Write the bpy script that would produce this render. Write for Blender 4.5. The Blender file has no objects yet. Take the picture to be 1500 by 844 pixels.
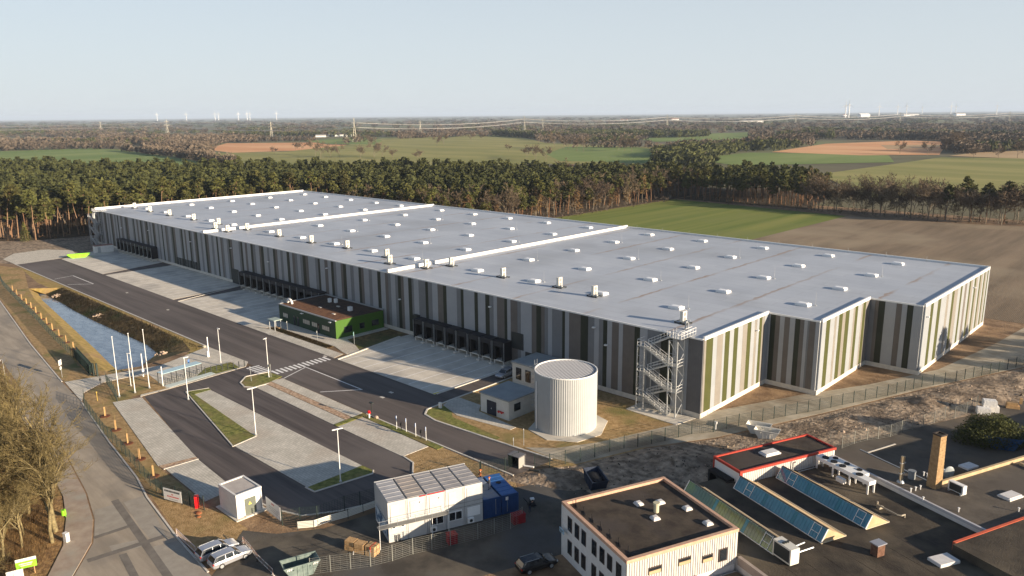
import bpy, bmesh, math, random
import numpy as np
from mathutils import Vector, Matrix, geometry
random.seed(7); rng = np.random.default_rng(7)
S = bpy.context.scene
COL = S.collection
R = math.radians
# ------------------------------------------------------------------ camera
F_PX, YAW, PITCH, ROLL, CAM_H = 1127.0, -0.7617, 0.2218, -0.0091, 50.0
_f = Vector((math.sin(YAW)*math.cos(PITCH), math.cos(YAW)*math.cos(PITCH), -math.sin(PITCH)))
_r0 = Vector((math.cos(YAW), -math.sin(YAW), 0)); _u0 = _r0.cross(_f)
_r = _r0*math.cos(ROLL)+_u0*math.sin(ROLL); _u = _u0*math.cos(ROLL)-_r0*math.sin(ROLL)
cam_d = bpy.data.cameras.new('camera'); cam = bpy.data.objects.new('camera', cam_d); COL.objects.link(cam)
m = Matrix.Identity(4)
for i in range(3): m[i][0], m[i][1], m[i][2] = _r[i], _u[i], -_f[i]
m[2][3] = CAM_H
cam.matrix_world = m
cam_d.sensor_width = 36; cam_d.lens = F_PX/1500*36; cam_d.clip_end = 120000; cam_d.clip_start = .5
S.camera = cam
S.render.resolution_x, S.render.resolution_y = 1024, 576
# ------------------------------------------------------------------ light
SUN_EL, SUN_AZ = 12.5, 12.5          # azimuth from +X towards +Y
w = bpy.data.worlds.new('World'); S.world = w; w.use_nodes = True
nt = w.node_tree; bg = nt.nodes['Background']
sky = nt.nodes.new('ShaderNodeTexSky'); sky.sky_type = 'NISHITA'; sky.sun_disc = False
sky.sun_elevation = R(SUN_EL); sky.sun_rotation = R(90-SUN_AZ)
sky.air_density = 1.0; sky.dust_density = .6; sky.ozone_density = 3.5; sky.altitude = 50
wmx = nt.nodes.new('ShaderNodeMix'); wmx.data_type = 'RGBA'; wmx.inputs[0].default_value = .5       # thin high haze
nt.links.new(sky.outputs[0], wmx.inputs[6]); wmx.inputs[7].default_value = (6.05, 6.55, 6.95, 1)
wtc = nt.nodes.new('ShaderNodeTexCoord'); wsp = nt.nodes.new('ShaderNodeSeparateXYZ'); nt.links.new(wtc.outputs['Generated'], wsp.inputs[0])
wmr = nt.nodes.new('ShaderNodeMapRange'); wmr.interpolation_type = 'SMOOTHSTEP'; wmr.inputs[1].default_value = 0; wmr.inputs[2].default_value = .62; wmr.inputs[3].default_value = .86; wmr.inputs[4].default_value = .05
nt.links.new(wsp.outputs[2], wmr.inputs[0]); nt.links.new(wmr.outputs[0], wmx.inputs[0])
nt.links.new(wmx.outputs[2], bg.inputs[0]); bg.inputs[1].default_value = 0.055
sd = bpy.data.lights.new('sun', 'SUN'); sd.energy = 5.0; sd.angle = R(0.5); sd.color = (1, .82, .61)
so = bpy.data.objects.new('sun', sd); COL.objects.link(so)
sv = Vector((math.cos(R(SUN_AZ))*math.cos(R(SUN_EL)), math.sin(R(SUN_AZ))*math.cos(R(SUN_EL)), math.sin(R(SUN_EL))))
so.rotation_euler = sv.to_track_quat('Z', 'Y').to_euler(); so.location = (60, 0, 120)
S.view_settings.view_transform = 'Standard'; S.view_settings.look = 'None'
S.view_settings.exposure = 1.15; S.view_settings.gamma = 1
S.render.engine = 'CYCLES'
S.cycles.volume_bounces = 0

# ------------------------------------------------------------------ helpers
def P(x, y, z=0.0):
    """ground position (at height z) seen at photograph pixel x, y; returns world x, y"""
    d = _f*F_PX + _r*(x-750) + _u*(422-y)
    t = (z-CAM_H)/d.z
    return (d.x*t, d.y*t)
MATS = {}
def mat(name, c1, c2=None, scale=.4, rough=.8, metal=0., bump=0., bscale=None, detail=5, stretch=None,
        contrast=(.35, .65), rand=0., spec=.3, c3=None, s3=.05, rotz=0., extra=None):
    if name in MATS: return MATS[name]
    M = bpy.data.materials.new(name); M.use_nodes = True; n = M.node_tree.nodes; l = M.node_tree.links
    b = n['Principled BSDF']; b.inputs['Roughness'].default_value = rough; b.inputs['Metallic'].default_value = metal
    b.inputs['Specular IOR Level'].default_value = spec
    b.inputs['Base Color'].default_value = (*c1, 1)
    cur = None
    if c2 or bump or c3:
        g = n.new('ShaderNodeNewGeometry'); mp = n.new('ShaderNodeMapping'); l.new(g.outputs['Position'], mp.inputs[0])
        mp.inputs['Rotation'].default_value = (0, 0, rotz)
        if stretch: mp.inputs['Scale'].default_value = stretch
    if c2:
        t = n.new('ShaderNodeTexNoise'); t.inputs['Scale'].default_value = scale; t.inputs['Detail'].default_value = detail
        t.inputs['Roughness'].default_value = .6
        l.new(mp.outputs[0], t.inputs['Vector'])
        r = n.new('ShaderNodeValToRGB'); r.color_ramp.elements[0].position = contrast[0]; r.color_ramp.elements[1].position = contrast[1]
        r.color_ramp.elements[0].color = (*c1, 1); r.color_ramp.elements[1].color = (*c2, 1)
        l.new(t.outputs['Fac'], r.inputs[0]); cur = r.outputs[0]
    if c3:
        t3 = n.new('ShaderNodeTexNoise'); t3.inputs['Scale'].default_value = s3; t3.inputs['Detail'].default_value = 4
        l.new(g.outputs['Position'], t3.inputs['Vector'])
        r3 = n.new('ShaderNodeValToRGB'); r3.color_ramp.elements[0].position = .5; r3.color_ramp.elements[1].position = .68
        r3.color_ramp.elements[0].color = (0, 0, 0, 1); r3.color_ramp.elements[1].color = (1, 1, 1, 1)
        l.new(t3.outputs['Fac'], r3.inputs[0])
        mx = n.new('ShaderNodeMix'); mx.data_type = 'RGBA'
        l.new(r3.outputs[0], mx.inputs[0]); l.new(cur, mx.inputs[6]); mx.inputs[7].default_value = (*c3, 1); cur = mx.outputs[2]
    if rand:
        oi = n.new('ShaderNodeObjectInfo'); mr = n.new('ShaderNodeMapRange'); l.new(oi.outputs['Random'], mr.inputs[0])
        mr.inputs[3].default_value = 1-rand; mr.inputs[4].default_value = 1+rand
        hs = n.new('ShaderNodeHueSaturation'); l.new(mr.outputs[0], hs.inputs['Value'])
        mr2 = n.new('ShaderNodeMapRange'); l.new(oi.outputs['Random'], mr2.inputs[0]); mr2.inputs[3].default_value = .5-.06*rand; mr2.inputs[4].default_value = .5+.03*rand
        l.new(mr2.outputs[0], hs.inputs['Hue'])
        if cur: l.new(cur, hs.inputs['Color'])
        else: hs.inputs['Color'].default_value = (*c1, 1)
        cur = hs.outputs[0]
    if cur: l.new(cur, b.inputs['Base Color'])
    if bump:
        t2 = n.new('ShaderNodeTexNoise'); t2.inputs['Scale'].default_value = bscale or scale*4; t2.inputs['Detail'].default_value = 6
        l.new(g.outputs['Position'], t2.inputs['Vector'])
        bp = n.new('ShaderNodeBump'); bp.inputs['Strength'].default_value = bump; bp.inputs['Distance'].default_value = .2
        l.new(t2.outputs['Fac'], bp.inputs['Height']); l.new(bp.outputs[0], b.inputs['Normal'])
    if extra: extra(M, n, l, b, cur)
    MATS[name] = M
    return M

class MB:
    def __init__(s): s.v = []; s.f = []; s.m = []; s.cm = 0
    def mi(s, k): s.cm = k; return s
    def add(s, vs, fs):
        o = len(s.v); s.v += [tuple(p) for p in vs]
        for f in fs: s.f.append(tuple(i+o for i in f)); s.m.append(s.cm)
        return s
    def quad(s, *p): return s.add(p, [tuple(range(len(p)))])
    def box(s, x0, y0, z0, x1, y1, z1):
        if x0 > x1: x0, x1 = x1, x0
        if y0 > y1: y0, y1 = y1, y0
        return s.add([(x0,y0,z0),(x1,y0,z0),(x1,y1,z0),(x0,y1,z0),(x0,y0,z1),(x1,y0,z1),(x1,y1,z1),(x0,y1,z1)],
                     [(0,3,2,1),(4,5,6,7),(0,1,5,4),(1,2,6,5),(2,3,7,6),(3,0,4,7)])
    def prism(s, poly, z0, z1):
        n = len(poly)
        a = sum(poly[i][0]*poly[(i+1)%n][1]-poly[(i+1)%n][0]*poly[i][1] for i in range(n))
        if a < 0: poly = poly[::-1]
        vs = [(x,y,z0) for x,y in poly]+[(x,y,z1) for x,y in poly]
        fs = [tuple(range(n-1,-1,-1)), tuple(range(n, 2*n))]+[(i,(i+1)%n,n+(i+1)%n,n+i) for i in range(n)]
        return s.add(vs, fs)
    def xprism(s, prof, x0, x1):
        """profile of (y, z) points extruded along x"""
        n = len(prof)
        vs = [(x0,y,z) for y,z in prof]+[(x1,y,z) for y,z in prof]
        fs = [tuple(range(n)), tuple(range(2*n-1, n-1, -1))]+[(i,n+i,n+(i+1)%n,(i+1)%n) for i in range(n)]
        return s.add(vs, fs)
    def tube(s, a, b, r0, r1=None, n=6, cap=True):
        a, b = Vector(a), Vector(b); r1 = r0 if r1 is None else r1
        d = (b-a); L = d.length
        if L < 1e-6: return s
        d /= L; t = Vector((0,0,1)) if abs(d.z) < .9 else Vector((1,0,0)); e = d.cross(t).normalized(); g = d.cross(e)
        vs = []
        for c, r in ((a,r0),(b,r1)):
            for k in range(n):
                q = 2*math.pi*k/n; vs.append(c+e*(r*math.cos(q))+g*(r*math.sin(q)))
        fs = [(k,(k+1)%n,n+(k+1)%n,n+k) for k in range(n)]
        if cap: fs += [tuple(range(n-1,-1,-1)), tuple(range(n,2*n))]
        return s.add(vs, fs)
    def bar(s, a, b, wd, ht):
        """rectangular bar between two points"""
        a, b = Vector(a), Vector(b); d = (b-a).normalized(); t = Vector((0,0,1)) if abs(d.z) < .95 else Vector((1,0,0))
        e = d.cross(t).normalized()*wd/2; g = e.cross(d).normalized()*ht/2
        return s.add([a-e-g,a+e-g,a+e+g,a-e+g,b-e-g,b+e-g,b+e+g,b-e+g],
                     [(0,3,2,1),(4,5,6,7),(0,1,5,4),(1,2,6,5),(2,3,7,6),(3,0,4,7)])
    def path(s, pts, r, n=5):
        for a, b in zip(pts[:-1], pts[1:]): s.tube(a, b, r, r, n)
        return s
    def ell(s, c, rx, ry, rz, nu=10, nv=6):
        vs = [(c[0],c[1],c[2]+rz)]; fs = []
        for j in range(1, nv):
            t = math.pi*j/nv
            for i in range(nu):
                p = 2*math.pi*i/nu; vs.append((c[0]+rx*math.sin(t)*math.cos(p), c[1]+ry*math.sin(t)*math.sin(p), c[2]+rz*math.cos(t)))
        vs.append((c[0],c[1],c[2]-rz)); L = len(vs)-1
        for i in range(nu):
            fs.append((0,1+i,1+(i+1)%nu)); fs.append((L, L-nu+(i+1)%nu, L-nu+i))
            for j in range(nv-2): a = 1+j*nu; fs.append((a+i,a+nu+i,a+nu+(i+1)%nu,a+(i+1)%nu))
        return s.add(vs, fs)
    def mesh(s, name, mats=None, smooth=False):
        me = bpy.data.meshes.new(name); me.from_pydata(s.v, [], s.f)
        if mats:
            mats = mats if isinstance(mats, (list, tuple)) else [mats]
            for q in mats: me.materials.append(q)
            if len(mats) > 1: me.polygons.foreach_set('material_index', s.m)
        if smooth: me.polygons.foreach_set('use_smooth', [True]*len(me.polygons))
        me.update(); return me
def link(name, data, parent=None, loc=None, rotz=None, scale=None):
    o = bpy.data.objects.new(name, data); COL.objects.link(o)
    if parent: o.parent = parent
    if loc is not None: o.location = loc
    if rotz: o.rotation_euler = (0, 0, rotz)
    if scale is not None: o.scale = scale
    return o
def tag(o, label=None, cat=None, group=None, kind=None):
    if label: o['label'] = label
    if cat: o['category'] = cat
    if group: o['group'] = group
    if kind: o['kind'] = kind
    return o
def thing(name, label, cat, loc=(0,0,0), rotz=0, group=None):
    o = bpy.data.objects.new(name, None); COL.objects.link(o); o.location = loc; o.rotation_euler = (0,0,rotz)
    o.empty_display_size = .2
    return tag(o, label, cat, group)
def part(name, mb, mats, parent, world=False, smooth=False, label=None, kind=None, loc=None, rotz=None):
    o = link(name, mb.mesh(name, mats, smooth) if isinstance(mb, MB) else mb, parent, loc, rotz)
    if world: o.matrix_parent_inverse = Matrix.Translation(-Vector(parent.location))
    if label: o['label'] = label
    if kind: o['kind'] = kind
    return o
def solo(name, mb, mats, label, cat, group=None, loc=None, rotz=None, smooth=False):
    return tag(link(name, mb.mesh(name, mats, smooth) if isinstance(mb, MB) else mb, None, loc, rotz), label, cat, group)
def struct(name, mb, mats, smooth=False):
    return tag(link(name, mb.mesh(name, mats, smooth)), kind='structure')
KIDS = {}
def dup(root, loc, rotz=0., label=None, group=None, scale=None):
    kids = [c for c in root.children]
    r = root.copy(); COL.objects.link(r); r.location = loc; r.rotation_euler = (0, 0, rotz)
    if scale: r.scale = (scale,)*3
    if label: r['label'] = label
    if group: r['group'] = group
    for c in kids:
        q = c.copy(); COL.objects.link(q); q.parent = r
        for g in c.children:
            h = g.copy(); COL.objects.link(h); h.parent = q
    return r
def ordn(k):
    u_ = ['first','second','third','fourth','fifth','sixth','seventh','eighth','ninth']; tens = ['','','twenty','thirty','forty','fifty','sixty','seventy']
    if k < 19: return ORD[k]
    n_ = k+1; return (['','','twentieth','thirtieth','fortieth','fiftieth','sixtieth','seventieth'][n_//10]) if n_ % 10 == 0 else tens[n_//10]+'-'+u_[n_%10-1]
ORD = ['first','second','third','fourth','fifth','sixth','seventh','eighth','ninth','tenth','eleventh','twelfth','thirteenth','fourteenth','fifteenth',
       'sixteenth','seventeenth','eighteenth','nineteenth','twentieth']

# ------------------------------------------------------------------ materials
SOIL = mat('soil', (.17,.105,.06), (.33,.22,.125), .35, .95, bump=.5, bscale=2.5, c3=(.13,.085,.05), s3=.06)
DRY = mat('dry_grass', (.26,.17,.07), (.46,.31,.15), 1.2, .95, bump=.6, bscale=5, c3=(.17,.16,.05), s3=.15)
GRASS = mat('mown_grass', (.10,.12,.025), (.26,.25,.07), 1.3, .95, bump=.4, bscale=6, c3=(.22,.17,.07), s3=.2)
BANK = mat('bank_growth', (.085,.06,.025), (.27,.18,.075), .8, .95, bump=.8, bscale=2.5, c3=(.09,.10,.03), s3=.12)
YGRASS = mat('yellow_grass', (.25,.19,.05), (.42,.29,.11), .7, .95, bump=.4, bscale=4, c3=(.30,.20,.10), s3=.15)  # yellow-green grass around the pond
ASPH = mat('new_asphalt', (.075,.062,.055), (.14,.117,.105), .16, .75, stretch=(.12,3,1), bump=.08, bscale=8, c3=(.145,.125,.115), s3=.03, spec=.4)
ASPH2 = mat('lane_asphalt', (.065,.055,.052), (.125,.105,.098), .25, .75, stretch=(.12,3.5,1), rotz=.05, bump=.08, bscale=8, c3=(.135,.118,.11), s3=.05)
OLDA = mat('old_asphalt', (.28,.24,.19), (.42,.36,.285), .25, .9, stretch=(.3,2,1), rotz=.12, bump=.1, bscale=8, c3=(.22,.20,.175), s3=.09)
TAR = mat('tar_patch', (.15,.135,.12), (.21,.19,.165), .8, .9)
LCON = mat('road_patch', (.30,.27,.23), (.36,.33,.28), .8, .9)
YARD = mat('worn_yard', (.06,.053,.045), (.15,.13,.10), .2, .95, bump=.15, bscale=4, c3=(.085,.085,.085), s3=.1)
CONC = mat('pale_concrete', (.55,.51,.435), (.69,.64,.55), .3, .85, c3=(.44,.41,.36), s3=.12)
BROWNL = mat('dead_leaf_crown', (.085,.05,.022), (.19,.12,.05), .5, .95, rand=.3)
CONC2 = mat('concrete_kerb', (.55,.52,.46), (.66,.62,.55), 1.2, .9)
def paver_extra(M, n, l, b, cur):
    g = n.new('ShaderNodeNewGeometry'); br = n.new('ShaderNodeTexBrick'); l.new(g.outputs['Position'], br.inputs[0])
    br.inputs['Scale'].default_value = 1.0; br.inputs['Brick Width'].default_value = .8; br.inputs['Row Height'].default_value = .4
    br.inputs['Mortar Size'].default_value = .03; br.inputs['Color1'].default_value = (1,1,1,1); br.inputs['Color2'].default_value = (.86,.86,.86,1); br.inputs['Mortar'].default_value = (.62,.62,.6,1)
    mx = n.new('ShaderNodeMix'); mx.data_type = 'RGBA'; mx.blend_type = 'MULTIPLY'; mx.inputs[0].default_value = 1
    l.new(cur, mx.inputs[6]); l.new(br.outputs[0], mx.inputs[7]); l.new(mx.outputs[2], b.inputs['Base Color'])
PAVE = mat('grey_pavers', (.53,.50,.43), (.67,.63,.55), .35, .9, c3=(.55,.49,.41), s3=.12, extra=paver_extra)
PAVEL = mat('light_pavers', (.56,.52,.44), (.68,.63,.54), .5, .9, extra=paver_extra)
BRICKS = mat('gravel_strip', (.30,.18,.11), (.60,.45,.32), 2.2, .95, bump=.6, bscale=8)
PAINT = mat('road_paint', (.90,.89,.86), (.76,.75,.73), 2., .7)
YPAINT = mat('yellow_paint', (.75,.62,.10), rough=.7)
WATER = mat('pond_water', (.07,.11,.17), (.20,.26,.33), .35, .12, bump=.1, bscale=1.8, spec=1.0, stretch=(1,2.5,1))
ROCK = mat('rubble', (.30,.22,.16), (.55,.43,.33), 2, .9)
FARG = mat('countryside', (.085,.075,.045), (.15,.135,.07), .006, 1, c3=(.15,.18,.06), s3=.003)
GREENF = mat('green_field', (.10,.15,.018), (.22,.23,.05), .06, .95, stretch=(2,.06,1), bump=.15, bscale=1.5, c3=(.17,.19,.05), s3=.012)
GREENF2 = mat('far_green_field', (.12,.19,.035), (.21,.26,.07), .012, .95, stretch=(1,.3,1))
GREENF3 = mat('meadow', (.20,.205,.05), (.31,.28,.09), .014, .95, stretch=(.3,1.5,1))
ORANGEF = mat('orange_stubble', (.58,.26,.11), (.70,.40,.20), .012, .95, stretch=(.3,1,1))
TANF = mat('tan_stubble', (.40,.27,.14), (.50,.36,.2), .012, .95)
def furrows(M, n, l, b, cur):
    g = n.new('ShaderNodeNewGeometry'); wv = n.new('ShaderNodeTexWave'); wv.bands_direction = 'X'; l.new(g.outputs['Position'], wv.inputs[0])
    wv.inputs['Scale'].default_value = .8; wv.inputs['Distortion'].default_value = 2.5; wv.inputs['Detail'].default_value = 3; wv.inputs['Detail Scale'].default_value = .6
    mx = n.new('ShaderNodeMix'); mx.data_type = 'RGBA'; l.new(wv.outputs[1], mx.inputs[0]); l.new(cur, mx.inputs[6])
    mx.inputs[7].default_value = (.43,.36,.25,1); mr = n.new('ShaderNodeMath'); mr.operation = 'MULTIPLY'; mr.inputs[1].default_value = .3
    l.new(wv.outputs[1], mr.inputs[0]); l.new(mr.outputs[0], mx.inputs[0]); l.new(mx.outputs[2], b.inputs['Base Color'])
PLOUGH = mat('ploughed_soil', (.115,.08,.05), (.23,.165,.105), .05, .95, stretch=(3,.3,1), bump=.5, bscale=1.2, c3=(.30,.24,.16), s3=.02, extra=furrows)
DIRT = mat('site_dirt', (.12,.088,.06), (.46,.36,.26), .8, .95, bump=1., bscale=2., c3=(.14,.105,.075), s3=.15)
WHITE = mat('white_paint', (.74,.73,.70), (.66,.65,.62), 1.5, .5)
WHITEM = mat('white_metal', (.78,.78,.76), rough=.4)
GREYM = mat('galvanised', (.42,.44,.45), rough=.45, metal=.5)
DARKM = mat('dark_metal', (.03,.035,.035), rough=.5)
BLACK = mat('black_rubber', (.012,.012,.014), rough=.7)
GLASS = mat('dark_glass', (.015,.02,.025), rough=.06, spec=.8)
LGLASS = mat('blind_glass', (.42,.40,.34), (.55,.52,.44), 3, .2, spec=.7)
FENCEG = mat('fence_green', (.02,.035,.03), rough=.6)
FENCEZ = mat('fence_zinc', (.26,.265,.24), rough=.5, metal=.3)
RED = mat('red_paint', (.55,.02,.02), rough=.5)
CORAL = mat('coral_fascia', (.62,.13,.06), (.52,.10,.05), 1, .6)
BLUE = mat('blue_container', (.012,.045,.14), (.016,.06,.18), 1.2, .5)
BLUES = mat('sign_blue', (.02,.18,.55), rough=.5)
WOOD = mat('raw_timber', (.42,.26,.12), (.55,.36,.18), 3, .8)
MULCH = mat('bark_mulch', (.10,.035,.018), (.16,.06,.03), 5, .95)
LIME = mat('lime_green', (.22,.55,.02), (.26,.62,.04), 1, .6)
OFFG = mat('facade_green', (.05,.125,.012), rough=.5)
OFFD = mat('facade_dark_green', (.015,.045,.022), (.02,.055,.028), .8, .5)
BROOF = mat('bitumen_roof', (.036,.028,.022), (.08,.063,.046), .5, .9, bump=.2, bscale=6, c3=(.06,.05,.045), s3=.15)
BROOF2 = mat('old_bitumen', (.034,.028,.022), (.082,.067,.048), .35, .9, bump=.25, bscale=5, c3=(.14,.115,.08), s3=.12)
GROOF = mat('grey_bitumen', (.08,.068,.055), (.13,.112,.09), .35, .9, bump=.15, bscale=5, c3=(.10,.085,.07), s3=.12)
SEDUM = mat('brown_sedum', (.10,.045,.025), (.20,.10,.05), 1.5, .95, bump=.4, bscale=5)
TAN = mat('tan_fibre', (.42,.31,.18), (.50,.38,.23), 1, .85)
SHED = mat('hut_concrete', (.55,.54,.49), (.63,.62,.57), .8, .85)
BARK = mat('bark', (.12,.095,.05), (.27,.22,.11), 3, .95)
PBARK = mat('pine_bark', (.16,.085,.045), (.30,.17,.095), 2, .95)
TWIG = mat('twigs', (.08,.062,.028), (.23,.18,.075), 1.2, .95)
TWIGB = mat('brown_twigs', (.085,.062,.042), (.16,.12,.08), .1, .95, rand=.25)
TWIGF = mat('far_twigs', (.075,.057,.042), (.14,.11,.08), .02, .95)
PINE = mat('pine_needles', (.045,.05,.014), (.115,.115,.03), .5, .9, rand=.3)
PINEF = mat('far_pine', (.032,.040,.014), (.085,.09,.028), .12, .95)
SHOOT = mat('dry_shoots', (.17,.11,.05), (.38,.25,.12), 1.5, .95)
LITTER = mat('leaf_litter', (.15,.085,.04), (.42,.26,.11), 1.2, .95, bump=.6, bscale=4, c3=(.42,.26,.10), s3=.12)
# ------------------------------------------------------------------ ground
WZ = -1.7
Wl = [P(x, y, WZ) for x, y in [(55,429),(62,440),(85,461),(110,484),(140,512),(160,532),(172,543)]]
Wr = [P(x, y, WZ) for x, y in [(66,431),(85,441),(112,457),(142,472),(180,489),(215,505),(231,518)]]
Rl = [P(x, y) for x, y in [(42,423),(50,438),(72,460),(97,486),(126,514),(142,533),(154,545)]]
RM = P(205,537)
Rr = [(-256,70.6),(-238,71),(-217,71),(-204,71),(-186,71),(-172,70.6),P(279,513)]
Wf = [P(172,543,WZ), P(205,539,WZ), P(231,518,WZ)]
rim = Rl + [RM] + Rr[::-1]
PAVE_EDGE = [P(95,560), P(165,548), P(235,535.5), P(272,521), P(304,508)]
def pip(p, poly):
    c = False
    for i in range(len(poly)):
        a, b = poly[i], poly[i-1]
        if (a[1] > p[1]) != (b[1] > p[1]) and p[0] < (b[0]-a[0])*(p[1]-a[1])/(b[1]-a[1])+a[0]: c = not c
    return c
def cdt(outer, hole, z, name, m):
    vs = [Vector(p) for p in outer]+[Vector(p) for p in hole]; no = len(outer); nh = len(hole)
    e = [(i,(i+1)%no) for i in range(no)]+[(no+i, no+(i+1)%nh) for i in range(nh)]
    r = geometry.delaunay_2d_cdt(vs, e, [], 0, 1e-4)
    def inside(p):
        c = False
        for i in range(nh):
            a, b = hole[i], hole[i-1]
            if (a[1] > p[1]) != (b[1] > p[1]) and p[0] < (b[0]-a[0])*(p[1]-a[1])/(b[1]-a[1])+a[0]: c = not c
        return c
    mb = MB(); fs = []
    for f in r[2]:
        c = sum((r[0][i] for i in f), Vector((0,0)))/len(f)
        if not inside(c): fs.append(tuple(f))
    mb.add([(v.x, v.y, z) for v in r[0]], fs)
    return struct(name, mb, m)
LOC = [(-420,-60),(140,-60),(140,420),(-420,420)]
cdt(LOC, rim, 0, 'ground', SOIL)
def sheet(name, poly, m, z):
    poly = [tuple(p) for p in poly]; e = [(i,(i+1)%len(poly)) for i in range(len(poly))]
    r = geometry.delaunay_2d_cdt([Vector(p) for p in poly], e, [], 0, 1e-4); fs = []
    for f in r[2]:
        c = sum((r[0][i] for i in f), Vector((0,0)))/len(f)
        if pip(c, poly): fs.append(tuple(f))
    return struct(name, MB().add([(v.x,v.y,z) for v in r[0]], fs), m)
cdt([(-42000,-42000),(42000,-42000),(42000,42000),(-42000,42000)], LOC, 0, 'countryside_ground', FARG)
mb = MB()
for i in range(6):
    mb.mi(0).quad((*Rl[i],0),(*Rl[i+1],0),(*Wl[i+1],WZ),(*Wl[i],WZ))
    mb.mi(1).quad((*Wr[i],WZ),(*Wr[i+1],WZ),(*Rr[i+1],0),(*Rr[i],0))
mb.mi(0).quad((*Rl[6],0),(*RM,0),(*Wf[1],WZ),(*Wl[6],WZ))
mb.mi(1).quad((*RM,0),(*Rr[6],0),(*Wr[6],WZ),(*Wf[1],WZ))
mb.mi(0).quad((*Rl[0],0),(*Wl[0],WZ),(*Wr[0],WZ),(*Rr[0],0))
bot = Wl+[Wf[1]]+Wr[::-1]
mb.mi(0).quad(*[(x,y,WZ-.5) for x,y in bot])
for i in range(len(bot)):
    a, b = bot[i-1], bot[i]; mb.quad((*a,WZ),(*b,WZ),(*b,WZ-.5),(*a,WZ-.5))
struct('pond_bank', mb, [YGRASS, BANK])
struct('pond_water', MB().quad(*[(x,y,WZ-.02) for x,y in bot]), WATER)
def slab(name, poly, m, h=.1, z=0): return struct(name, MB().prism(poly, z-.05, z+h), m)
def kerb(name, pts, m=CONC2, wd=.22, h=.14):
    mb = MB()
    for a, b in zip(pts[:-1], pts[1:]): mb.bar((*a,h/2-.03),(*b,h/2-.03), wd, h)
    return struct(name, mb, m)
# local sheets
sheet('verge', [(-330,62),(-249.2,53.4),(-195,46.4),(-161.3,42.6),PAVE_EDGE[1],(RM[0]+.02,RM[1]-.02)]+Rl[::-1]+[(-300,72)], DRY, .004)
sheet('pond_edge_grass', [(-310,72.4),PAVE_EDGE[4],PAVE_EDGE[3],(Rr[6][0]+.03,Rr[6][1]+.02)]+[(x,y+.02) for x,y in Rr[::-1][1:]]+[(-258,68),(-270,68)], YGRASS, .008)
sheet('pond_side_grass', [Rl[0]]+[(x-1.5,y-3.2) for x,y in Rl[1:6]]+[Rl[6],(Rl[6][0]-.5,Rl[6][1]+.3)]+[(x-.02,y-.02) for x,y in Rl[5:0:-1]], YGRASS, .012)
sheet('grass', [(-99,78.6),(-61.5,78.6),(-60.5,108.5),(-98,108.5)], DRY, .004)
sheet('green_verge', [(-97.8,80.9),(-96.5,79.4),(-91,78.8),(-80,79.9),(-80,81),(-92,81.6),(-95,84),(-96.8,84.5)], GRASS, .012)
sheet('grass_corner', [(-85.7,65.8),(-85.7,72.3),(-69,72.3),(-66,70),(-76.5,54),(-78,60.2),(-80.2,63.6)], DRY, .0055)
sheet('facade_bed', [(-61.5,108.9),(-61.5,104),(-50,120),(-40,145),(-32,170),(-30,207),(-38,210),(-44,206),(-62,132)], SOIL, .0075)
sheet('sapling_verge', [(-147,41.5),(-142.4,46.3),(-142.6,44.9),(-110,39.6),(-94.6,39.4),(-84,40),(-77,33),(-88.6,33.3),(-108.6,36.3),(-124.6,38.2)], DRY, .004)
sheet('entrance_verge', [(-146.8,41.4),(-151,43),(-154.5,47),(-154.6,52.6),(-141.7,48),(-141.9,44.8)], DRY, .03)
sheet('west_soil', [(-420,60),(-330,64),(-311,72),(-312,110),(-340,118),(-420,110)], DIRT, .005)
slab('turning_area', [(-326,72.2),(-309.9,72.3),(-311.5,86.4),(-318,94),(-328,96),(-338,89),(-336.5,78.2)], PAVEL, .02)
# asphalt
sheet('public_road', [(-420,76),(-330,64),(-249.2,52.9),(-195,45.9),(-161.5,42.3),(-146.6,41.1),(-124.6,38),(-108.6,36.1),(-101.5,34.7),(-88.6,33.1),(-77.5,32.2),
      (-58,31.5),(-40,28),(-40,-40),(-70,-40),(-76,5),(-82,15),(-89,21.8),(-94.8,25.7),(-100.6,27.8),(-108.8,29.6),(-122.8,31.6),(-133,33),(-161,35.6),(-195,39),(-249,46),(-330,57),(-420,68)], OLDA, .016)
slab('footpath', [(-161,35.4),(-133,32.8),(-122.8,31.4),(-108.8,29.4),(-100.6,27.6),(-94.8,25.5),(-89,21.6),(-82,14.8),(-76,4.8),(-70,-40),(-73,-40),(-78.5,4),(-84.5,13.5),(-90.8,19.6),(-96.5,22.9),(-103.3,25.3),(-110,27),(-122,28.6),(-134,30.2),(-161,33)],
     mat('old_slabs', (.31,.24,.19), (.42,.35,.28), .5, .9, c3=(.36,.34,.29), s3=.2), .1)
kerb('road_kerb', [(-330,64),(-249.2,52.95),(-195,45.95),(-161.8,42.4)], h=.12)
kerb('road_kerb', [(-146.6,41.1),(-124.6,38),(-108.6,36.1),(-101.5,34.7),(-88.6,33.1),(-78.5,32.3)], h=.12)
def strip(a, b, w_): a, b = Vector(P(*a)), Vector(P(*b)); d = (b-a).normalized(); n_ = Vector((-d.y,d.x))*w_/2; return [tuple(a-n_),tuple(b-n_),tuple(b+n_),tuple(a+n_)]
sheet('road_patch', [P(x,y) for x,y in [(139,747),(171,738),(197,771),(139,789)]], LCON, .0185); sheet('road_patch', [P(x,y) for x,y in [(181,736),(211,726),(244,785),(222,792),(205,772)]], LCON, .0185)
sheet('road_patch', [P(x,y) for x,y in [(160,800),(206,790),(216,799),(166,812)]], LCON, .0185); sheet('road_patch', [P(x,y) for x,y in [(224,801),(262,792),(315,850),(262,870)]], LCON, .0185)
for k_, (a, b, w_) in enumerate((((128,822),(240,786),.9),((168,733),(250,850),.9),((138,788),(193,770),.7),((180,812),(200,850),.8))): sheet('tar_patch', strip(a, b, w_), TAR, .0225+k_*.004)
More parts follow.
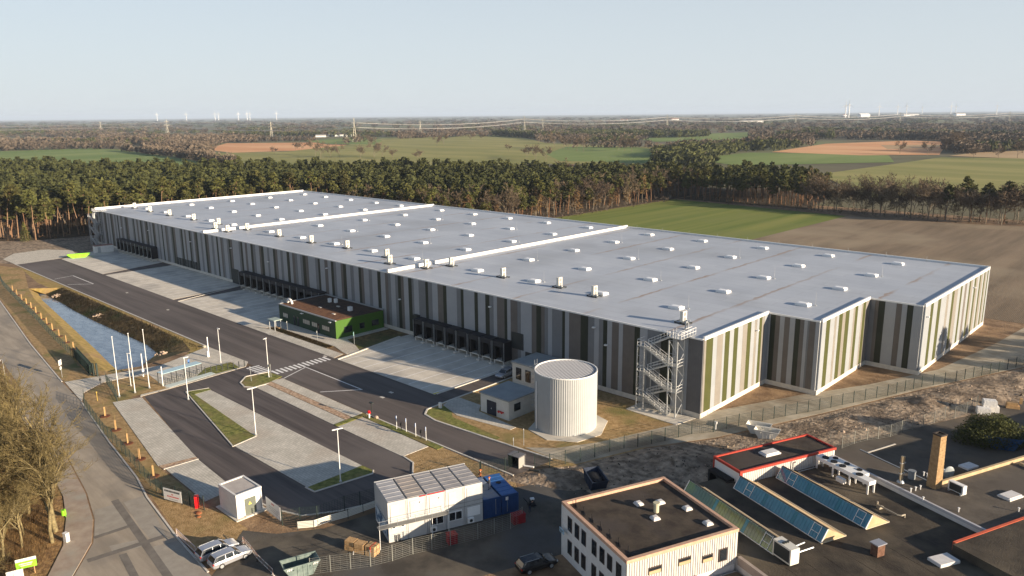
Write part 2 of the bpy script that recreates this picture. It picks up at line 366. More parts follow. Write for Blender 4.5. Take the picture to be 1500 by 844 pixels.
sheet('asphalt_yard', [(-311,72.4),(-69.5,72.6),(-68.5,80.4),(-76,79.8),(-90.7,78.6),(-95.6,79),(-97.8,81),(-98.1,86.6),(-98.4,108.7),(-102.4,108.7),(-102.4,86.6),(-311,86.6)], ASPH, .012)
sheet('dock_gap_asphalt', [(-268.4,86.5),(-266.2,86.5),(-266.2,108.5),(-274,108.5)], ASPH, .010)
sheet('dock_gap_asphalt', [(-214.3,86.5),(-211.4,86.5),(-211.4,108.5),(-216.5,108.5)], ASPH, .010)
lane = [(-143.4,72.4),(-141.3,50),(-109,44.7),(-97,43.6),(-86.2,44.6),(-81.7,46.3),(-79.2,50.3),(-77.6,54.7),(-78.2,60),(-80.4,63.4),(-83.2,65.8),(-86,66.2),(-99,66.2),(-131,66.6),(-134,68.5),(-136,72.5)]
sheet('car_park_lane', lane, ASPH2, .010)
kerb('lane_kerb', [(-97,43.6),(-86.2,44.6),(-81.7,46.3),(-79.2,50.3),(-77.6,54.7),(-78.2,60),(-80.4,63.4),(-83.2,65.8),(-86,66.2)])
slab('loading_apron', [(-309.5,86.6),(-268.5,86.6),(-274.5,108.7),(-322,108.7),(-321,104)], CONC, .03)
slab('loading_apron', [(-266,86.6),(-214.5,86.6),(-217,108.7),(-266.5,108.7)], CONC, .03)
slab('loading_apron', [(-211.2,86.6),(-173,86.6),(-167.5,89.2),(-166.5,94),(-171.4,94.5),(-171.4,108.7),(-211.6,108.7)], CONC, .03)
slab('loading_apron', [(-133.3,86.6),(-102.4,86.6),(-102.4,108.7),(-137,108.7),(-137,105)], CONC, .03)
mb = MB()
def bays(x0, x1, n, ya=88, yb=104):
    for k in range(n+1):
        x = x0+(x1-x0)*k/n; mb.quad((x-.1,ya,.034),(x+.1,ya,.034),(x+.1,yb,.034),(x-.1,yb,.034))
bays(-132.2,-103.2,8,87,105.5); bays(-209.5,-174,10,88,105.5); bays(-264,-218,13,88,107); bays(-306,-277,8,88,105)
struct('bay_marking', mb, PAINT)
kerb('apron_kerb', [(-137.2,106),(-133.4,86.5)], CONC2, .5, .2); kerb('apron_kerb', [(-217,108),(-211.3,86.6)], CONC2, .3, .12)
kerb('apron_kerb', [(-102.3,87),(-102.3,106.5)], CONC2, .35, .16)
slab('visitor_bay', [(-173,86.6),(-134.8,86.6),(-135.8,89.5),(-166,89.2)], PAVE, .05)
sheet('office_hedge_bed', [(-166,89.25),(-141.8,89.4),(-141.8,91.4),(-166,91)], DRY, .012)
slab('office_path', [(-171.3,91.1),(-141.8,91.5),(-137.2,90.3),(-135.2,90),(-134.2,93),(-139,95),(-144.5,96.5),(-144.5,108.5),(-146.6,108.5),(-146.6,95.7),(-171.3,94.9)], PAVE, .06)
sheet('office_lawn', [(-144.4,96.6),(-139,95.1),(-135.6,93.3),(-137.6,106),(-138,108.5),(-144.4,108.5)], BANK, .012)
slab('entrance_paving', PAVE_EDGE+[(-146.1,73.0),(-143.6,71.2),(-143.2,68),(-142.4,60),(-141.8,49.5),(-146,51.2),(-154.8,53),(-155.2,47.5),(-152,43.2),(-147,41.2)], PAVEL, .05)
sheet('flag_bed', [(-154.2,47.6),(-143,45.4),(-142.6,54.6),(-153.6,55.6),(-153.8,52)], DRY, .058)
sheet('bike_bed', [(-144.6,61),(-143.6,61),(-143.9,70),(-148.6,70.5),(-148.8,65)], GRASS, .058)
slab('car_park_bay', [(-142.5,44.9),(-141.2,49.5),(-109,44.9),(-110.1,39.7)], PAVE, .06)
slab('gravel_strip', [(-110.1,39.8),(-109,44.9),(-108.1,44.8),(-108.6,39.8)], BRICKS, .06)
kerb('bay_kerb', [(-108.4,39.8),(-108,44.8)], wd=.2)
slab('car_park_bay', [(-108.3,40),(-107.9,44.7),(-95.2,43.9),(-94.6,39.5)], PAVE, .06)
slab('car_park_bay', [(-135.4,56.7),(-135.6,59.8),(-88,60.1),(-88,51),(-108.4,50.7),(-109.2,54.8)], PAVE, .07)
slab('grass_island', [(-137.6,56.4),(-135.4,56.7),(-109.3,54.8),(-108.6,50.7)], GRASS, .10)
slab('grass_island', [(-137.8,56.5),(-136.5,60),(-135.6,59.9),(-135.4,56.8)], GRASS, .11)
slab('grass_island', [(-87.9,51),(-86.3,51),(-84.9,59.6),(-85.6,60.2),(-87.9,60.1)], GRASS, .12)
kerb('island_kerb', [(-109.3,54.9),(-108.4,50.5),(-137.9,56.2),(-136.7,60.1)], wd=.18, h=.16)
kerb('island_kerb', [(-88.2,50.8),(-86.1,50.9),(-84.7,59.6),(-85.5,60.3)], wd=.18, h=.18)
slab('grass_island', [P(x,y) for x,y in [(354,562),(361,553),(395,546),(413,552),(394,561),(372,567),(360,566)]], GRASS, .10)
kerb('island_kerb', [P(x,y) for x,y in [(394,562),(372,568),(358,567),(352,561),(360,552),(395,545)]], wd=.25, h=.16)
slab('car_park_bay', [(-131,66.3),(-130.2,68.5),(-104,68.5),(-103.4,66)], PAVE, .06)
slab('gravel_strip', [(-131.2,68.6),(-131.4,69.9),(-104.4,69.9),(-104.2,68.6)], BRICKS, .09)
slab('walkway', [(-131.9,70),(-131.2,72.4),(-104.9,72.3),(-104.3,70)], PAVEL, .08)
slab('grass_island', [(-104.1,66),(-104.6,72.3),(-103.4,72.3),(-103.1,66)], GRASS, .10)
slab('car_park_bay', [(-102.9,66),(-103.2,71.2),(-85.9,71),(-86,66.1)], PAVE, .06)
slab('grass_island', [(-103.2,71.3),(-103.2,72.4),(-84,72.4),(-84,71.2)], GRASS, .08)
kerb('yard_kerb', [(-104,72.5),(-84,72.6),(-69.5,72.8)], wd=.25)
kerb('yard_kerb', [(-311,72.2),(-163.1,72.3)], wd=.3)
kerb('yard_kerb', [(-98.2,86.5),(-97.9,81),(-96.4,79.2),(-93,78.6),(-76,79.9),(-69,80.6)], wd=.3)
kerb('yard_kerb', [(-98.5,108.5),(-98.2,86.5)], wd=.3)
slab('pump_path', [(-98.1,86.3),(-97.4,84.2),(-92,82.6),(-81,84.2),(-81,85.6),(-90.6,86.4),(-92.4,88.6),(-97.9,88.6)], PAVE, .05)
slab('tank_pad', [(-81.6,92.7),(-79,86.3),(-74,85.2),(-69.9,87.8),(-68.9,92.5),(-71.5,97.8),(-76.8,99.3),(-81,97)], CONC, .08)
slab('stair_pad', [(-72.4,104.2),(-62.2,104),(-61.3,108.6),(-72.4,108.6)], CONC, .08)
slab('perimeter_path', [(-74.7,80.9),(-69,80.9),(-65.3,81.7),(-61.5,92.7),(-55.0,103.9),(-46.8,124.9),(-37.6,150),(-26.6,177),(-9,215),(-25,225),(-33,211),(-35,190),(-39,163),(-46,145),(-53,131.3),(-60.5,114),(-62.6,104),(-67.5,90),(-71,84)],
     mat('worn_concrete', (.33,.285,.21), (.46,.41,.32), .35, .95, c3=(.25,.20,.14), s3=.1), .02)
# markings
mb = MB()
def line(a, b, wd=.15, z=.0165):
    a, b = Vector(a), Vector(b); d = (b-a).normalized(); n = Vector((-d.y, d.x))*wd/2
    mb.quad(*[(p.x, p.y, z) for p in (a-n, b-n, b+n, a+n)])
line((-134.1,79.3),(-114.5,79.2),.22); line((-114.6,79.2),(-119.3,73.2),.22); line((-134.1,79.3),(-131.2,72.6),.22)
q = [P(x,y) for x,y in [(80,409),(107,404),(137,416),(99,417)]]
line(q[0],q[1],.25); line(q[1],q[2],.25); line(q[2],q[3],.25)
for k in range(13):
    y = 73.1+k*1.0; mb.quad((-137.2,y,.0165),(-134.4,y,.0165),(-134.4,y+.5,.0165),(-137.2,y+.5,.0165))
for k in range(5):
    x = -142.4+k*1.05; mb.quad((x,70.6,.0165),(x+.52,70.6,.0165),(x+.52,73.4,.0165),(x,73.4,.0165))
struct('road_marking', mb, PAINT)
sheet('yellow_marking', [(-103.2,86.75),(-102.5,86.75),(-102.5,88),(-102.9,88)], YPAINT, .036)
mb = MB()
for x, y in [(186,429),(246,454),(476,522),(560,582),(573,575),(395,490)]:
    a = P(x,y); mb.box(a[0]-.5,a[1]-.3,.0,a[0]+.5,a[1]+.3,.018)
struct('drain_cover', mb, CONC2)
# yards to the right
A68 = R(68.5); UV_V = Vector((math.cos(A68), math.sin(A68))); UV_U = Vector((UV_V.y, -UV_V.x)); UV_O = Vector((-51.6, 62.1))
def uv(s, t): p = UV_O+UV_U*s+UV_V*t; return (p.x, p.y)
sheet('works_yard', [(-84,39.4),(-80.2,41.8),(-77,46.5),(-75.4,53.8),(-66,72),uv(-14,14),uv(-6,26),uv(0,26),uv(0,-60),(-40,20),(-40,28.1),(-58,31.6),(-77.5,32.3)], YARD, .018)
sheet('back_yard', [uv(-8,51),uv(-6.8,84.7),uv(-8,130),uv(80,130),uv(80,40),uv(0,40),uv(-3.6,44)], mat('back_asphalt', (.075,.065,.055), (.125,.11,.09), .2, .95, bump=.15, bscale=4, c3=(.15,.115,.08), s3=.08), .020)
kerb('yard_edge_strip', [uv(-3.6,46),uv(-4.4,60.7)], CONC2, .25, .1)
# rough building ground
from mathutils import noise
dp = [(-73,70),(-65.2,81.0),(-61.2,92.4),(-54.6,103.6),(-46.4,124.6),(-37.2,149.8),(-26.2,176.6),(-8,213),(40,214),(15,160),uv(-8,130),uv(-6.9,84.7),uv(-8.1,51),uv(-6,43.5),uv(-5.2,26),uv(-9,10)]
def edist(p, poly):
    P0 = np.array(poly); Q = np.roll(P0, -1, 0); d = Q-P0; t = np.clip(((np.array(p)-P0)*d).sum(1)/(d*d).sum(1), 0, 1)
    return np.min(np.linalg.norm(P0+d*t[:,None]-np.array(p), axis=1))
heaps = [(*P(1005,682),4.5,1.9),(*P(860,650+12),2.5,.9),(*P(1356,592),2.6,1.3),(*P(840,690),3,.6),(*P(945,665),2.5,.7),(*P(1180,650),3,.5),(*P(1270,610),2.5,.5),(*P(1390,585),3,.7),(*P(1310,600),3,.5),(*P(905,655),2.2,.6)]
X = np.arange(-76, 42, .7); Y = np.arange(66, 215, .7); mb = MB(); idx = {}
for i, x in enumerate(X):
    for j, y in enumerate(Y):
        p = (x, y)
        if not pip(p, dp): continue
        if x > -2 and y < 150: continue
        e = min(1, edist(p, dp)/2.5)
        h = (noise.fractal(Vector((x*.22, y*.22, 0)), 1, 2, 5)*.45+.28+.22*max(0,noise.noise(Vector((x*.9,y*.9,3)))))*e
        for hx, hy, hr, hh in heaps:
            d = math.hypot(x-hx, y-hy)/hr
            if d < 1.6: h += hh*math.exp(-d*d*1.8)*e*(1+.25*noise.noise(Vector((x,y,8))))
        idx[(i,j)] = len(mb.v); mb.v.append((x, y, h*.65-.1*(1-e)))
for (i, j), a in idx.items():
    q = [idx.get((i+1,j)), idx.get((i+1,j+1)), idx.get((i,j+1))]
    if None not in q: mb.f.append((a, *q)); mb.m.append(0)
sheet('building_ground', dp, DIRT, .006)
struct('churned_ground', mb, DIRT, smooth=True)
gv = mb.v; db = MB()
for k in range(3600):
    p_ = random.choice(gv); s_ = random.uniform(.05,.17)*(2 if random.random() < .05 else 1); x_, y_ = p_[0]+random.uniform(-.4,.4), p_[1]+random.uniform(-.4,.4)
    a_ = random.uniform(0,3.1); c_, n_ = math.cos(a_)*s_, math.sin(a_)*s_; db.mi(random.choice((0,0,0,0,1,2,2)))
    db.add([(x_-c_,y_-n_,p_[2]-.05),(x_+n_,y_-c_,p_[2]-.05),(x_+c_,y_+n_,p_[2]-.02),(x_-n_,y_+c_,p_[2]-.05),(x_+c_*.2,y_,p_[2]+s_*1.1)], [(0,1,4),(1,2,4),(2,3,4),(3,0,4)])
tag(link('clods', db.mesh('clods', [DIRT, ROCK, mat('dark_clod', (.05,.04,.03), rough=.95)])), 'clods, stones and rubble strewn over the churned building ground', 'clods', kind='stuff')
# fields
z = .06
def field(name, poly, m, px=True):
    global z; z += .03
    return sheet(name, [P(*q) for q in poly] if px else poly, m, z)
sheet('field', [(-244.4,212),(-246,398),(-140,384.5),(-142.5,212)], GREENF, .03)
sheet('field', [(-142.4,212),(-140,384.4),(-98.8,388.5),(-60,400),(120,412),(125,160),(42,214),(-8,216),(-33,213)], PLOUGH, .033)
field('field', [(-300,226),(0,222),(140,217),(182,220),(340,244),(420,262),(0,262)], GREENF2)
field('field', [(300,219),(332,210),(462,209),(480,212),(548,213),(490,219),(340,224)], ORANGEF)
field('field', [(270,226),(420,222),(500,214),(560,203),(640,200),(700,207),(730,224),(740,246),(500,262),(350,238)], GREENF3)
field('field', [(440,206),(540,202),(560,206),(548,212),(480,211)], GREENF2)
field('field', [(640,206),(690,196),(750,198),(800,210),(960,216),(955,242),(770,240),(720,250),(640,230)], GREENF3)
field('field', [(800,226),(830,215),(930,216),(985,222),(975,240),(820,236)], GREENF2)
field('field', [(930,203),(1010,197),(1095,194),(1100,200),(1085,204),(960,208)], GREENF2)
field('field', [(1050,229),(1100,224),(1300,226),(1310,238),(1080,243),(1030,236)], GREENF2)
field('field', [(1130,223),(1210,211),(1340,206),(1378,208),(1385,214),(1376,227),(1260,228)], ORANGEF)
field('field', [(1290,213),(1380,212),(1376,216),(1300,219)], TANF)
field('field', [(1200,256),(1330,238),(1378,231),(1700,234),(1750,290),(1270,290)], GREENF3)
field('field', [(1390,229),(1430,224),(1560,219),(1600,231),(1500,233)], TANF)
field('field', [(1100,203),(1135,198),(1140,204),(1110,206)], GREENF2)
# ------------------------------------------------------------------ warehouse
H = 13.8; XL, X1, X2, X3 = -338.3, -60.7, -50.9, -40.9; YF, Y1, Y2, YB = 108.9, 132.6, 156.5, 205.8
def corr(M, n, l, b, cur):
    g = n.new('ShaderNodeNewGeometry'); wv = n.new('ShaderNodeTexWave'); wv.bands_direction = 'DIAGONAL'; l.new(g.outputs['Position'], wv.inputs[0])
    mp = n.new('ShaderNodeMapping'); mp.inputs['Scale'].default_value = (1,1,0); l.new(g.outputs['Position'], mp.inputs[0]); l.new(mp.outputs[0], wv.inputs[0])
    wv.inputs['Scale'].default_value = 1.6
    bp = n.new('ShaderNodeBump'); bp.inputs['Strength'].default_value = .35; bp.inputs['Distance'].default_value = .05
    l.new(wv.outputs[1], bp.inputs['Height']); l.new(bp.outputs[0], b.inputs['Normal'])
PC = {'L': mat('panel_light_grey_shaded', (.315,.33,.345), (.345,.355,.37), .5, .55, extra=corr), 'M': mat('panel_mid_grey_shaded', (.165,.172,.18), (.185,.192,.20), .5, .55, extra=corr),  # front greys L and M carry the blue of their shade in the colour
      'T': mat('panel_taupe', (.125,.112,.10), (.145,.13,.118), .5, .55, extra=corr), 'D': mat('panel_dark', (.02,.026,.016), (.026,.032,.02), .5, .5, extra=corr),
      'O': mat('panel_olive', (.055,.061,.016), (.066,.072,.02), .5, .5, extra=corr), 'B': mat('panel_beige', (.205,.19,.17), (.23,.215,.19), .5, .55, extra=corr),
      'C': mat('panel_cream_sunlit', (.265,.285,.305), (.29,.31,.33), .5, .55, extra=corr), 'G': mat('panel_charcoal', (.10,.10,.105), (.12,.12,.125), .5, .5, extra=corr)}  # C is the sunlit-side tone, kept bluish to offset the warm sun
def roof_extra(M, n, l, b, cur):
    g = n.new('ShaderNodeNewGeometry'); br = n.new('ShaderNodeTexBrick'); l.new(g.outputs['Position'], br.inputs[0])
    br.inputs['Scale'].default_value = 1; br.inputs['Brick Width'].default_value = 18; br.inputs['Row Height'].default_value = 3.0; br.inputs['Mortar Size'].default_value = .09
    br.inputs['Mortar Smooth'].default_value = .6
    br.inputs['Color1'].default_value = (1,1,1,1); br.inputs['Color2'].default_value = (.93,.935,.95,1); br.inputs['Mortar'].default_value = (.80,.80,.81,1)
    mx = n.new('ShaderNodeMix'); mx.data_type = 'RGBA'; mx.blend_type = 'MULTIPLY'; mx.inputs[0].default_value = 1
    l.new(cur, mx.inputs[6]); l.new(br.outputs[0], mx.inputs[7])
    # dirt that gathers along the low line of every roof bay
    sp = n.new('ShaderNodeSeparateXYZ'); l.new(g.outputs['Position'], sp.inputs[0])
    a = n.new('ShaderNodeMath'); a.operation = 'ADD'; a.inputs[1].default_value = 338.3+2.; l.new(sp.outputs[0], a.inputs[0])
    nz = n.new('ShaderNodeTexNoise'); nz.inputs['Scale'].default_value = .35; nz.inputs['Detail'].default_value = 4; l.new(g.outputs['Position'], nz.inputs[0])
    a2 = n.new('ShaderNodeMath'); a2.operation = 'MULTIPLY_ADD'; a2.inputs[1].default_value = 1.6; l.new(nz.outputs[0], a2.inputs[0]); l.new(a.outputs[0], a2.inputs[2])
    mo = n.new('ShaderNodeMath'); mo.operation = 'MODULO'; mo.inputs[1].default_value = 18.2; l.new(a2.outputs[0], mo.inputs[0])
    lt = n.new('ShaderNodeMapRange'); lt.inputs[1].default_value = 1.0; lt.inputs[2].default_value = .45; lt.inputs[3].default_value = 0; lt.inputs[4].default_value = 1; l.new(mo.outputs[0], lt.inputs[0])
    nz2 = n.new('ShaderNodeTexNoise'); nz2.inputs['Scale'].default_value = .06; l.new(g.outputs['Position'], nz2.inputs[0])
    mm = n.new('ShaderNodeMapRange'); mm.inputs[1].default_value = .40; mm.inputs[2].default_value = .60; mm.inputs[4].default_value = .9; l.new(nz2.outputs[0], mm.inputs[0])
    ml = n.new('ShaderNodeMath'); ml.operation = 'MULTIPLY'; l.new(lt.outputs[0], ml.inputs[0]); l.new(mm.outputs[0], ml.inputs[1])
    m2 = n.new('ShaderNodeMix'); m2.data_type = 'RGBA'; l.new(ml.outputs[0], m2.inputs[0]); l.new(mx.outputs[2], m2.inputs[6]); m2.inputs[7].default_value = (.32,.24,.19,1)
    l.new(m2.outputs[2], b.inputs['Base Color'])
ROOF = mat('roof_membrane', (.42,.455,.505), (.475,.51,.56), .08, .5, extra=roof_extra, c3=(.37,.395,.43), s3=.045, spec=.35)
wh = thing('warehouse', 'huge flat roofed logistics warehouse clad in grey, dark and olive vertical stripes', 'warehouse', (-200, 155, 0))
foot = [(XL,YF),(X1,YF),(X1,Y1),(X2,Y1),(X2,Y2),(X3,Y2),(X3,YB),(XL,YB)]
ins = [(XL+.3,YF+.3),(X1-.3,YF+.3),(X1-.3,Y1+.3),(X2-.3,Y1+.3),(X2-.3,Y2+.3),(X3-.3,Y2+.3),(X3-.3,YB-.3),(XL+.3,YB-.3)]
part('wall', MB().prism(ins, .9, H-.25), PC['G'], wh, True)
part('plinth', MB().prism(foot, -.05, .9), CONC2, wh, True)
part('roof', MB().prism([(x, y) for x, y in ins], H-.24, H), ROOF, wh, True)
mb = MB()
CAPH = .38
def cap(a, b, hh, wd=.35):
    mb.bar((*a, H+hh/2-.1), (*b, H+hh/2-.1), wd, hh+.2)
cap((XL,YF+.1),(X1-.1,YF+.1),.06,.3)
cap((X1-.12,YF+.3),(X1-.12,Y1-.2),CAPH); cap((X1-.3,Y1+.1),(X2-.3,Y1+.1),.08,.3); cap((X2-.12,Y1+.3),(X2-.12,Y2-.2),CAPH); cap((X2-.3,Y2+.1),(X3-.3,Y2+.1),.08,.3)
cap((X3-.12,Y2+.3),(X3-.12,YB-.35),CAPH); cap((XL+.4,YB-.15),(X3,YB-.15),.45); cap((XL+.15,YF+.35),(XL+.15,YB-.35),.75,.5)
part('parapet', mb, WHITEM, wh, True)
for x in (-240.5, -144.5):
    part('fire_wall_cap', MB().box(x-.35, YF-.1, H-.02, x+.35, YB+.2, H+.75), WHITE, wh, True)
UNITB = MB().box(0,0,0,1,1,1)
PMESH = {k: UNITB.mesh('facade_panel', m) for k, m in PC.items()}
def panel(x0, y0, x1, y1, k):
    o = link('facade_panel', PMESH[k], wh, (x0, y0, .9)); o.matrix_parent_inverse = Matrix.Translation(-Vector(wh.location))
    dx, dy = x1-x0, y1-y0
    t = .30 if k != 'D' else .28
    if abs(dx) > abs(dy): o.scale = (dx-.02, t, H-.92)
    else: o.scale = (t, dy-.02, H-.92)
def topX(px): return P(px, 497+.2145*(px-1023), H)[0]
# front: boundaries read off the photograph near the camera, then a similar rhythm further off
seq = [(1028,'G'),(1008,'L'),(985,'D'),(968,'M'),(948,'L'),(937,'D'),(929,'T'),(912,'L'),(906,'T'),(896,'L'),(889,'D'),(883,'M'),(877,'L'),(870,'M'),(861,'D'),
       (850,'T'),(833,'L'),(827,'D'),(823,'M'),(808,'L'),(802,'M'),(797,'T'),(792,'D'),(785,'T'),(778,'L'),(770,'L'),(762,'M'),(757,'T'),(747,'L'),(742,'D'),
       (738,'T'),(727,'L'),(722,'M'),(716,'D'),(710,'L'),(703,'L'),(699,'D'),(694,'L'),(684,'L'),(678,'D'),(674,'M'),(668,'L'),(655,'L'),(653,'D'),(648,'T'),(640,'L'),
       (632,'M'),(626,'D'),(622,'M'),(612,'L'),(605,'M'),(602,'D')]
x = X1; xs = []
for (px, k), (pn, _) in zip(seq, seq[1:]+[(597,'')]):
    xe = topX(pn); xs.append((xe, x, k)); x = xe
pat = 'LTDMLMTLDLMLTDLMLDTLMDLTLDML'
wid = {'L':1.65,'M':1.15,'T':1.15,'D':1.1}
i = 0
while x > XL+.6:
    k = pat[i % len(pat)]; i += 1
    xe = max(XL, x-wid[k]*random.uniform(.85,1.35)); xs.append((xe, x, k)); x = xe
m2_ = []
for a, b, k in xs:
    if m2_ and m2_[-1][2] == k: m2_[-1] = (a, m2_[-1][1], k)
    else: m2_.append((a, b, k))
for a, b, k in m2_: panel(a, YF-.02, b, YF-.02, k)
def side(x, ya, yb, s):
    """s: list of (fraction, colour) ends"""
    f0 = 0
    for f1, k in s: panel(x-.28, ya+(yb-ya)*f0, x-.28, ya+(yb-ya)*f1, k); f0 = f1
def persp(t, r): return t/(t+(1-t)*r)       # picture fraction -> distance fraction on a receding wall
def conv(lst, r): 
    w0 = lst[0]; w1 = lst[-1]
    return w0, w1
def readoff(x0, x1, items, ratio):
    out = []
    for e, k in items:
        t = (e-x0)/(x1-x0); out.append((persp(t, ratio), k))
    return out
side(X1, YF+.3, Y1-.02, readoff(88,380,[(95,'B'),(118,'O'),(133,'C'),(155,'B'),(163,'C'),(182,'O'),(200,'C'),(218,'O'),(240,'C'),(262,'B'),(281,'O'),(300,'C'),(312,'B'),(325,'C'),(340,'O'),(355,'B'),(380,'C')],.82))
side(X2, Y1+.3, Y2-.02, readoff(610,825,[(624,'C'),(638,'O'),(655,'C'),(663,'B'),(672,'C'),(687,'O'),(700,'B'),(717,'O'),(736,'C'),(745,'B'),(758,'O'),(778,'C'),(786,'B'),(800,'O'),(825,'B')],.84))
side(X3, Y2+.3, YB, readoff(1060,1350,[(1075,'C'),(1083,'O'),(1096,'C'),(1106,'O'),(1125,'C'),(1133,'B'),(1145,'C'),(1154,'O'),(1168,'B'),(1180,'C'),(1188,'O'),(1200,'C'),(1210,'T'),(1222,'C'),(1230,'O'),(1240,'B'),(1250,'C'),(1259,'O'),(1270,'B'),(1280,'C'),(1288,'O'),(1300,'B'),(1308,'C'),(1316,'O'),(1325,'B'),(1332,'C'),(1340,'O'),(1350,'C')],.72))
def front(ya, xa, xb, items, x0, x1):
    f0 = xa
    for e, k in items:
        t = (e-x0)/(x1-x0); f1 = xa+(xb-xa)*t; panel(f0, ya-.02, f1-(.3 if e == x1 else 0), ya-.02, k); f0 = f1
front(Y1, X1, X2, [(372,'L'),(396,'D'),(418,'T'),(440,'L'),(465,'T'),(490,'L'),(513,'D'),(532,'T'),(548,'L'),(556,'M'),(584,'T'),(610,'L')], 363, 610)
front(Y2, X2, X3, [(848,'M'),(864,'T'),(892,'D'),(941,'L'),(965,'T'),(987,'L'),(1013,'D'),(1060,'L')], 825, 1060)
o = MB()
for xx in (-339.,): pass
# gates, dock shelters, lamps on the wall
gate = MB().box(-1.9,-.12,0,1.9,0,4.4)
part('gate', MB().box(-223,YF-.16,.1,-218.8,YF-.03,4.6), DARKM, wh, True)
part('gate', MB().box(-217.6,YF-.16,.1,-216.2,YF-.03,2.4), DARKM, wh, True)
for xx, z0 in ((-102.4,3.6),(-98.6,.1)): part('gate', MB().box(xx-1.6,YF-.16,z0,xx+1.6,YF-.03,z0+3.4), DARKM, wh, True)
for k in range(9): part('louvre', MB().box(-262.6+k*2.0,YF-.18,.9,-261.2+k*2.0,YF-.03,3.4), DARKM, wh, True)
curtain = MB().box(-1.62,-2.25,.95,-1.45,0,4.9).mesh('curtain', BLACK); curtain2 = MB().box(1.45,-2.25,.95,1.62,0,4.9).mesh('curtain', BLACK); pillow_ = MB().box(-1.45,-2.2,1.0,-.95,-1.9,3.95).mesh('dock_pillow', BLACK); pillow2 = MB().box(.95,-2.2,1.0,1.45,-1.9,3.95).mesh('dock_pillow', BLACK)
hood = MB().box(-1.66,-2.4,4.9,1.66,0,5.05).box(-1.62,-2.3,3.95,1.62,-2.22,4.9).mesh('dock_shelter', mat('dock_hood', (.022,.022,.026), rough=.6))
door = MB().box(-1.4,-.5,1.0,1.4,-.4,3.95).mesh('door_leaf', mat('dock_door', (.04,.045,.05), rough=.5))
pitm = MB().box(-1.35,-2.2,.0,-1.15,-.3,1.0).box(1.15,-2.2,0,1.35,-.3,1.0).box(-1.15,-2.1,.8,1.15,-.3,1.02).mesh('dock_leveller', CONC2)
bump_ = MB().box(-.35,-3.0,0,.35,-2.2,.35).mesh('wheel_guide', CONC2)
framem = MB().box(-1.68,-2.44,.9,-1.63,-2.36,5.0).box(1.63,-2.44,.9,1.68,-2.36,5.0).mesh('edge_strip', GREYM)
def docks(x0, n, pitch=3.62):
    for k in range(n):
        s = link('dock_shelter', hood, wh, (x0+k*pitch, YF, 0)); s.matrix_parent_inverse = Matrix.Translation(-Vector(wh.location))
        for nm, me in (('curtain',curtain),('curtain',curtain2),('dock_pillow',pillow_),('dock_pillow',pillow2),('door_leaf',door),('dock_leveller',pitm),('edge_strip',framem)): link(nm, me, s)
        g = link('wheel_guide', bump_, s); g.location = (1.8,0,0)
docks(-131.0, 8); docks(-212.6, 12); docks(-309.0, 9)
part('canopy', MB().box(-134.6,YF-.9,0,-133.0,YF,5.4), DARKM, wh, True)
lamp_m = MB().box(-.25,-.5,-.1,.25,0,.12).mesh('wall_lamp', WHITEM)
for xx, zz in ((-60.2+40-60,9),(-110,11.2),(-83,11.8),(-140,8),(-170,11.5),(-200,9.5),(-222,11),(-250,10),(-284,10.5),(-310,9)):
    l_ = link('wall_lamp', lamp_m, wh, (xx, YF-.03, zz)); l_.matrix_parent_inverse = Matrix.Translation(-Vector(wh.location))
for xx, yy in ((X1+.0,Y1-5),(X3,Y2+1.5),(X3,YB-14)):
    l_ = link('wall_lamp', lamp_m, wh, (xx+.03, yy, 11.5), R(90)); l_.matrix_parent_inverse = Matrix.Translation(-Vector(wh.location))
# roof lights
dome = thing('roof_light', 'x', 'roof light')
part('kerb_box', MB().box(-1.25,-.95,0,1.25,.95,.38), WHITEM, dome)
part('dome', MB().box(-1.15,-.85,.38,1.15,.85,.48).box(-.9,-.6,.48,.9,.6,.56), mat('dome_plastic', (.80,.81,.82), rough=.25), dome)
Xc = [-323,-305.3,-285.8,-267.2,-250.4,-225.5,-207,-189,-171,-153,-129.6,-111.5,-93,-75.2,-58.4]; Yc = [124,142.1,160.3,178.5,196.5]
first = True
rown = ['nearest the striped front wall','second from the front','middle','second from the rear edge','along the rear edge']
for j, y in enumerate(Yc):
    for i, x in enumerate(Xc):
        if j == 0 and i == 14: continue
        lab = 'white rooflight dome on the warehouse, %s from left in the %s row' % (ORD[i], ('front','second','middle','fourth','rear')[j])
        if first: dome.location = (x, y, H); dome['label'] = lab; dome['group'] = 'rooflights on the warehouse'; first = False
        else: dup(dome, (x, y, H), 0, lab, 'rooflights on the warehouse')
# air units
ac = thing('air_unit', 'x', 'air conditioner')
part('base_frame', MB().box(-1.3,-.9,.05,1.3,-.7,.2).box(-1.3,.7,.05,1.3,.9,.2).box(-1.3,-.9,.2,-1.15,.9,.3).box(1.15,-.9,.2,1.3,.9,.3).box(-.2,-.9,.2,.2,.9,.3), DARKM, ac)
part('casing', MB().box(-.32,-.6,.3,.32,.6,2.25), mat('unit_cream', (.66,.64,.57), rough=.5), ac)
c1 = MB()
for zz in (.8, 1.7): c1.tube((.32,0,zz),(.35,0,zz),.4,n=12)
part('fan_grille', c1, mat('grille_grey', (.25,.25,.24), rough=.6), ac)
part('pipe', MB().tube((-.3,.3,.5),(-1.1,.3,.4),.06).box(.6,-.5,.3,1.0,0,.6), GREYM, ac)
lst = [(-329.7,121.7),(-311.8,120.8),(-294.1,120.9),(-274,121.1),(-255.5,121.4),(-245.8,115.6),(-236.6,115.2),(-235.6,121.5),(-214.8,121.1),(-196.4,120.9),(-180.3,122.3),(-160.4,120.9),(-152.7,115.9),(-141.3,118.2),(-138.7,124.0),(-119.8,122.7),(-103.5,123.2),(-92.8,121.5),(-68.6,115.6)]
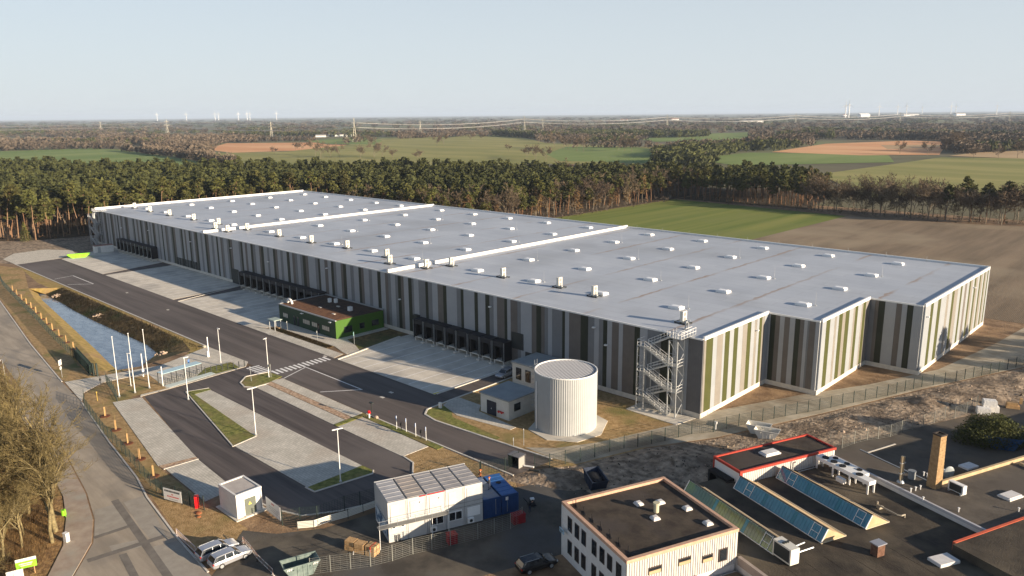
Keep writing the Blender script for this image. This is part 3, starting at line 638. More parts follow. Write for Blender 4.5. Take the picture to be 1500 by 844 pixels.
for i, (x, y) in enumerate(lst):
    lab = 'cream air unit along the front warehouse roof edge, %s from the left' % ORD[i]
    if i == 0: ac.location = (x,y,H); ac['label'] = lab; ac['group'] = 'air units along the front roof edge'
    else: dup(ac, (x,y,H), random.uniform(-.05,.05), lab, 'air units along the front roof edge')
solo('exhaust_pipe', MB().tube((0,0,0),(0,0,1.5),.12).tube((.5,0,0),(.5,0,1.5),.12).box(-.3,-.4,.02,.9,.4,.15).tube((0,0,1.5),(.3,0,1.75),.12).tube((.5,0,1.5),(.8,0,1.75),.12), GREYM,
     'pair of galvanised exhaust pipes on the roof beside the stair tower', 'exhaust pipe', loc=(-66.2,112.4,H))
rod = MB().tube((0,0,0),(0,0,2.6),.035,.02,4).box(-.2,-.2,0,.2,.2,.12).mesh('lightning_rod', GREYM)
k = 0
for i, x in enumerate(Xc[5:]):
    for j, y in enumerate(Yc[:4]):
        if (i+j) % 2 == 0 and not (x > -62 and y < 133):
            tag(link('lightning_rod', rod, None, (x+1.9, y+1.2, H)), 'thin lightning rod right of the dome, %s from left in the %s row' % (ORD[i+5], ('front','second','middle','fourth')[j]), 'lightning rod', 'lightning rods on the warehouse roof')
for k_, x in enumerate(np.arange(-330, -45, 9.5)):
    tag(link('lightning_rod', rod, None, (x, YB-.6, H), scale=(1,1,.5)), 'short lightning rod on the rear warehouse roof edge, %s from the left' % ordn(k_), 'lightning rod', 'short rods along the rear roof edge')
# ------------------------------------------------------------------ stair towers
def stair_tower(name, label, loc, mirror=1, scale=1):
    t = thing(name, label, 'stair tower', loc)
    LX, RX, D = -2.3, 2.5, 2.4          # local x of tower sides, depth (towards -y)
    for x in (LX-1.4, LX, RX, RX+1.6):
        for y in (-D, -.15):
            part('post', MB().box(x-.09,y-.09,0,x+.09,y+.09,13.4 if x > 0 else 11.4), GREYM, t)
    lv = [('R',0),('L',2.4),('R',4.5),('L',6.8),('R',9.0),('L',11.3),('R',13.9)]
    for s, z in lv[1:]:
        xa, xb = (LX-1.4, LX) if s == 'L' else (RX, RX+1.6)
        part('landing', MB().box(xa,-D,z-.12,xb,-.1,z), GREYM, t)
        r = MB()
        for hz in (.5, 1.05): r.path([(xa if s=='L' else xb,-.15,z+hz),(xa if s=='L' else xb,-D,z+hz),(xb if s=='L' else xa,-D,z+hz)], .035, 4)
        for x_ in (xa,(xa+xb)/2,xb): r.tube((x_,-D,z),(x_,-D,z+1.05),.03,n=4)
        part('landing_rail', r, WHITEM, t)
    for (s, z0), (s1, z1) in zip(lv[:-1], lv[1:]):
        a, b = (RX, LX) if s == 'R' else (LX, RX); y0, y1 = ((-D, -D/2-.1) if s == 'R' else (-D/2+.05, -.15))
        f = MB(); n = 12
        for k in range(n):
            q = (k+.5)/n; x_ = a+(b-a)*q; zz = z0+(z1-z0)*(k+1)/n; f.box(x_-.25, y0+.06, zz-.05, x_+.25, y1-.06, zz)
        f.bar((a,y0,z0-.05),(b,y0,z1-.05),.06,.26); f.bar((a,y1,z0-.05),(b,y1,z1-.05),.06,.26)
        part('stair_flight', f, GREYM, t)
        r = MB()
        for yy in (y0, y1):
            for hz in (.55,1.05): r.tube((a,yy,z0+hz),(b,yy,z1+hz),.035,n=4)
            for q in (0,.25,.5,.75,1): r.tube((a+(b-a)*q,yy,z0+(z1-z0)*q),(a+(b-a)*q,yy,z0+(z1-z0)*q+1.05),.03,n=4)
        part('handrail', r, WHITEM, t)
    br = MB()
    for (xa, xb, top) in ((RX,RX+1.6,13.4),(LX-1.4,LX,11.4)):
        n = 6
        for k in range(n):
            z0, z1 = top*k/n, top*(k+1)/n
            if k % 2: z0, z1 = z1, z0
            br.tube((xb if xb>0 else xa,-D,z0),(xb if xb>0 else xa,-.15,z1),.04,n=4)
            br.tube((xa,-D,z0),(xb,-D,z1),.035,n=4) if xb > 0 else None
            br.tube((xa,-D,max(z0,z1)),(xb,-D,max(z0,z1)),.04,n=4)
    part('brace', br, GREYM, t)
    part('roof_bridge', MB().box(RX-.2,-2.6,13.9,RX+2.4,-1.3+1.2,13.98).box(RX+1.6,-.2,13.9,RX+2.4,2.0,13.98), GREYM, t)
    r = MB()
    for hz in (.5,1.1): r.path([(RX-.2,-2.6,14+hz),(RX+2.4,-2.6,14+hz),(RX+2.4,2.0,14+hz)], .04, 4); r.tube((RX+1.6,-.1,14+hz),(RX+1.6,2,14+hz),.04,n=4)
    for q in range(6): r.tube((RX-.2+q*.5,-2.6,13.98),(RX-.2+q*.5,-2.6,15.1),.035,n=4); r.tube((RX+2.4,-2.6+q*.9,13.98),(RX+2.4,-2.6+q*.9,15.1),.035,n=4)
    part('bridge_rail', r, WHITEM, t)
    return t
st = stair_tower('stair_tower', 'galvanised zigzag fire stair tower against the near corner of the warehouse', (-68.0, YF-.3, 0))
dup(st, (-334.2, YF-.3, 0), 0, 'distant galvanised stair tower at the far left corner of the warehouse')
part('emergency_door', MB().box(-68.9,YF-.14,6.9,-67.9,YF-.05,9.0), DARKM, wh, True)
# ------------------------------------------------------------------ office pavilion
off = thing('office_pavilion', 'low dark green office pavilion with bright green end wall and brown planted roof', 'office', (-159,102,0))
ox0, ox1, oy0, oy1, oh = -171.3, -146.5, 95.0, 108.5, 4.3
part('wall', MB().box(ox0,oy0,0,ox1-.02,oy1,oh-.1), OFFD, off, True)
part('end_wall', MB().box(ox1-.03,oy0-.03,0,ox1+.1,oy1,oh-.02), OFFG, off, True, label='bright green end wall')
part('roof', MB().box(ox0+.2,oy0+.2,oh-.12,ox1-.2,oy1-.1,oh+.02), mat('dark_roof', (.04,.025,.018), (.09,.05,.03), .8, .9), off, True)
part('planted_strip', MB().box(ox0+.4,oy0+.4,oh+.01,ox1-.4,oy0+5.2,oh+.09), SEDUM, off, True)
part('roof_edge', MB().box(ox0-.1,oy0-.12,oh-.08,ox1+.15,oy0+.2,oh+.16).box(ox0-.1,oy0+.2,oh-.08,ox0+.25,oy1,oh+.16).box(ox0,oy1-.1,oh-.08,ox1,oy1+.15,oh+.3), GREYM, off, True)
for xa, n in ((-169.4,3),(-164.6,1),(-163.0,1),(-160.3,4),(-156.4,3),(-154.0,1),(-152.0,4)):
    door_ = n == 1
    w_ = part('window', MB().box(xa,oy0-.06,.2 if door_ else 1.3,xa+.75*n+.1,oy0+.02,2.5), DARKM, off, True)
    for k in range(n): part('pane', MB().box(xa+.08+k*.75,oy0-.09,.3 if door_ else 1.4,xa+.68+k*.75,oy0-.05,2.4), LGLASS if not door_ else GLASS, w_)
for yy, wd, z0 in ((97.2,2.2,1.0),(101.5,1.4,1.1),(105,2.0,1.1)):
    w_ = part('window', MB().box(ox1+.08,yy,z0,ox1+.15,yy+wd,2.5), DARKM, off, True)
    part('pane', MB().box(ox1+.14,yy+.1,z0+.1,ox1+.18,yy+wd-.1,2.4), GLASS, w_)
for a in ((-152.5,102.5,.9,.9,1.0),(-163.5,104.2,.7,.7,1.0),(-162,105,.7,.7,1.0)): part('roof_unit', MB().box(a[0],a[1],oh,a[0]+a[2],a[1]+a[3],oh+a[4]), WHITEM, off, True)
for a in ((-152.5,98),(-160.5,99.5),(-158,103)): part('roof_vent', MB().box(a[0],a[1],oh+.02,a[0]+1,a[1]+.5,oh+.2), CONC2, off, True)
mb = MB(); pts = [(-169.4+1.1*math.cos(R(a)), 97, oh+.1+1.0*math.sin(R(a))) for a in range(0,181,20)]; mb.path(pts, .28, 8)
part('vent_bend', mb, WHITEM, off, True)
for x_ in (-160.7,-148.7): part('spot_lamp', MB().box(x_,oy0-.5,3.7,x_+.8,oy0,3.85), WHITEM, off, True)
can = thing('smoking_shelter', 'small flat roofed steel shelter at the left end of the office bays', 'shelter', (-164.5,89.9,0))
for a in ((-1.2,-.8),(1.2,-.8),(-1.2,.8),(1.2,.8)): part('post', MB().box(a[0]-.06,a[1]-.06,0,a[0]+.06,a[1]+.06,2.5), GREYM, can)
part('roof', MB().box(-1.5,-1.1,2.5,1.5,1.1,2.65), mat('pale_green_steel',(.35,.42,.38),rough=.5), can); part('bench', MB().box(-1,.3,.4,1,.7,.5), WOOD, can)
# ------------------------------------------------------------------ tank
tk = thing('water_tank', 'tall round cream sprinkler tank of ribbed steel with sloping cap', 'tank', (-75.8,92,0))
R_, TH, N = 5.05, 9.6, 90; TC = mat('tank_steel', (.37,.385,.385), (.40,.415,.415), .6, .5)
prof = []; mb = MB(); vs = []
for i in range(N*2):
    a = 2*math.pi*i/(N*2); r = R_+(.035 if (i % 2) else -.015); vs += [(r*math.cos(a), r*math.sin(a), .1), (r*math.cos(a), r*math.sin(a), TH)]
n2 = N*2
mb.add(vs, [(2*i,2*((i+1)%n2),2*((i+1)%n2)+1,2*i+1) for i in range(n2)])
part('shell', mb, TC, tk)
def tank_stripes(M, n, l, b, cur):
    g = n.new('ShaderNodeNewGeometry'); wv = n.new('ShaderNodeTexWave'); wv.bands_direction = 'X'; l.new(g.outputs['Position'], wv.inputs[0]); wv.inputs['Scale'].default_value = 1.0
    mx = n.new('ShaderNodeMix'); mx.data_type = 'RGBA'; l.new(wv.outputs[1], mx.inputs[0]); mx.inputs[6].default_value = (.20,.23,.29,1); mx.inputs[7].default_value = (.52,.53,.55,1)
    l.new(mx.outputs[2], b.inputs['Base Color'])
vs = [(R_*math.cos(2*math.pi*i/48), R_*math.sin(2*math.pi*i/48), TH-.12) for i in range(48)]
part('cap', MB().add(vs, [tuple(range(48))]), mat('tank_cap', (.10,.11,.13), rough=.5), tk)
for k in range(22):
    x_ = -4.8+k*9.6/21; hw = math.sqrt(max(0, R_*R_-x_*x_))-.05
    part('roof_rib', MB().box(x_-.10,-hw,TH-.12,x_+.10,hw,TH-.04), mat('rib_steel', (.46,.47,.50), rough=.35, metal=.3), tk)
mb = MB(); 
for i in range(48):
    a, b = 2*math.pi*i/48, 2*math.pi*(i+1)/48; mb.bar((R_*math.cos(a),R_*math.sin(a),TH),(R_*math.cos(b),R_*math.sin(b),TH),.16,.16)
part('rim', mb, WHITEM, tk)
aa = math.atan2(-8,-.5+0.); part('downpipe', MB().tube((-2.2,-4.75,.2),(-2.2,-4.75,8.3),.1,n=8), WHITEM, tk)
lad = MB()
for yy in (-.3,.3): lad.tube((-5.2,yy-1.5,.3),(-5.2,yy-1.5,TH+.9),.04,n=4)
for k in range(24): lad.tube((-5.2,-1.8,.5+k*.4),(-5.2,-1.2,.5+k*.4),.025,n=4)
for k in range(8): lad.path([(-5.2,-1.9,2.5+k*.9),(-5.9,-1.9,2.5+k*.9),(-5.9,-1.1,2.5+k*.9),(-5.2,-1.1,2.5+k*.9)], .03, 4)
part('caged_ladder', lad, GREYM, tk)
ph = thing('pump_house', 'low flat roofed grey pump house with dark double door in front of the round tank', 'pump house', (-87,89,0))
part('wall', MB().box(-90.5,86.8,0,-83.8,93.8,3.35), SHED, ph, True)
part('roof', MB().box(-90.7,86.6,3.35,-83.6,94,3.55), mat('grey_roof',(.26,.28,.28),(.32,.34,.34),.5,.8), ph, True)
d_ = part('door', MB().box(-88.9,86.7,.05,-86.7,86.82,2.5), mat('door_navy',(.02,.025,.04),rough=.5), ph, True)
part('handle', MB().box(-87.85,86.66,1.1,-87.75,86.7,1.3), WHITEM, d_)
part('window', MB().box(-83.82,88.1,1.3,-83.7,89.6,2.6), GLASS, ph, True)
part('sprinkler_head', MB().box(-86.2,86.5,1.1,-84.9,86.8,1.25).tube((-85.9,86.5,1.3),(-85.9,86.5,1.0),.15).tube((-85.2,86.5,1.3),(-85.2,86.5,1.0),.15), RED, ph, True)
tb = thing('plant_house', 'taller grey plant house with two dark windows behind the pump house', 'plant house', (-92,104,0))
part('wall', MB().box(-96.6,101.2,0,-87.5,108.2,4.0), SHED, tb, True)
part('roof', MB().box(-96.8,101.0,4.0,-87.3,108.4,4.2), mat('grey_roof',()), tb, True)
for xx in (-95.6,-93.2): 
    w_ = part('window', MB().box(xx,101.1,.9,xx+1.3,101.22,3.2), DARKM, tb, True); part('pane', MB().box(xx+.12,101.07,1.0,xx+1.18,101.12,3.1), GLASS, w_)
# ------------------------------------------------------------------ transformer hut by the road
hut = thing('transformer_hut', 'small white flat roofed concrete hut with a grey door and yellow warning triangle', 'hut', (-89,42,0))
hx0, hx1, hy0, hy1, hh = -91.6, -86.9, 40.2, 43.7, 3.35
part('base', MB().box(hx0-.5,hy0-.4,0,hx1+.5,hy1+.4,.12), CONC, hut, True)
part('wall', MB().box(hx0,hy0,.1,hx1,hy1,hh-.2), WHITE, hut, True)
part('roof', MB().box(hx0+.25,hy0+.25,hh-.25,hx1-.25,hy1-.25,hh-.12), mat('hut_roof',(.42,.38,.35),(.5,.46,.42),1,.8), hut, True)
part('parapet', MB().box(hx0-.03,hy0-.03,hh-.25,hx0+.25,hy1+.03,hh).box(hx1-.25,hy0-.03,hh-.25,hx1+.03,hy1+.03,hh).box(hx0+.25,hy0-.03,hh-.25,hx1-.25,hy0+.22,hh-.003).box(hx0+.25,hy1-.22,hh-.25,hx1-.25,hy1+.03,hh-.003), WHITE, hut, True)
d_ = part('door', MB().box(hx1-.02,41.3,.15,hx1+.06,42.8,2.4), mat('door_grey',(.13,.145,.12),rough=.5), hut, True)
part('warning_triangle', MB().add([(hx1+.07,41.75,1.5),(hx1+.07,42.2,1.5),(hx1+.07,41.975,1.9)],[(0,1,2)]), YPAINT, d_)
part('threshold', MB().box(hx1,41.1,.12,hx1+.5,43,.2), CONC2, hut, True)
part('conduit', MB().tube((hx1+.06,43.5,.3),(hx1+.06,43.5,2.4),.05), GREYM, hut, True)
# ------------------------------------------------------------------ site containers (local x = along the row, y = depth away from the viewer side)
CO = Vector((-68.2, 49.8, 0)); ANG_V = A68
def cont(name, label, i, lvl, colm, group=None, front_parts=None, L=6.06, W=2.44, Ht=2.6, org=CO, off=(0,0)):
    """long side runs away (-u); width along v"""
    o = Vector((org.x, org.y, 0))+Vector((UV_V.x, UV_V.y, 0))*(i*W+off[0])+Vector((-UV_U.x, -UV_U.y, 0))*off[1]
    t = thing(name, label, 'container', (o.x, o.y, .1+lvl*(Ht+.02)), ANG_V, group)   # local +x = v, local -y = u (towards viewer), +y = away
    g = .03
    b = MB().box(g+.05,.05,.1,W-g-.05,L-.05,Ht-.08)
    part('wall', b, colm[0], t)
    f = MB()
    for x in (g, W-g-.12):
        for y in (0, L-.12): f.box(x,y,0,x+.12,y+.12,Ht)
    f.box(g+.12,0,0,W-g-.12,.12,.12).box(g+.12,0,Ht-.14,W-g-.12,.12,Ht).box(g+.12,L-.12,0,W-g-.12,L,.12).box(g+.12,L-.12,Ht-.14,W-g-.12,L,Ht)
    f.box(g,.12,0,g+.1,L-.12,.12).box(W-g-.1,.12,0,W-g,L-.12,.12)
    part('frame', f, colm[1], t)
    r = MB().box(g+.1,.1,Ht-.09,W-g-.1,L-.1,Ht-.03)
    for k in range(6): r.box(g+.1,.3+k*1.0,Ht-.03,W-g-.1,.45+k*1.0,Ht+.0)
    part('roof', r, colm[2], t)
    return t
CW = mat('container_white', (.46,.46,.45), (.52,.515,.50), .8, .5); CF = mat('container_frame', (.48,.48,.47), (.54,.54,.53), 1, .5)
CR = [mat('container_roof_a', (.30,.29,.29), (.40,.385,.38), .6, .7, stretch=(1,1,1)), mat('container_roof_b', (.33,.30,.275), (.43,.38,.34), .6, .7), mat('container_roof_c', (.36,.36,.37), (.44,.44,.45), .6, .6)]
pos5 = ['leftmost', 'second from left', 'middle', 'second from right', 'rightmost']
for lvl in (0,1):
    for i in range(5):
        t = cont('site_container', 'white office container, %s of the %s row of the stacked site offices' % (pos5[i], 'upper' if lvl else 'lower'), i*1.0, lvl, (CW, CF, CR[[2,1,0,0,0][i]]), 'white stacked office containers')
        if lvl == 1:
            part('door_panel', MB().box(.35,-.01,.15,1.3,.05,2.2), CF, t)
            if i in (1,2): part('wall_lamp', MB().box(1.6,-.12,1.75,1.8,.03,1.9), WHITEM, t)
            if i in (1,2): part('red_trim', MB().box(.1 if i==2 else 1.5,-.03,2.5,2.35,-.003,2.62), RED, t)
        else:
            if i == 0:
                for x in (.4, 1.5):
                    w_ = part('window', MB().box(x,-.06,1.75,x+.55,.06,2.2), WHITEM, t); part('pane', MB().box(x+.1,-.08,1.84,x+.45,-.055,2.1), GLASS, w_)
                for x in (.9,1.3): part('pipe', MB().tube((x,-.15,0),(x,-.15,.9),.07), DARKM, t)
            if i in (2,3):
                w_ = part('window', MB().box(.3,-.06,.95,2.1,.06,2.15), WHITEM, t)
                for x in (.4,1.26): part('pane', MB().box(x,-.08,1.05,x+.74,-.055,2.05), GLASS, w_)
            if i == 4: part('shutter', MB().box(.35,-.05,1.0,2.05,.05,2.2), mat('white_board', (.80,.80,.78), rough=.6), t)
            if i in (2,4):
                u_ = part('climate_unit', MB().box(.25,-.5,.35,1.05,-.12,.95), WHITEM, t); part('fan', MB().tube((.65,-.51,.65),(.65,-.53,.65),.22,n=10), DARKM, u_)
stw = thing('stair_platform', 'galvanised access walkway with railing along the upper row of white office containers', 'walkway', (CO.x, CO.y, 0), ANG_V)
g_ = MB().box(-1.4,-.95,2.58,7.4,-.05,2.64)
part('walkway', g_, mat('grating', (.20,.20,.19), rough=.6), stw)
for x in (-1.3, .9, 3.1, 5.2, 7.3):
    if x < 0 or x > 5: part('post', MB().tube((x,-.9,0),(x,-.9,2.6),.045,n=5), WHITEM, stw)
    part('rail_post', MB().tube((x,-.9,2.6),(x,-.9,3.6),.025,n=4), GREYM, stw)
part('handrail', MB().tube((-1.4,-.9,3.6),(7.4,-.9,3.6),.025,n=4).tube((-1.4,-.9,3.1),(7.4,-.9,3.1),.02,n=4).path([(-1.4,-.9,3.6),(-1.4,-.1,3.6)],.025,4), GREYM, stw)
part('thin_rail', MB().tube((7.4,-.3,3.3),(12.1,-.3,3.3),.02,n=4).tube((7.4,-.3,2.75),(12.1,-.3,2.75),.02,n=4), DARKM, stw)
mural = MB().box(-.03,.4,.6,0,5.6,2.4)
part('printed_sheet', mural, mat('mural_print', (.05,.12,.22), (.55,.62,.66), .9, .5, contrast=(.45,.55)), bpy.data.objects['site_container'], label='blue and white printed sheet on the end wall')
BR = mat('blue_roof', (.02,.10,.30), (.035,.13,.35), 1.5, .5); 
for i, rm in ((0, mat('faded_blue_roof', (.22,.24,.24), (.10,.16,.30), .6, .7)), (1, BR)):
    t = cont('blue_container', ['dark blue steel container with a faded grey roof beside the white office containers', 'dark blue steel container with a bright blue roof, the outer of the pair'][i], 0, 0, (BLUE, BLUE, rm), 'blue storage containers', org=CO, off=(12.35+i*2.5, .2))
    c = MB()
    for k in range(9): c.box(.22+k*.23,.0,.2,.32+k*.23,.05,2.4)
    part('rib_panel', c, BLUE, t); part('lock_bar', MB().tube((1.7-.9*i,-.03,.3),(1.7-.9*i,-.03,2.4),.03,n=5), GREYM, t)
    part('roof_opening' if i==1 else 'roof_stain', MB().tube((1.2,3.6,2.56),(1.2,3.6,2.62+.0),.35,n=12), BLACK, t)
    if i == 1: part('notice', MB().box(.6,-.02,1.9,.95,.0,2.35), WHITEM, t)
# ------------------------------------------------------------------ the old works: office block, hall, annexes
def uvthing(name, label, cat, s, t, z=0, group=None):
    x, y = uv(s, t); return thing(name, label, cat, (x, y, z), A68, group)     # local x = +t, local y = -s
def ub(mb, s0, s1, t0, t1, z0, z1): return mb.box(t0, -s1, z0, t1, -s0, z1)
def ribs(M, n, l, b, cur):
    tc = n.new('ShaderNodeTexCoord'); wv = n.new('ShaderNodeTexWave'); wv.bands_direction = 'X'; l.new(tc.outputs['Object'], wv.inputs[0]); wv.inputs['Scale'].default_value = .8
    mx = n.new('ShaderNodeMix'); mx.data_type = 'RGBA'; l.new(wv.outputs[1], mx.inputs[0]); mx.inputs[6].default_value = (.47,.46,.44,1); mx.inputs[7].default_value = (.53,.52,.50,1)
    l.new(mx.outputs[2], b.inputs['Base Color'])
    bp = n.new('ShaderNodeBump'); bp.inputs['Strength'].default_value = .15; bp.inputs['Distance'].default_value = .03; l.new(wv.outputs[1], bp.inputs['Height']); l.new(bp.outputs[0], b.inputs['Normal'])
RIB = mat('ribbed_cladding', (.6,.58,.52), rough=.6, extra=ribs)
COPPER = mat('pink_coping', (.50,.30,.20), (.58,.38,.27), 2, .6)
ob = uvthing('works_office', 'two storey whitewashed office block with dark flat roof and pink coping in the foreground', 'office block', 0, 0)
OH = 6.7
part('wall', ub(MB(), 0.12, 13.2, 0, 14.0, 0, OH-.3), WHITE, ob)
part('ribbed_end', ub(MB(), 13.2, 13.32, 0, 14.1, 2.6, OH-.28), RIB, ob)
n_ = 46; mb = MB()
for k in range(n_): ub(mb, 13.32, 13.38, .05+k*14/n_, .05+k*14/n_+.15, 2.6, OH-.28)
part('cladding_rib', mb, RIB, ob, kind='stuff')
part('roof', ub(MB(), .3, 13.1, .3, 13.8, OH-.35, OH-.28), BROOF, ob)
mb = MB(); ub(mb, -.02, .42, -.04, 14.14, OH-.32, OH+.05); ub(mb, 12.98, 13.42, -.04, 14.14, OH-.32, OH+.05); ub(mb, .42, 12.98, -.04, .38, OH-.32, OH+.047); ub(mb, .42, 12.98, 13.76, 14.14, OH-.32, OH+.047)
part('coping', mb, COPPER, ob)
part('corner_strip', ub(MB(), -.03, .1, -.05, .35, 0, OH-.33), WHITEM, ob)
for z0 in (1.0, 3.9):
    for s in (1.4, 3.0, 4.5, 6.7, 8.3, 9.8, 11.5):
        w_ = part('window', ub(MB(), s, s+.95, -.05, .05, z0, z0+1.75), mat('window_brown', (.07,.05,.045), rough=.5), ob)
        part('pane', ub(MB(), s+.1, s+.85, -.08, -.045, z0+.1, z0+1.65), GLASS, w_)
for (t0, t1, z0, z1, mm) in ((2.6,4.2,4.4,5.2,TAN),(6.3,7.9,4.4,5.2,TAN),(9.4,10.8,3.9,4.7,TAN),(11.6,12.7,3.4,4.9,GLASS)):
    w_ = part('window', ub(MB(), 13.3, 13.42, t0, t1, z0, z1), mat('window_brown',()), ob)
    if mm is TAN: part('pane', ub(MB(), 13.4, 13.45, t0+.1, t1-.1, z1-.35, z1-.1), GLASS, w_); part('blind', ub(MB(), 13.4, 13.46, t0+.08, t1-.08, z0+.05, z0+.4), TAN, w_)
    else: part('pane', ub(MB(), 13.4, 13.45, t0+.12, t1-.1, z0+.12, z1-.1), GLASS, w_)
sg = part('name_sign', ub(MB(), .3, 1.3, -.5, -.42, 3.3, 3.85), mat('sign_pale_blue', (.35,.50,.60), rough=.5), ob)
for k, wd in enumerate((.8,.55)): part('lettering', ub(MB(), .4, .4+wd, -.52, -.503, 3.62-k*.2, 3.7-k*.2), DARKM, sg)
domew = MB().box(-.65,-.65,0,.65,.65,.16).box(-.55,-.55,.16,.55,.55,.3).box(-.35,-.35,.3,.35,.35,.36)
hd = domew.mesh('roof_hatch', mat('hatch_white', (.62,.60,.58), (.70,.68,.66), 2, .5))
for s, t, l_ in ((3.9,7.8,'nearest the left coping'),(4.7,10.2,'beside the vent stack, second from the back'),(7.4,7.6,'in front of the vent stack'),(7.2,12.1,'towards the rear coping'),(10.8,12.1,'nearest the ribbed end wall')):
    tag(link('rooflight', hd, None, (*uv(s,t), OH-.28), A68, (.68,.68,.9)), 'small white rooflight on the works office roof, '+l_, 'rooflight', 'rooflights on the works office')
solo('vent_stack', MB().tube((0,0,0),(0,0,.9),.3,n=12).tube((0,0,.9),(0,0,1.15),.38,n=12), mat('stack_cream', (.50,.47,.33), rough=.7), 'stubby cream vent stack between rooflights on the works office roof', 'vent', loc=(*uv(6.2,8.6), OH-.28))
for k in range(7):
    solo('roof_anchor', MB().bar((-.5,0,.05),(.5,0,.05),.08,.08).tube((.5,0,.05),(.5,0,.6),.04,n=4), BLACK, 'short black wire holder along the left coping of the works office, %s from the back' % ORD[k], 'wire holder', 'black wire holders along the coping', loc=(*uv(1.2+k*1.8, 1.2), OH-.28), rotz=A68+1.2)
# hall
HZ = 3.2
hall = uvthing('works_hall', 'low works hall with a wide black bitumen roof carrying three sawtooth skylights', 'hall', 0, 14.2)
def lb(mb, s0, s1, t0, t1, z0, z1): return mb.box(t0-14.2, -s1, z0, t1-14.2, -s0, z1)
part('wall', lb(lb(MB(), -2.2, 60, 14.3, 25.7, 0, HZ-.1), .5, 60, 25.7, 41.9, 0, HZ-.1), WHITE, hall)
part('roof', lb(lb(MB(), -2.3, 60, 14.25, 25.75, HZ-.12, HZ), .4, 60, 25.75, 42.0, HZ-.12, HZ), BROOF2, hall)
part('fascia', lb(MB(), 13.5, 60, 14.1, 14.5, HZ-.7, HZ+.25), mat('pale_fascia', (.33,.27,.23), (.40,.34,.29), 1, .7), hall)
for k in range(9): part('roof_seam', lb(MB(), 17+.1*k, 40, 17.5+k*2.6, 17.58+k*2.6, HZ, HZ+.012), BROOF, hall)
GL = [mat('skylight_green', (.035,.09,.055), (.09,.17,.03), .35, .15, spec=.9, contrast=(.4,.6)), mat('skylight_blue', (.02,.15,.22), (.035,.20,.28), .9, .12, spec=.9)]
for si, (s0, s1, t0, t1, col) in enumerate(((-1.0,14.6,18.0,21.2,GL[0]),(.9,15.2,24.4,28.2,GL[1]),(1.1,15.2,31.3,35.1,GL[1]))):
    sk = uvthing('sawtooth_skylight', ['greenish sawtooth skylight with ribbed glazing right behind the works office','blue glazed sawtooth skylight in the middle of the black hall roof','blue glazed sawtooth skylight furthest from the works office'][si], 'skylight', s0, t0, HZ, 'sawtooth skylights on the hall')
    L = s1-s0; W = t1-t0; rz = 1.55; rt = .95
    part('body', MB().xprism([], 0, 0) if 0 else MB().add([(0.02,0,0),(W,0,0),(rt,0,rz),(0.02,-L,0),(W,-L,0),(rt,-L,rz)], [(0,1,2),(5,4,3),(1,4,5,2),(0,3,4,1),(0,2,5,3)]), TAN, sk)
    nrm = Vector((-rz, 0, rt)).normalized()
    n_ = 30 if si else 33
    for k in range(n_):
        ya, yb = -L*(k+.03)/n_, -L*(k+.97)/n_
        a = Vector((.02,0,.04)); b = Vector((rt,0,rz-.03)); o_ = nrm*.05
        part('pane', MB().add([(a.x,ya,a.z),(a.x,yb,a.z),(b.x,yb,b.z),(b.x,ya,b.z),(a.x+o_.x,ya,a.z+o_.z),(a.x+o_.x,yb,a.z+o_.z),(b.x+o_.x,yb,b.z+o_.z),(b.x+o_.x,ya,b.z+o_.z)],
             [(0,1,2,3),(7,6,5,4),(0,4,5,1),(1,5,6,2),(2,6,7,3),(3,7,4,0)]), col if k not in ((n_//3),(2*n_//3)) else mat('skylight_pale', (.05,.20,.26), rough=.15), sk)
    fr = MB()
    def sl(q, y, e=.07): return (.02+(rt-.02)*q-e*.85, y, .04+(rz-.07)*q+e*.5)
    for q in (0.02, 1): fr.bar(sl(q,0), sl(q,-L), .07, .07)
    for y in (0,-L): fr.bar(sl(0,y), sl(1,y), .09, .12)
    part('glazing_frame', fr, WHITEM, sk)
    for kk in (.12, .87):
        y0 = -L*kk; f2 = MB()
        for yy in (y0, y0-1.1): f2.bar(sl(0,yy,.09), sl(1,yy,.09), .06, .05)
        for q in ((.45,.95) if si else (.4,.9)): f2.bar(sl(q,y0,.09), sl(q,y0-1.1,.09), .06, .05)
        if si or kk > .5: part('opening_frame', f2, WHITEM, sk)
    part('ridge_cap', MB().bar((rt,0,rz+.03),(rt,-L,rz+.03),.22,.07), DARKM, sk)
    part('base_edge', MB().bar((W,0,.05),(W,-L,.05),.15,.1).bar((0,-L-.03,.05),(W,-L-.03,.05),.08,.1), mat('tan_edge', (.55,.47,.34), rough=.8), sk)
# red edged annex
ra = uvthing('red_edged_annex', 'long white ribbed loading annex with bright red roof edging and dark flat roof', 'annex', -4.8, 25.8)
def rb(mb, s0, s1, t0, t1, z0, z1): return mb.box(t0-25.8, -(s1+4.8), z0, t1-25.8, -(s0+4.8), z1)
part('wall', rb(MB(), -4.7, .3, 25.9, 42.4, 0, 4.8), WHITEM, ra)
mb = MB()
for k in range(52): rb(mb, .3, .36, 25.95+k*.315, 26.13+k*.315, 0, 4.72)
part('cladding_rib', mb, RIB, ra, kind='stuff')
part('roof', rb(MB(), -4.6, .2, 26.0, 42.3, 4.8, 4.86), BROOF, ra)
mb = MB(); rb(mb, -4.85, -4.6, 25.75, 42.55, 4.7, 5.05); rb(mb, .2, .45, 25.75, 42.55, 4.72, 5.05); rb(mb, -4.6, .2, 25.75, 26.0, 4.7, 5.047); rb(mb, -4.6, .2, 42.3, 42.55, 4.7, 5.047)
rb(mb, .28, .42, 25.75, 26.2, 0, 4.7); rb(mb, -4.85, -4.7, 25.75, 26.1, 0, 4.7)
part('red_edging', mb, mat('edging_red', (.42,.05,.03), (.36,.045,.03), 2, .5), ra)
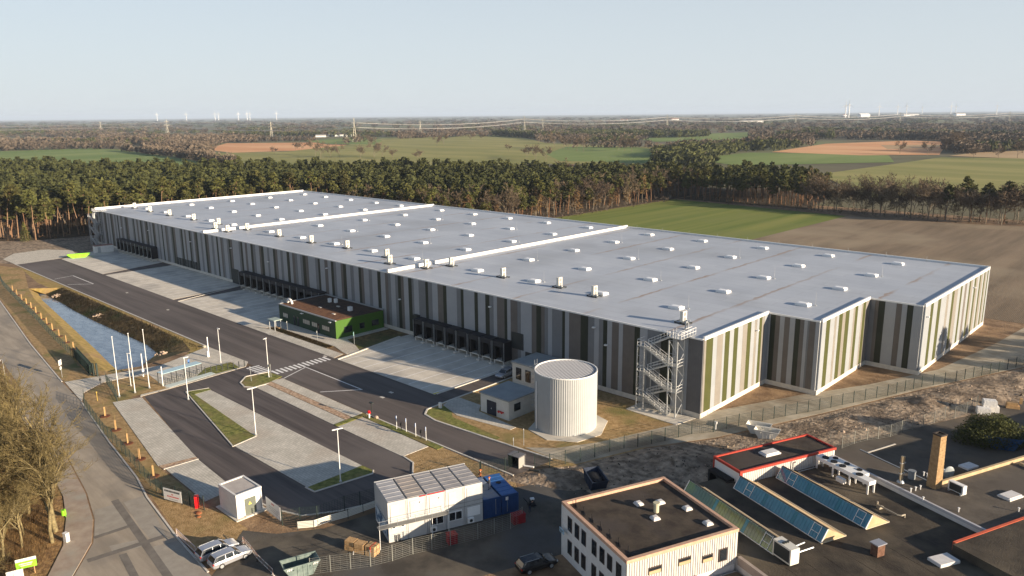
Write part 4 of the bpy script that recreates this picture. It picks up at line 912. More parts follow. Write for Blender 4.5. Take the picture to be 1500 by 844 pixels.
dk = part('dock_shelter', rb(rb(rb(MB(), -4.4, -.6, 24.6, 25.74, 3.3, 3.6), -4.4, -4.1, 24.6, 25.74, 0, 3.3), -.9, -.6, 24.6, 25.74, 0, 3.3), BLACK, ra)
part('gate', rb(MB(), -4.0, -1.0, 25.66, 25.8, .3, 3.2), DARKM, dk)
solo('rooflight', MB().box(-1.3,-.75,0,1.3,.75,.2).box(-1.1,-.6,.2,1.1,.6,.36), mat('hatch_white',()), 'large white rooflight in the middle of the red edged annex roof', 'rooflight', loc=(*uv(-2.4,33.3),4.86), rotz=A68)
solo('downpipe', MB().tube((0,0,0),(0,0,1.3),.09,n=8).tube((0,0,1.3),(.3,.1,1.5),.09,n=8), GREYM, 'grey pipe bend on the ribbed wall of the red edged annex', 'pipe', loc=(*uv(.6,34.6),HZ))
# right hand roof, a step higher
rr = uvthing('grey_roofed_hall', 'grey flat roofed hall behind the white flashing, with brick chimney and steel flue on it', 'hall', 1.6, 42)
def qb(mb, s0, s1, t0, t1, z0, z1): return mb.box(t0-42, -(s1-1.6), z0, t1-42, -(s0-1.6), z1)
RZ = 3.85
part('wall', qb(qb(MB(), .6, 12.3, 42.05, 47.0, 0, RZ-.1), 12.3, 60, 42.05, 110, 0, RZ-.1), WHITE, rr)
part('roof', qb(qb(MB(), .5, 12.3, 42.02, 47.1, RZ-.12, RZ), 12.3, 60, 42.02, 111, RZ-.12, RZ), GROOF, rr)
part('flashing', qb(MB(), .5, 22.3, 41.9, 42.2, RZ-.15, RZ+.2), mat('flashing', (.50,.50,.52), rough=.5, metal=.2), rr)
part('edge_upstand', qb(MB(), 12.15, 12.5, 47.1, 111, RZ-.2, RZ+.45), TAN, rr)
part('edge_upstand', qb(MB(), 13.2, 18.0, 62.0, 62.3, RZ, RZ+.35), TAN, rr)
part('thin_edge', qb(MB(), .5, 12.2, 47.05, 47.2, RZ-.1, RZ+.06), GREYM, rr)
cf = uvthing('coral_edged_roof', 'higher dark roof slab with a coral red fascia at the right edge', 'roof', 22.3, 36.2)
part('fascia', MB().box(0,-.35,3.2,70,.0,4.25), CORAL, cf); part('roof', MB().box(-.5,-40,3.1,70,-.35,4.2), BROOF2, cf)
mb = MB()
ch = uvthing('brick_chimney', 'tall square tan brick chimney standing on the grey hall roof', 'chimney', 12.4, 46.4, RZ)
BRK = mat('chimney_brick', (.28,.18,.09), (.40,.27,.14), 2.5, .9, bump=.3, bscale=10)
nC = 30
for k in range(nC):
    z0 = 7.0*k/nC; w_ = .62-.10*k/nC+(.012 if k % 2 else 0)
    part('brick_course', MB().box(-w_,-w_,z0,w_,w_,z0+7.0/nC-.012), BRK, ch)
part('chimney_top', MB().box(-.6,-.6,7.0,.6,-.42,7.18).box(-.6,.42,7.0,.6,.6,7.18).box(-.6,-.42,7.0,-.42,.42,7.18).box(.42,-.42,7.0,.6,.42,7.18), mat('soot', (.05,.04,.035), rough=.9), ch)
fl = uvthing('steel_flue', 'slim twin stainless steel flue on the grey roof left of the brick chimney', 'flue', 9.7, 43.6, RZ)
part('pipe', MB().tube((0,0,0),(0,0,3.6),.14,n=8), mat('flue_steel', (.45,.38,.27), rough=.3, metal=.6), fl); part('pipe', MB().tube((.38,0,0),(.38,0,3.5),.12,n=8), mat('flue_steel',()), fl)
part('clamp', MB().box(-.2,-.18,1.2,.6,.18,1.28).box(-.2,-.18,2.6,.6,.18,2.68), GREYM, fl); part('base', MB().tube((.2,0,0),(.2,0,.3),.5,.3,n=12), GREYM, fl)
solo('roof_drum', MB().tube((0,0,0),(0,0,1.0),.45,n=14).tube((0,0,1.0),(0,0,1.08),.5,n=14), mat('drum_grey', (.22,.24,.25), rough=.5), 'grey drum standing right of the steel flue', 'drum', loc=(*uv(9.6,45.9),RZ))
acr = uvthing('roof_air_unit', 'white box air unit with dark grille at the foot of the brick chimney', 'air conditioner', 14.6, 47.6, RZ)
part('casing', MB().box(-.3,-1.0,.15,.35,1.0,1.25), WHITEM, acr); part('grille', MB().box(-.34,-.8,.25,-.3,.8,1.15), DARKM, acr); part('feet', MB().box(-.5,-.9,0,.6,-.7,.15).box(-.5,.7,0,.6,.9,.15), GREYM, acr)
solo('rooflight', MB().box(-1.3,-.8,0,1.3,.8,.2).box(-1.15,-.65,.2,1.15,.65,.33), mat('hatch_white',()), 'white rooflight on the grey roof near the right picture edge', 'rooflight', loc=(*uv(18.2,52.4),RZ), rotz=A68)
vent = MB().tube((0,0,0),(0,0,.45),.07,n=6).tube((0,0,.45),(0,0,.55),.13,n=6).mesh('roof_vent', WHITEM)
for k, (x, y) in enumerate([(1334,721),(1341,719),(1348,717),(1352,734),(1404,750),(1492,750),(1353,697),(1358,699)]):
    tag(link('roof_vent', vent, None, (*P(x,y,RZ),RZ)), 'small white capped vent pipe on the grey hall roof, %s from the steel flue' % ORD[k], 'vent', 'vent pipes on the grey roof')
bs = solo('brick_stack', MB().box(-.55,-.45,0,.55,.45,1.35), mat('red_brick', (.10,.05,.032), (.17,.09,.06), 3, .9), 'small square brick stack with metal lid on the black hall roof', 'chimney', loc=(*uv(19.4,28.2),HZ), rotz=A68)
part('lid', MB().box(-.7,-.55,1.35,.7,.55,1.47), mat('lid_zinc', (.35,.36,.40), rough=.4, metal=.3), bs)
solo('rooflight', MB().box(-1.35,-.85,0,1.35,.85,.28).box(-1.3,-.8,.28,1.3,.8,.34), mat('hatch_white',()), 'large white rooflight at the bottom right of the black hall roof', 'rooflight', loc=(*uv(23.4,33.4),HZ), rotz=A68-.1)
# cooling table
ct = uvthing('condenser_table', 'long white rooftop condenser table on tall legs with black fans', 'condenser', .9, 38.3, HZ)
part('tray', MB().box(0,-8.6,1.25,1.2,0,1.75), WHITEM, ct)
part('side_tray', MB().box(1.7,-6.5,1.1,2.5,-.6,1.5), WHITEM, ct)
for y in (-8.4,-5.6,-2.9,-.2):
    for x in (.02, 1.1): part('leg', MB().box(x,y-.12,0,x+.1,y+.12,1.25), WHITEM, ct)
for k, y in enumerate((-1.1,-2.5,-3.9,-6.6)): part('fan', MB().tube((.6,y,1.75),(.6,y,1.85),.45,n=12), BLACK, ct)
for y in (-1.4,-3.3,-5.3): part('fan', MB().tube((2.1,y,1.5),(2.1,y,1.6),.36,n=12), BLACK, ct)
part('leg', MB().box(1.8,-6.4,0,1.9,-6.2,1.1).box(2.4,-6.4,0,2.5,-6.2,1.1).box(1.8,-.9,0,1.9,-.7,1.1).box(2.4,-.9,0,2.5,-.7,1.1), WHITEM, ct)
part('junction_box', MB().box(-1.0,-5.6,.3,-.5,-4.4,.9), WHITEM, ct)
solo('pipe_run', MB().path([(0,0,.4),(0,-2.8,.4),(.25,-3.1,.4),(.9,-3.1,.4)],.1,6).tube((0,0,0),(0,0,.8),.12).box(-.2,-.5,0,.5,-.2,.3).tube((.9,-3.1,0),(.9,-3.1,.4),.08), mat('lagging', (.35,.31,.24), rough=.7), 'lagged pipe run with bends lying on the black hall roof', 'pipe', loc=(*uv(12.2,36.7),HZ), rotz=A68)
solo('conduit', MB().path([(0,0,.3),(7,0,.3)],.06,5).path([(0,-.3,.2),(3.4,-.3,.2)],.05,5).tube((3,0,0),(3,0,.3),.05).tube((6,0,0),(6,0,.3),.05), GREYM, 'thin pipes running along the foot of the red edged annex wall', 'pipe', loc=(*uv(.9,35),HZ), rotz=A68)
bx = uvthing('rooftop_cabinet', 'bulky cream air handling cabinet at the end of the greenish skylight', 'air conditioner', 14.6, 17.9, HZ)
part('casing', MB().box(0,-2.6,.2,1.2,0,2.0), mat('unit_cream',()), bx)
for k in range(3): part('access_panel', MB().box(1.2,-2.5+k*.85,.3,1.23,-1.75+k*.85,1.9), mat('unit_cream',()), bx)
part('grille', MB().box(-.04,-2.4,.4,-.003,-.2,1.8), DARKM, bx); part('feet', MB().box(.1,-2.4,0,.3,-.2,.2).box(.9,-2.4,0,1.1,-.2,.2), DARKM, bx)
for k in range(3): part('pipe', MB().tube((.3+.3*k,-1.2,2.0),(.3+.3*k,-1.2,2.15),.15,n=8), DARKM, bx)
part('duct', MB().tube((1.2,-.6,.6),(4.4,-.2,.5),.09).tube((1.2,-1.4,.5),(4.6,-1.3,.45),.09), GREYM, bx)
# lower annexes in front
an = uvthing('lean_to_annex', 'low dark roofed lean-to with red edging against the ribbed office wall', 'annex', 13.4, -2)
part('wall', MB().box(0.05,-40,0,10.3,-.12,2.3), WHITE, an)
part('roof', MB().box(0,-40,2.3,10.4,-.1,2.6), BROOF2, an)
part('red_edging', MB().box(10.4,-40,2.3,10.65,-.1,2.75), mat('edging_red',()), an)
an2 = uvthing('passage_roof', 'low black passage roof between the office block and the hall fascia', 'roof', 13.4, 8.6)
part('roof', MB().box(.1,-40,1.6,5.4,-.1,1.8), BROOF2, an2); part('edge_strip', MB().box(.12,-.25,1.8,5.4,-.12,1.86), GREYM, an2)
# ------------------------------------------------------------------ skips, bins, small site things
def skip(name, label, x, y, ang, m, inner=None, fill=None, cat='skip', s=1., tilt=0):
    t = thing(name, label, cat, (x,y,.03), ang)
    L1, L2, W, h, th = 2.0*s, 1.15*s, .95*s, 1.5*s, .06
    def shell(L1, L2, W, z0, z1): return [(-L2,-W,z0),(L2,-W,z0),(L2,W,z0),(-L2,W,z0),(-L1,-W,z1),(L1,-W,z1),(L1,W,z1),(-L1,W,z1)]
    mb = MB(); a = shell(L1,L2,W,0,h); b = shell(L1-th,L2-th,W-th,.08,h)
    mb.add(a+b, [(0,3,2,1),(0,1,5,4),(1,2,6,5),(2,3,7,6),(3,0,4,7),(8,9,10,11),(8,12,13,9),(9,13,14,10),(10,14,15,11),(11,15,12,8),(4,5,13,12),(5,6,14,13),(6,7,15,14),(7,4,12,15)])
    part('tub', mb, m, t)
    r = MB()
    for yy in (-W-.04, W+.04): r.bar((-L1,yy,h),(L1,yy,h),.1,.1); r.tube((-.9*s,yy,h*.75),(-.9*s,yy*1.08,h*.75),.07); r.tube((.9*s,yy,h*.75),(.9*s,yy*1.08,h*.75),.07)
    for q in (-.5,.1,.6): r.box(q*s-.05,-W-.05,.0,q*s+.05,-W,h)
    part('rim', r, m, t)
    if fill: part('load', MB().ell((0,0,h*.75),L1*.75,W*.8,.3,10,5), fill, t)
    return t
SKG = mat('skip_green', (.11,.15,.14), (.20,.25,.23), 1.5, .6); SKW = mat('skip_white', (.62,.60,.54), (.70,.68,.62), 1.5, .6); SKB = mat('skip_blue', (.02,.06,.16), (.03,.10,.24), 1.5, .5)
a, b = P(408,851), P(452,838)
sk1 = skip('skip', 'grey green open skip beside the site fence near the silver cars', (a[0]+b[0])/2, (a[1]+b[1])/2+.9, math.atan2(b[1]-a[1], b[0]-a[0]), SKG, s=1.02)
mk = MB()
for q in (-1.7,-1.5,-1.3,1.2,1.4,1.6): mk.add([(q,-1.04,1.2),(q+.1,-1.04,1.2),(q+.2,-1.04,1.45),(q+.1,-1.04,1.45)],[(0,1,2,3)])
part('reflective_stripes', mk, WHITEM, sk1)
skip('skip', 'white open skip standing nearest the red edged annex', *P(1123,642), R(15), SKW, s=.95)
skip('skip', 'white open skip just behind the other white skip', *P(1111,634), R(15), SKW, s=.95)
skip('skip', 'very dark blue skip with black load behind the works office', *P(872,712), R(-35), mat('skip_dark_blue', (.012,.022,.045), (.02,.035,.07), 1.5, .6), fill=BLACK, s=1.15)
skip('skip', 'dark blue skip under the round evergreen bush', *P(1467,655), R(20), SKB, s=1.25)
# big bags
bag = MB().box(-.85,-.6,0,.85,.6,1.0).box(-.8,-.55,1.0,.8,.55,1.08)
BW = mat('bag_white', (.66,.65,.63), (.78,.77,.75), 3, .8, bump=.5, bscale=4)
for (x, y, dz, l_) in ((1440,606,0,'left one of the two lower'),(1452,603,0,'right one of the two lower'),(1448,604,1.1,'upper one lying on the lower two')):
    p = P(x,y); tag(link('building_bag', bag.mesh('building_bag', BW), None, (p[0],p[1],dz+.05), R(25), (1.2,1.1,1)), 'white wrapped pallet of building material, %s' % l_, 'bag', 'white wrapped pallets')
solo('plank_pile', MB().box(-1,-.5,0,1,.5,.5).box(-.9,-.4,.5,.7,.5,1.0).box(.9,-.2,.9,1.3,.2,1.9), WOOD, 'pile of timber with a pale board right of the white wrapped pallets', 'timber', loc=(*P(1483,598),.05), rotz=R(20))
cr = MB(); 
for (y0,z0,x0,x1) in ((0,0,-.6,.6),(0,.62,-.55,.6),(1.5,0,-.6,.65),(2.9,0,-.6,.6),(2.9,.62,-.5,.5),(1.5,.62,-.6,.4)):
    for k in range(4): cr.box(x0,y0+k*.32-.6,z0+.1,x1,y0+k*.32-.32,z0+.56)
    cr.box(x0,y0-.6,z0,x1,y0+.65,z0+.08)
tk_ = thing('timber_crate', 'stack of pale timber crates on pallets left of the white office containers', 'crate', (*P(546,812),.05), R(110))
part('boards', cr, WOOD, tk_, kind='stuff'); part('strap', MB().box(-.62,-.1,.1,.67,-.05,1.2), RED, tk_)
solo('steel_pole', MB().tube((0,0,.1),(3.6,.2,.1),.05), WHITEM, 'white pole lying on the ground left of the timber crates', 'pole', loc=(*P(519,790),.05), rotz=R(-40))
for (x, y, l_, w) in ((662,795,'red toolbox crate standing on end under the container windows',1.1),(759,765,'red steel bin at the corner of the blue containers',1.6)):
    solo('red_bin', MB().box(-w/2,-.5,0,w/2,.5,1.15).box(-w/2-.05,-.55,1.15,w/2+.05,.55,1.22), mat('bin_red', (.30,.015,.02), (.22,.01,.015), 2, .6), l_, 'bin', loc=(*P(x,y),.02), rotz=A68)
bn = thing('smoking_hut', 'small dark open cabin with grey lid beside the road gate', 'cabin', (*P(757,682),0), R(5))
part('wall', MB().box(-1.2,-.9,0,-1.1,.9,1.9).box(-1.1,.8,0,1.0,.9,1.9).box(1.0,-.9,0,1.1,.9,1.9), DARKM, bn); part('roof', MB().box(-1.3,-1.0,1.9,1.2,1.0,2.0), mat('lid_grey',(.16,.16,.17),rough=.6), bn)
part('side_sheet', MB().box(1.1,-.9,.05,1.14,.9,1.8), mat('hut_brown2',(.30,.29,.27),rough=.8), bn); bn.scale = (.85,.85,.9)
for k, (x,y) in enumerate(((775,684),(783,690))): solo('light_log', MB().tube((0,0,.2),(1.6,0,.25),.14), WHITEM if k == 0 else DARKM, ['white pipe lying in front of the dark cabin','dark pipe lying in front of the dark cabin'][k], 'pipe', loc=(*P(x-8,y),.0), rotz=R(20))
cp = thing('compactor', 'small black vibrating plate with handle and white tank on the muddy ground', 'machine', (*P(779,741),.1), R(60))
part('plate', MB().box(-.5,-.4,0,.5,.4,.15), BLACK, cp); part('engine', MB().box(-.3,-.25,.15,.3,.25,.8), DARKM, cp); part('tank', MB().box(-.2,-.2,.8,.3,.2,1.0), WHITEM, cp)
part('handle', MB().path([(-.4,-.2,.3),(-1.1,-.2,1.1),(-1.1,.2,1.1),(-.4,.2,.3)],.03,4), BLACK, cp)
# green and white signs, bin and box by the footpath
gs = thing('advert_board', 'tilted green and white roadside board in the leaf litter at lower left', 'sign', (*P(41,842),0), R(72))
part('post', MB().tube((-.7,.03,0),(-.7,.03,1.9),.05).tube((.7,.03,0),(.7,.03,1.9),.05), WOOD, gs); part('board', MB().box(-1.0,-.03,.9,1.0,0,2.1), LIME, gs)
part('white_band', MB().box(-1.0,-.035,1.75,1.0,-.031,2.1).box(-.6,-.035,1.2,.5,-.031,1.28).box(-.7,-.035,1.4,.6,-.031,1.5), WHITE, gs)
solo('white_board', MB().box(-.8,-.03,.5,.8,.03,1.6).tube((-.6,0,0),(-.6,0,.5),.04).tube((.6,0,0),(.6,0,.5),.04), WHITE, 'plain white board at the very bottom left corner', 'sign', loc=(*P(24,855),0), rotz=R(72))
solo('litter_bin', MB().tube((0,0,.25),(0,0,.95),.3,n=14).tube((.35,.1,0),(.35,.1,1.2),.04), LIME, 'bright green litter bin beside the curved footpath', 'bin', loc=(*P(94,757),0))
solo('utility_box', MB().box(-.3,-.22,0,.3,.22,1.15).box(-.33,-.25,1.15,.33,.25,1.22), WHITEM, 'white utility box at the edge of the curved footpath', 'box', loc=(*P(98,794),0), rotz=.3)
# notice boards on the fence
def board(name, label, a, b, z0, z1, rows):
    (ax,ay),(bx_,by) = a, b; L = math.hypot(bx_-ax, by-ay); t = thing(name, label, 'sign', (ax,ay,0), math.atan2(by-ay, bx_-ax))
    part('board', MB().box(0,-.03,z0,L,.0,z1), WHITEM, t)
    for (x0,x1,zz,hh_,m_) in rows:
        mb = MB(); x = x0*L
        while x < x1*L: w_ = random.choice((.07,.1,.13)); mb.box(x,-.036,z0+zz*(z1-z0),x+w_,-.031,z0+(zz+hh_)*(z1-z0)); x += w_+.06
        part('lettering', mb, m_, t)
    part('post', MB().box(-.04,.02,0,.04,.08,z1+.1).box(L-.04,.02,0,L+.04,.08,z1+.1), DARKM, t)
    return t
board('notice_board', 'white printed board on the fence by the red hydrant cabinet', P(241,733), P(267,740), .25, 1.9, ((.08,.9,.72,.16,DARKM),(.45,.55,.5,.1,RED),(.2,.85,.3,.1,RED),(.3,.8,.1,.06,GREYM)))
board('notice_board', 'white printed board on posts right of the transformer hut', P(391,749), P(412,766), .2, 2.1, ((.4,.6,.75,.1,RED),(.2,.85,.5,.06,GREYM),(.2,.85,.36,.06,GREYM),(.3,.75,.22,.06,GREYM)))
hyd = thing('hydrant_cabinet', 'bright red hydrant cabinet with grey side box between notice board and hut', 'cabinet', (*P(289,743),0), R(65))
part('body', MB().box(-.25,-.35,0,.25,.35,1.5), mat('signal_red', (.75,.01,.015), rough=.4), hyd); part('top', MB().box(-.28,-.38,1.5,.28,.38,1.6), RED, hyd); part('side_box', MB().box(-.2,.4,.7,.2,.6,1.6), GREYM, hyd)
solo('hydrant_debris', MB().ell((0,0,.05),.5,.4,.12).ell((.9,-.4,.05),.35,.3,.1), mat('red_sand', (.42,.12,.05), (.30,.16,.07), 3, .95), 'reddish earth spilled at the foot of the red hydrant cabinet', 'earth', loc=(*P(291,752),0))
# barriers
def barrier(label, pts, m, h=1.0, group=None):
    t = thing('barrier', label, 'barrier', (*pts[0],0), 0, group)
    for a, b in zip(pts[:-1], pts[1:]):
        a = Vector(a)-Vector(pts[0]); b = Vector(b)-Vector(pts[0]); d = (b-a).normalized(); mb = MB()
        mb.bar((*a,h),(*b,h),.05,.08).bar((*a,.25),(*b,.25),.05,.08); n = max(2,int((b-a).length/.3))
        for k in range(n+1): q = a+(b-a)*k/n; mb.tube((*q,.25),(*q,h),.012,n=4)
        part('lattice', mb, m, t); mb2 = MB()
        for q in (a, b): mb2.tube((*q,0),(*q,h),.035,n=5); mb2.box(q.x-.25,q.y-.1,0,q.x+.25,q.y+.1,.08)
        part('foot', mb2, m, t)
    return t
BARM = mat('barrier_pink', (.62,.50,.47), (.72,.60,.57), 2, .6)
barrier('two pinkish white lattice barriers standing at the kerb left of the silver cars', [P(259,785),P(272,798),P(287,812)], BARM)
barrier('red and white crowd barrier row behind the silver cars, beside the skip', [P(356,795),P(365,805),P(378,822),P(400,843)], mat('barrier_red_white', (.40,.25,.20), (.60,.56,.52), 2.2, .6, contrast=(.45,.5)), h=.8)
wb = thing('white_hoarding', 'white low hoarding of slatted panels along the curve left of the containers', 'hoarding', (*P(436,777),0))
w0 = Vector(P(436,777)); ptsw = [P(436,777),P(460,775),P(484,767),P(510,760),P(532,752),P(551,745)]
for a, b in zip(ptsw[:-1], ptsw[1:]):
    a = Vector(a)-w0; b = Vector(b)-w0; mb = MB()
    for k in range(5): mb.bar((*a,.35+k*.19),(*b,.35+k*.19),.05,.13)
    part('slat_panel', mb, mat('hoarding_white', (.66,.65,.58), rough=.6), wb); part('post', MB().tube((*a,0),(*a,1.35),.05), DARKM, wb)
# ------------------------------------------------------------------ poles, lamps, signs
fp = thing('flagpole', 'x', 'flagpole')
part('pole', MB().tube((0,0,0),(0,0,11.4),.085,.05,8), WHITEM, fp); part('finial', MB().ell((0,0,11.5),.12,.12,.1,8,5), WHITEM, fp); part('base', MB().tube((0,0,0),(0,0,.3),.2,n=8), GREYM, fp)
for i, (x,y,l_) in enumerate(((175,582,'nearest the road'),(198,576,'middle one of the three'),(219,569,'right one of the three'))):
    lab = 'tall white empty flagpole at the entrance, '+l_
    if i == 0: fp.location = (*P(x,y),.05); fp['label'] = lab; fp['group'] = 'flagpoles at the entrance'
    else: dup(fp, (*P(x,y),.05), 0, lab, 'flagpoles at the entrance')
lp = thing('street_lamp', 'x', 'street lamp')
part('pole', MB().tube((0,0,0),(0,0,8),.08,.05,8), WHITEM, lp); part('lamp_head', MB().box(-.15,-.1,7.92,.75,.1,8.03), WHITEM, lp); part('base', MB().tube((0,0,0),(0,0,.25),.2,n=8), GREYM, lp)
for i, (x,y,l_,rz,sc) in enumerate(((324,536,'between the pond and the yard asphalt',0,1.04),(394,553,'on the grass island by the zebra crossing',-1.2,1),(276,586,'at the tip of the triangular grass island',1.5,1),(375,638,'at the wide end of the triangular grass island',1.57,1),(499,707,'at the near end of the car park',1.2,1),(192,566,'shorter one between the flagpoles',.5,.82))):
    lab = 'slim white street lamp '+l_
    if i == 0: lp.location = (*P(x,y),.05); lp['label'] = lab; lp['group'] = 'white lamps around the car park'
    else: dup(lp, (*P(x,y),.05), rz, lab, 'white lamps around the car park', scale=sc)
for (x,y,l_) in ((499,707,'near end of the car park'),(375,638,'wide end of the grass triangle')):
    solo('second_lamp_head', MB().box(-.75,-.1,-.06,.15,.1,.06), WHITEM, 'second lamp arm on top of the lamp at the '+l_, 'lamp', loc=(*P(x,y),8.0), rotz=1.3)
rl = thing('road_lamp', 'curved grey road lamp arching over the public road at left', 'street lamp', (*P(9,562),0), R(70))
part('pole', MB().path([(0,0,0),(0,0,3.6),(0,-.1,4.4),(0,-.5,5.0),(0,-1.2,5.3),(0,-2.4,5.5)],.06,6), GREYM, rl); part('lamp_head', MB().box(-.12,-3.1,5.42,.12,-2.4,5.6), WHITEM, rl)
shp = thing('totem_post', 'x', 'post')
part('post', MB().box(-.08,-.08,0,.08,.08,4.4), WHITEM, shp)
for i, (x,y,h_,l_) in enumerate(((306,523,4.6,'white barrier camera post at the corner of entrance and yard'),(281,530,0,''),(210,548,4.2,'white camera post beside the entrance road behind the flagpoles'),(239,566,3.9,'white post at the left end of the bicycle shelter'))):
    if not h_: continue
    if i == 0: shp.location = (*P(x,y),.05); shp['label'] = l_
    else: dup(shp, (*P(x,y),.05), 0, l_, scale=h_/4.4)
solo('card_reader', MB().box(-.2,-.2,0,.2,.2,1.3), WHITEM, 'white card reader column beside the camera post at the entrance', 'column', loc=(*P(305,523),.05))
solo('card_reader', MB().box(-.1,-.1,0,.1,.1,1.1).box(-.25,-.2,1.1,.25,.2,1.6), WHITEM, 'white card reader with boxy head in the entrance road', 'column', loc=(*P(210,552),.05))
def plate(label, x, y, h, wd, hh, m, ang=R(-43), extra=None, post=GREYM):
    t = thing('traffic_sign', label, 'sign', (*P(x,y),.05), ang)
    part('post', MB().tube((0,.03,0),(0,.03,h),.045,n=6), post, t); part('sign_plate', MB().box(-wd/2,-.03,h-hh,wd/2,0,h), m, t)
    if extra: extra(t, h, wd, hh)
    return t
def pmark(t, h, wd, hh):
    a = .12*wd
    part('letter', MB().box(-a*1.5,-.036,h-hh*.85,-a*.5,-.031,h-hh*.15).box(-a*.5,-.036,h-hh*.28,a*1.3,-.031,h-hh*.15).box(-a*.5,-.036,h-hh*.6,a*1.3,-.031,h-hh*.47).box(a*1.3,-.036,h-hh*.6,a*2.1,-.031,h-hh*.15), WHITE, t)
plate('blue and white square sign over a round one beside the public road verge', 91, 553, 3.6, 1.1, 1.1, WHITE, extra=lambda t,h,w,hh: (part('blue_field', MB().box(-.42,-.036,h-hh+.15,.1,-.031,h-.1), BLUES, t), part('round_plate', MB().tube((0,-.04,1.9),(0,-.01,1.9),.38,n=14), WHITE, t), part('inner_ring', MB().tube((0,-.046,1.9),(0,-.041,1.9),.26,n=12), mat('pale_sign',(.70,.62,.60),rough=.5), t)))
plate('white and blue direction sign on the entrance road beside the pond', 278, 545, 2.6, .9, .9, BLUES, extra=pmark)
for i,(x,y) in enumerate(((581,629),(595,633),(609,640),(624,646))): plate('blue parking sign on a pale post in the verge, %s from the crossing' % ORD[i], x, y, 2.3, .42, .6, BLUES, extra=pmark, post=WHITEM)['group'] = 'parking signs along the verge'
plate('pale blue sign on a post on the office lawn corner', 519, 505, 2.9, .85, .85, mat('sign_teal',(.25,.55,.52),rough=.5))
plate('small dark sign on a post at the island by the zebra crossing', 397, 553, 2.7, .7, .5, mat('sign_olive',(.14,.14,.09),rough=.6))
plate('thin pale sign post beside the office bays, left one', 421, 485, 2.4, .3, .45, WHITEM); plate('thin pale sign post beside the office bays, right one', 465, 500, 2.4, .3, .45, WHITEM)
plate('thin pale marker post on the car park corner kerb', 368, 559, 3.0, .2, .2, WHITEM)
plate('pale marker post in the grass in front of the round tank', 767, 653, 2.8, .15, .25, WHITEM); plate('short white and orange marker post in the grass before the tank', 752, 654, 1.4, .14, .5, WHITE)
solo('vent_post', MB().tube((0,0,0),(0,0,2.6),.09).box(-.4,-.2,2.5,.4,.2,2.7), DARKM, 'dark topped vent post at the end of the pale walkway', 'post', loc=(*P(545,612),.08))
rw = thing('fire_hydrant', 'red and white hydrant standing in the grass strip by the walkway end', 'hydrant', (*P(541,613),.1), 0)
part('barrel', MB().tube((0,0,0),(0,0,.8),.14,n=8), WHITE, rw); part('head', MB().tube((0,0,.8),(0,0,1.3),.2,n=8).box(-.4,-.08,.9,.4,.08,1.1), mat('signal_red',()), rw)
for (x,y) in ((588,632),(617,643)): solo('black_bollard', MB().tube((0,0,0),(0,0,1.5),.07,n=6).box(-.15,-.12,.9,.15,.12,1.35), BLACK, 'black charging post %s the parking signs' % ('between the first two of' if x<600 else 'between the last two of'), 'post', loc=(*P(x,y),.08))
solo('stone', MB().ell((0,0,.2),.5,.35,.3,8,5), ROCK, 'pale boulder on the verge by the dark topped vent post', 'boulder', loc=(*P(551,613),0)); solo('stone', MB().ell((0,0,.2),.6,.4,.3,8,5), mat('pale_rock',(.5,.44,.35),rough=.9), 'pale boulder at the yard corner above the entrance', 'boulder', loc=(*P(299,509),0))
solo('service_pillar', MB().box(-.25,-.2,0,.25,.2,1.0), WHITEM, 'pale grey service pillar at the kerb corner before the pump house', 'pillar', loc=(*P(645,598),.05))
solo('marker_post', MB().tube((0,0,0),(0,0,1.3),.12,n=6).box(-.2,-.2,1.0,.2,.2,1.4), WHITEM, 'small white marker post outside the fence left of the white skips', 'post', loc=(*P(1048,630),.05))
# bike shelter
bk = thing('bicycle_shelter', 'long glass roofed bicycle shelter with steel hoops beside the entrance road', 'shelter', (-145.2,54.6,.05), R(97))
part('roof', MB().box(0,-1.0,2.35,8.2,1.0,2.43), mat('roof_glass', (.42,.58,.62), rough=.15, spec=.8), bk)
for x in (.1,2.8,5.5,8.1):
    for y in (-.95,.95): part('post', MB().box(x-.05,y-.05,0,x+.05,y+.05,2.35), DARKM, bk)
part('floor', MB().box(.2,-2.6,0,10,-.9,.03), mat('pale_tile',(.55,.62,.60),rough=.7), bk)
for k in range(9): part('hoop', MB().path([(.6+k*.9,-.7,0),(.6+k*.9,-.7,1.0),(.6+k*.9,.1,1.0),(.6+k*.9,.1,0)],.04,5), DARKM, bk)
bol = MB().box(-.07,-.07,0,.07,.07,1.3).mesh('bollard', DARKM)
for k in range(8): tag(link('bollard', bol, None, (-145.6+k*.28, 63.6+k*1.05, .05)), 'slim dark bollard in the row beyond the bicycle shelter, %s from the shelter' % ORD[k], 'bollard', 'dark bollards beyond the bicycle shelter')
# white kiosk and green skip on the first apron
kk = thing('cabin_container', 'white site cabin with reddish roof at the left end of the first loading apron', 'cabin', (-312.5,99.2,.05), R(84))
part('wall', MB().box(0,0,0,6.5,3.0,2.6), WHITE, kk); part('roof', MB().box(-.05,-.05,2.6,6.55,3.05,2.75), mat('rust_roof',(.28,.15,.12),(.36,.20,.16),1,.7), kk); part('door', MB().box(1,-.05,.1,2,.0,2.2), GREYM, kk)
gsx = skip('skip', 'bright lime green long skip in front of the white cabin on the far apron', -308.5, 92.2, R(70), LIME, s=1.25); gsx.scale = (1.5,1,.65)
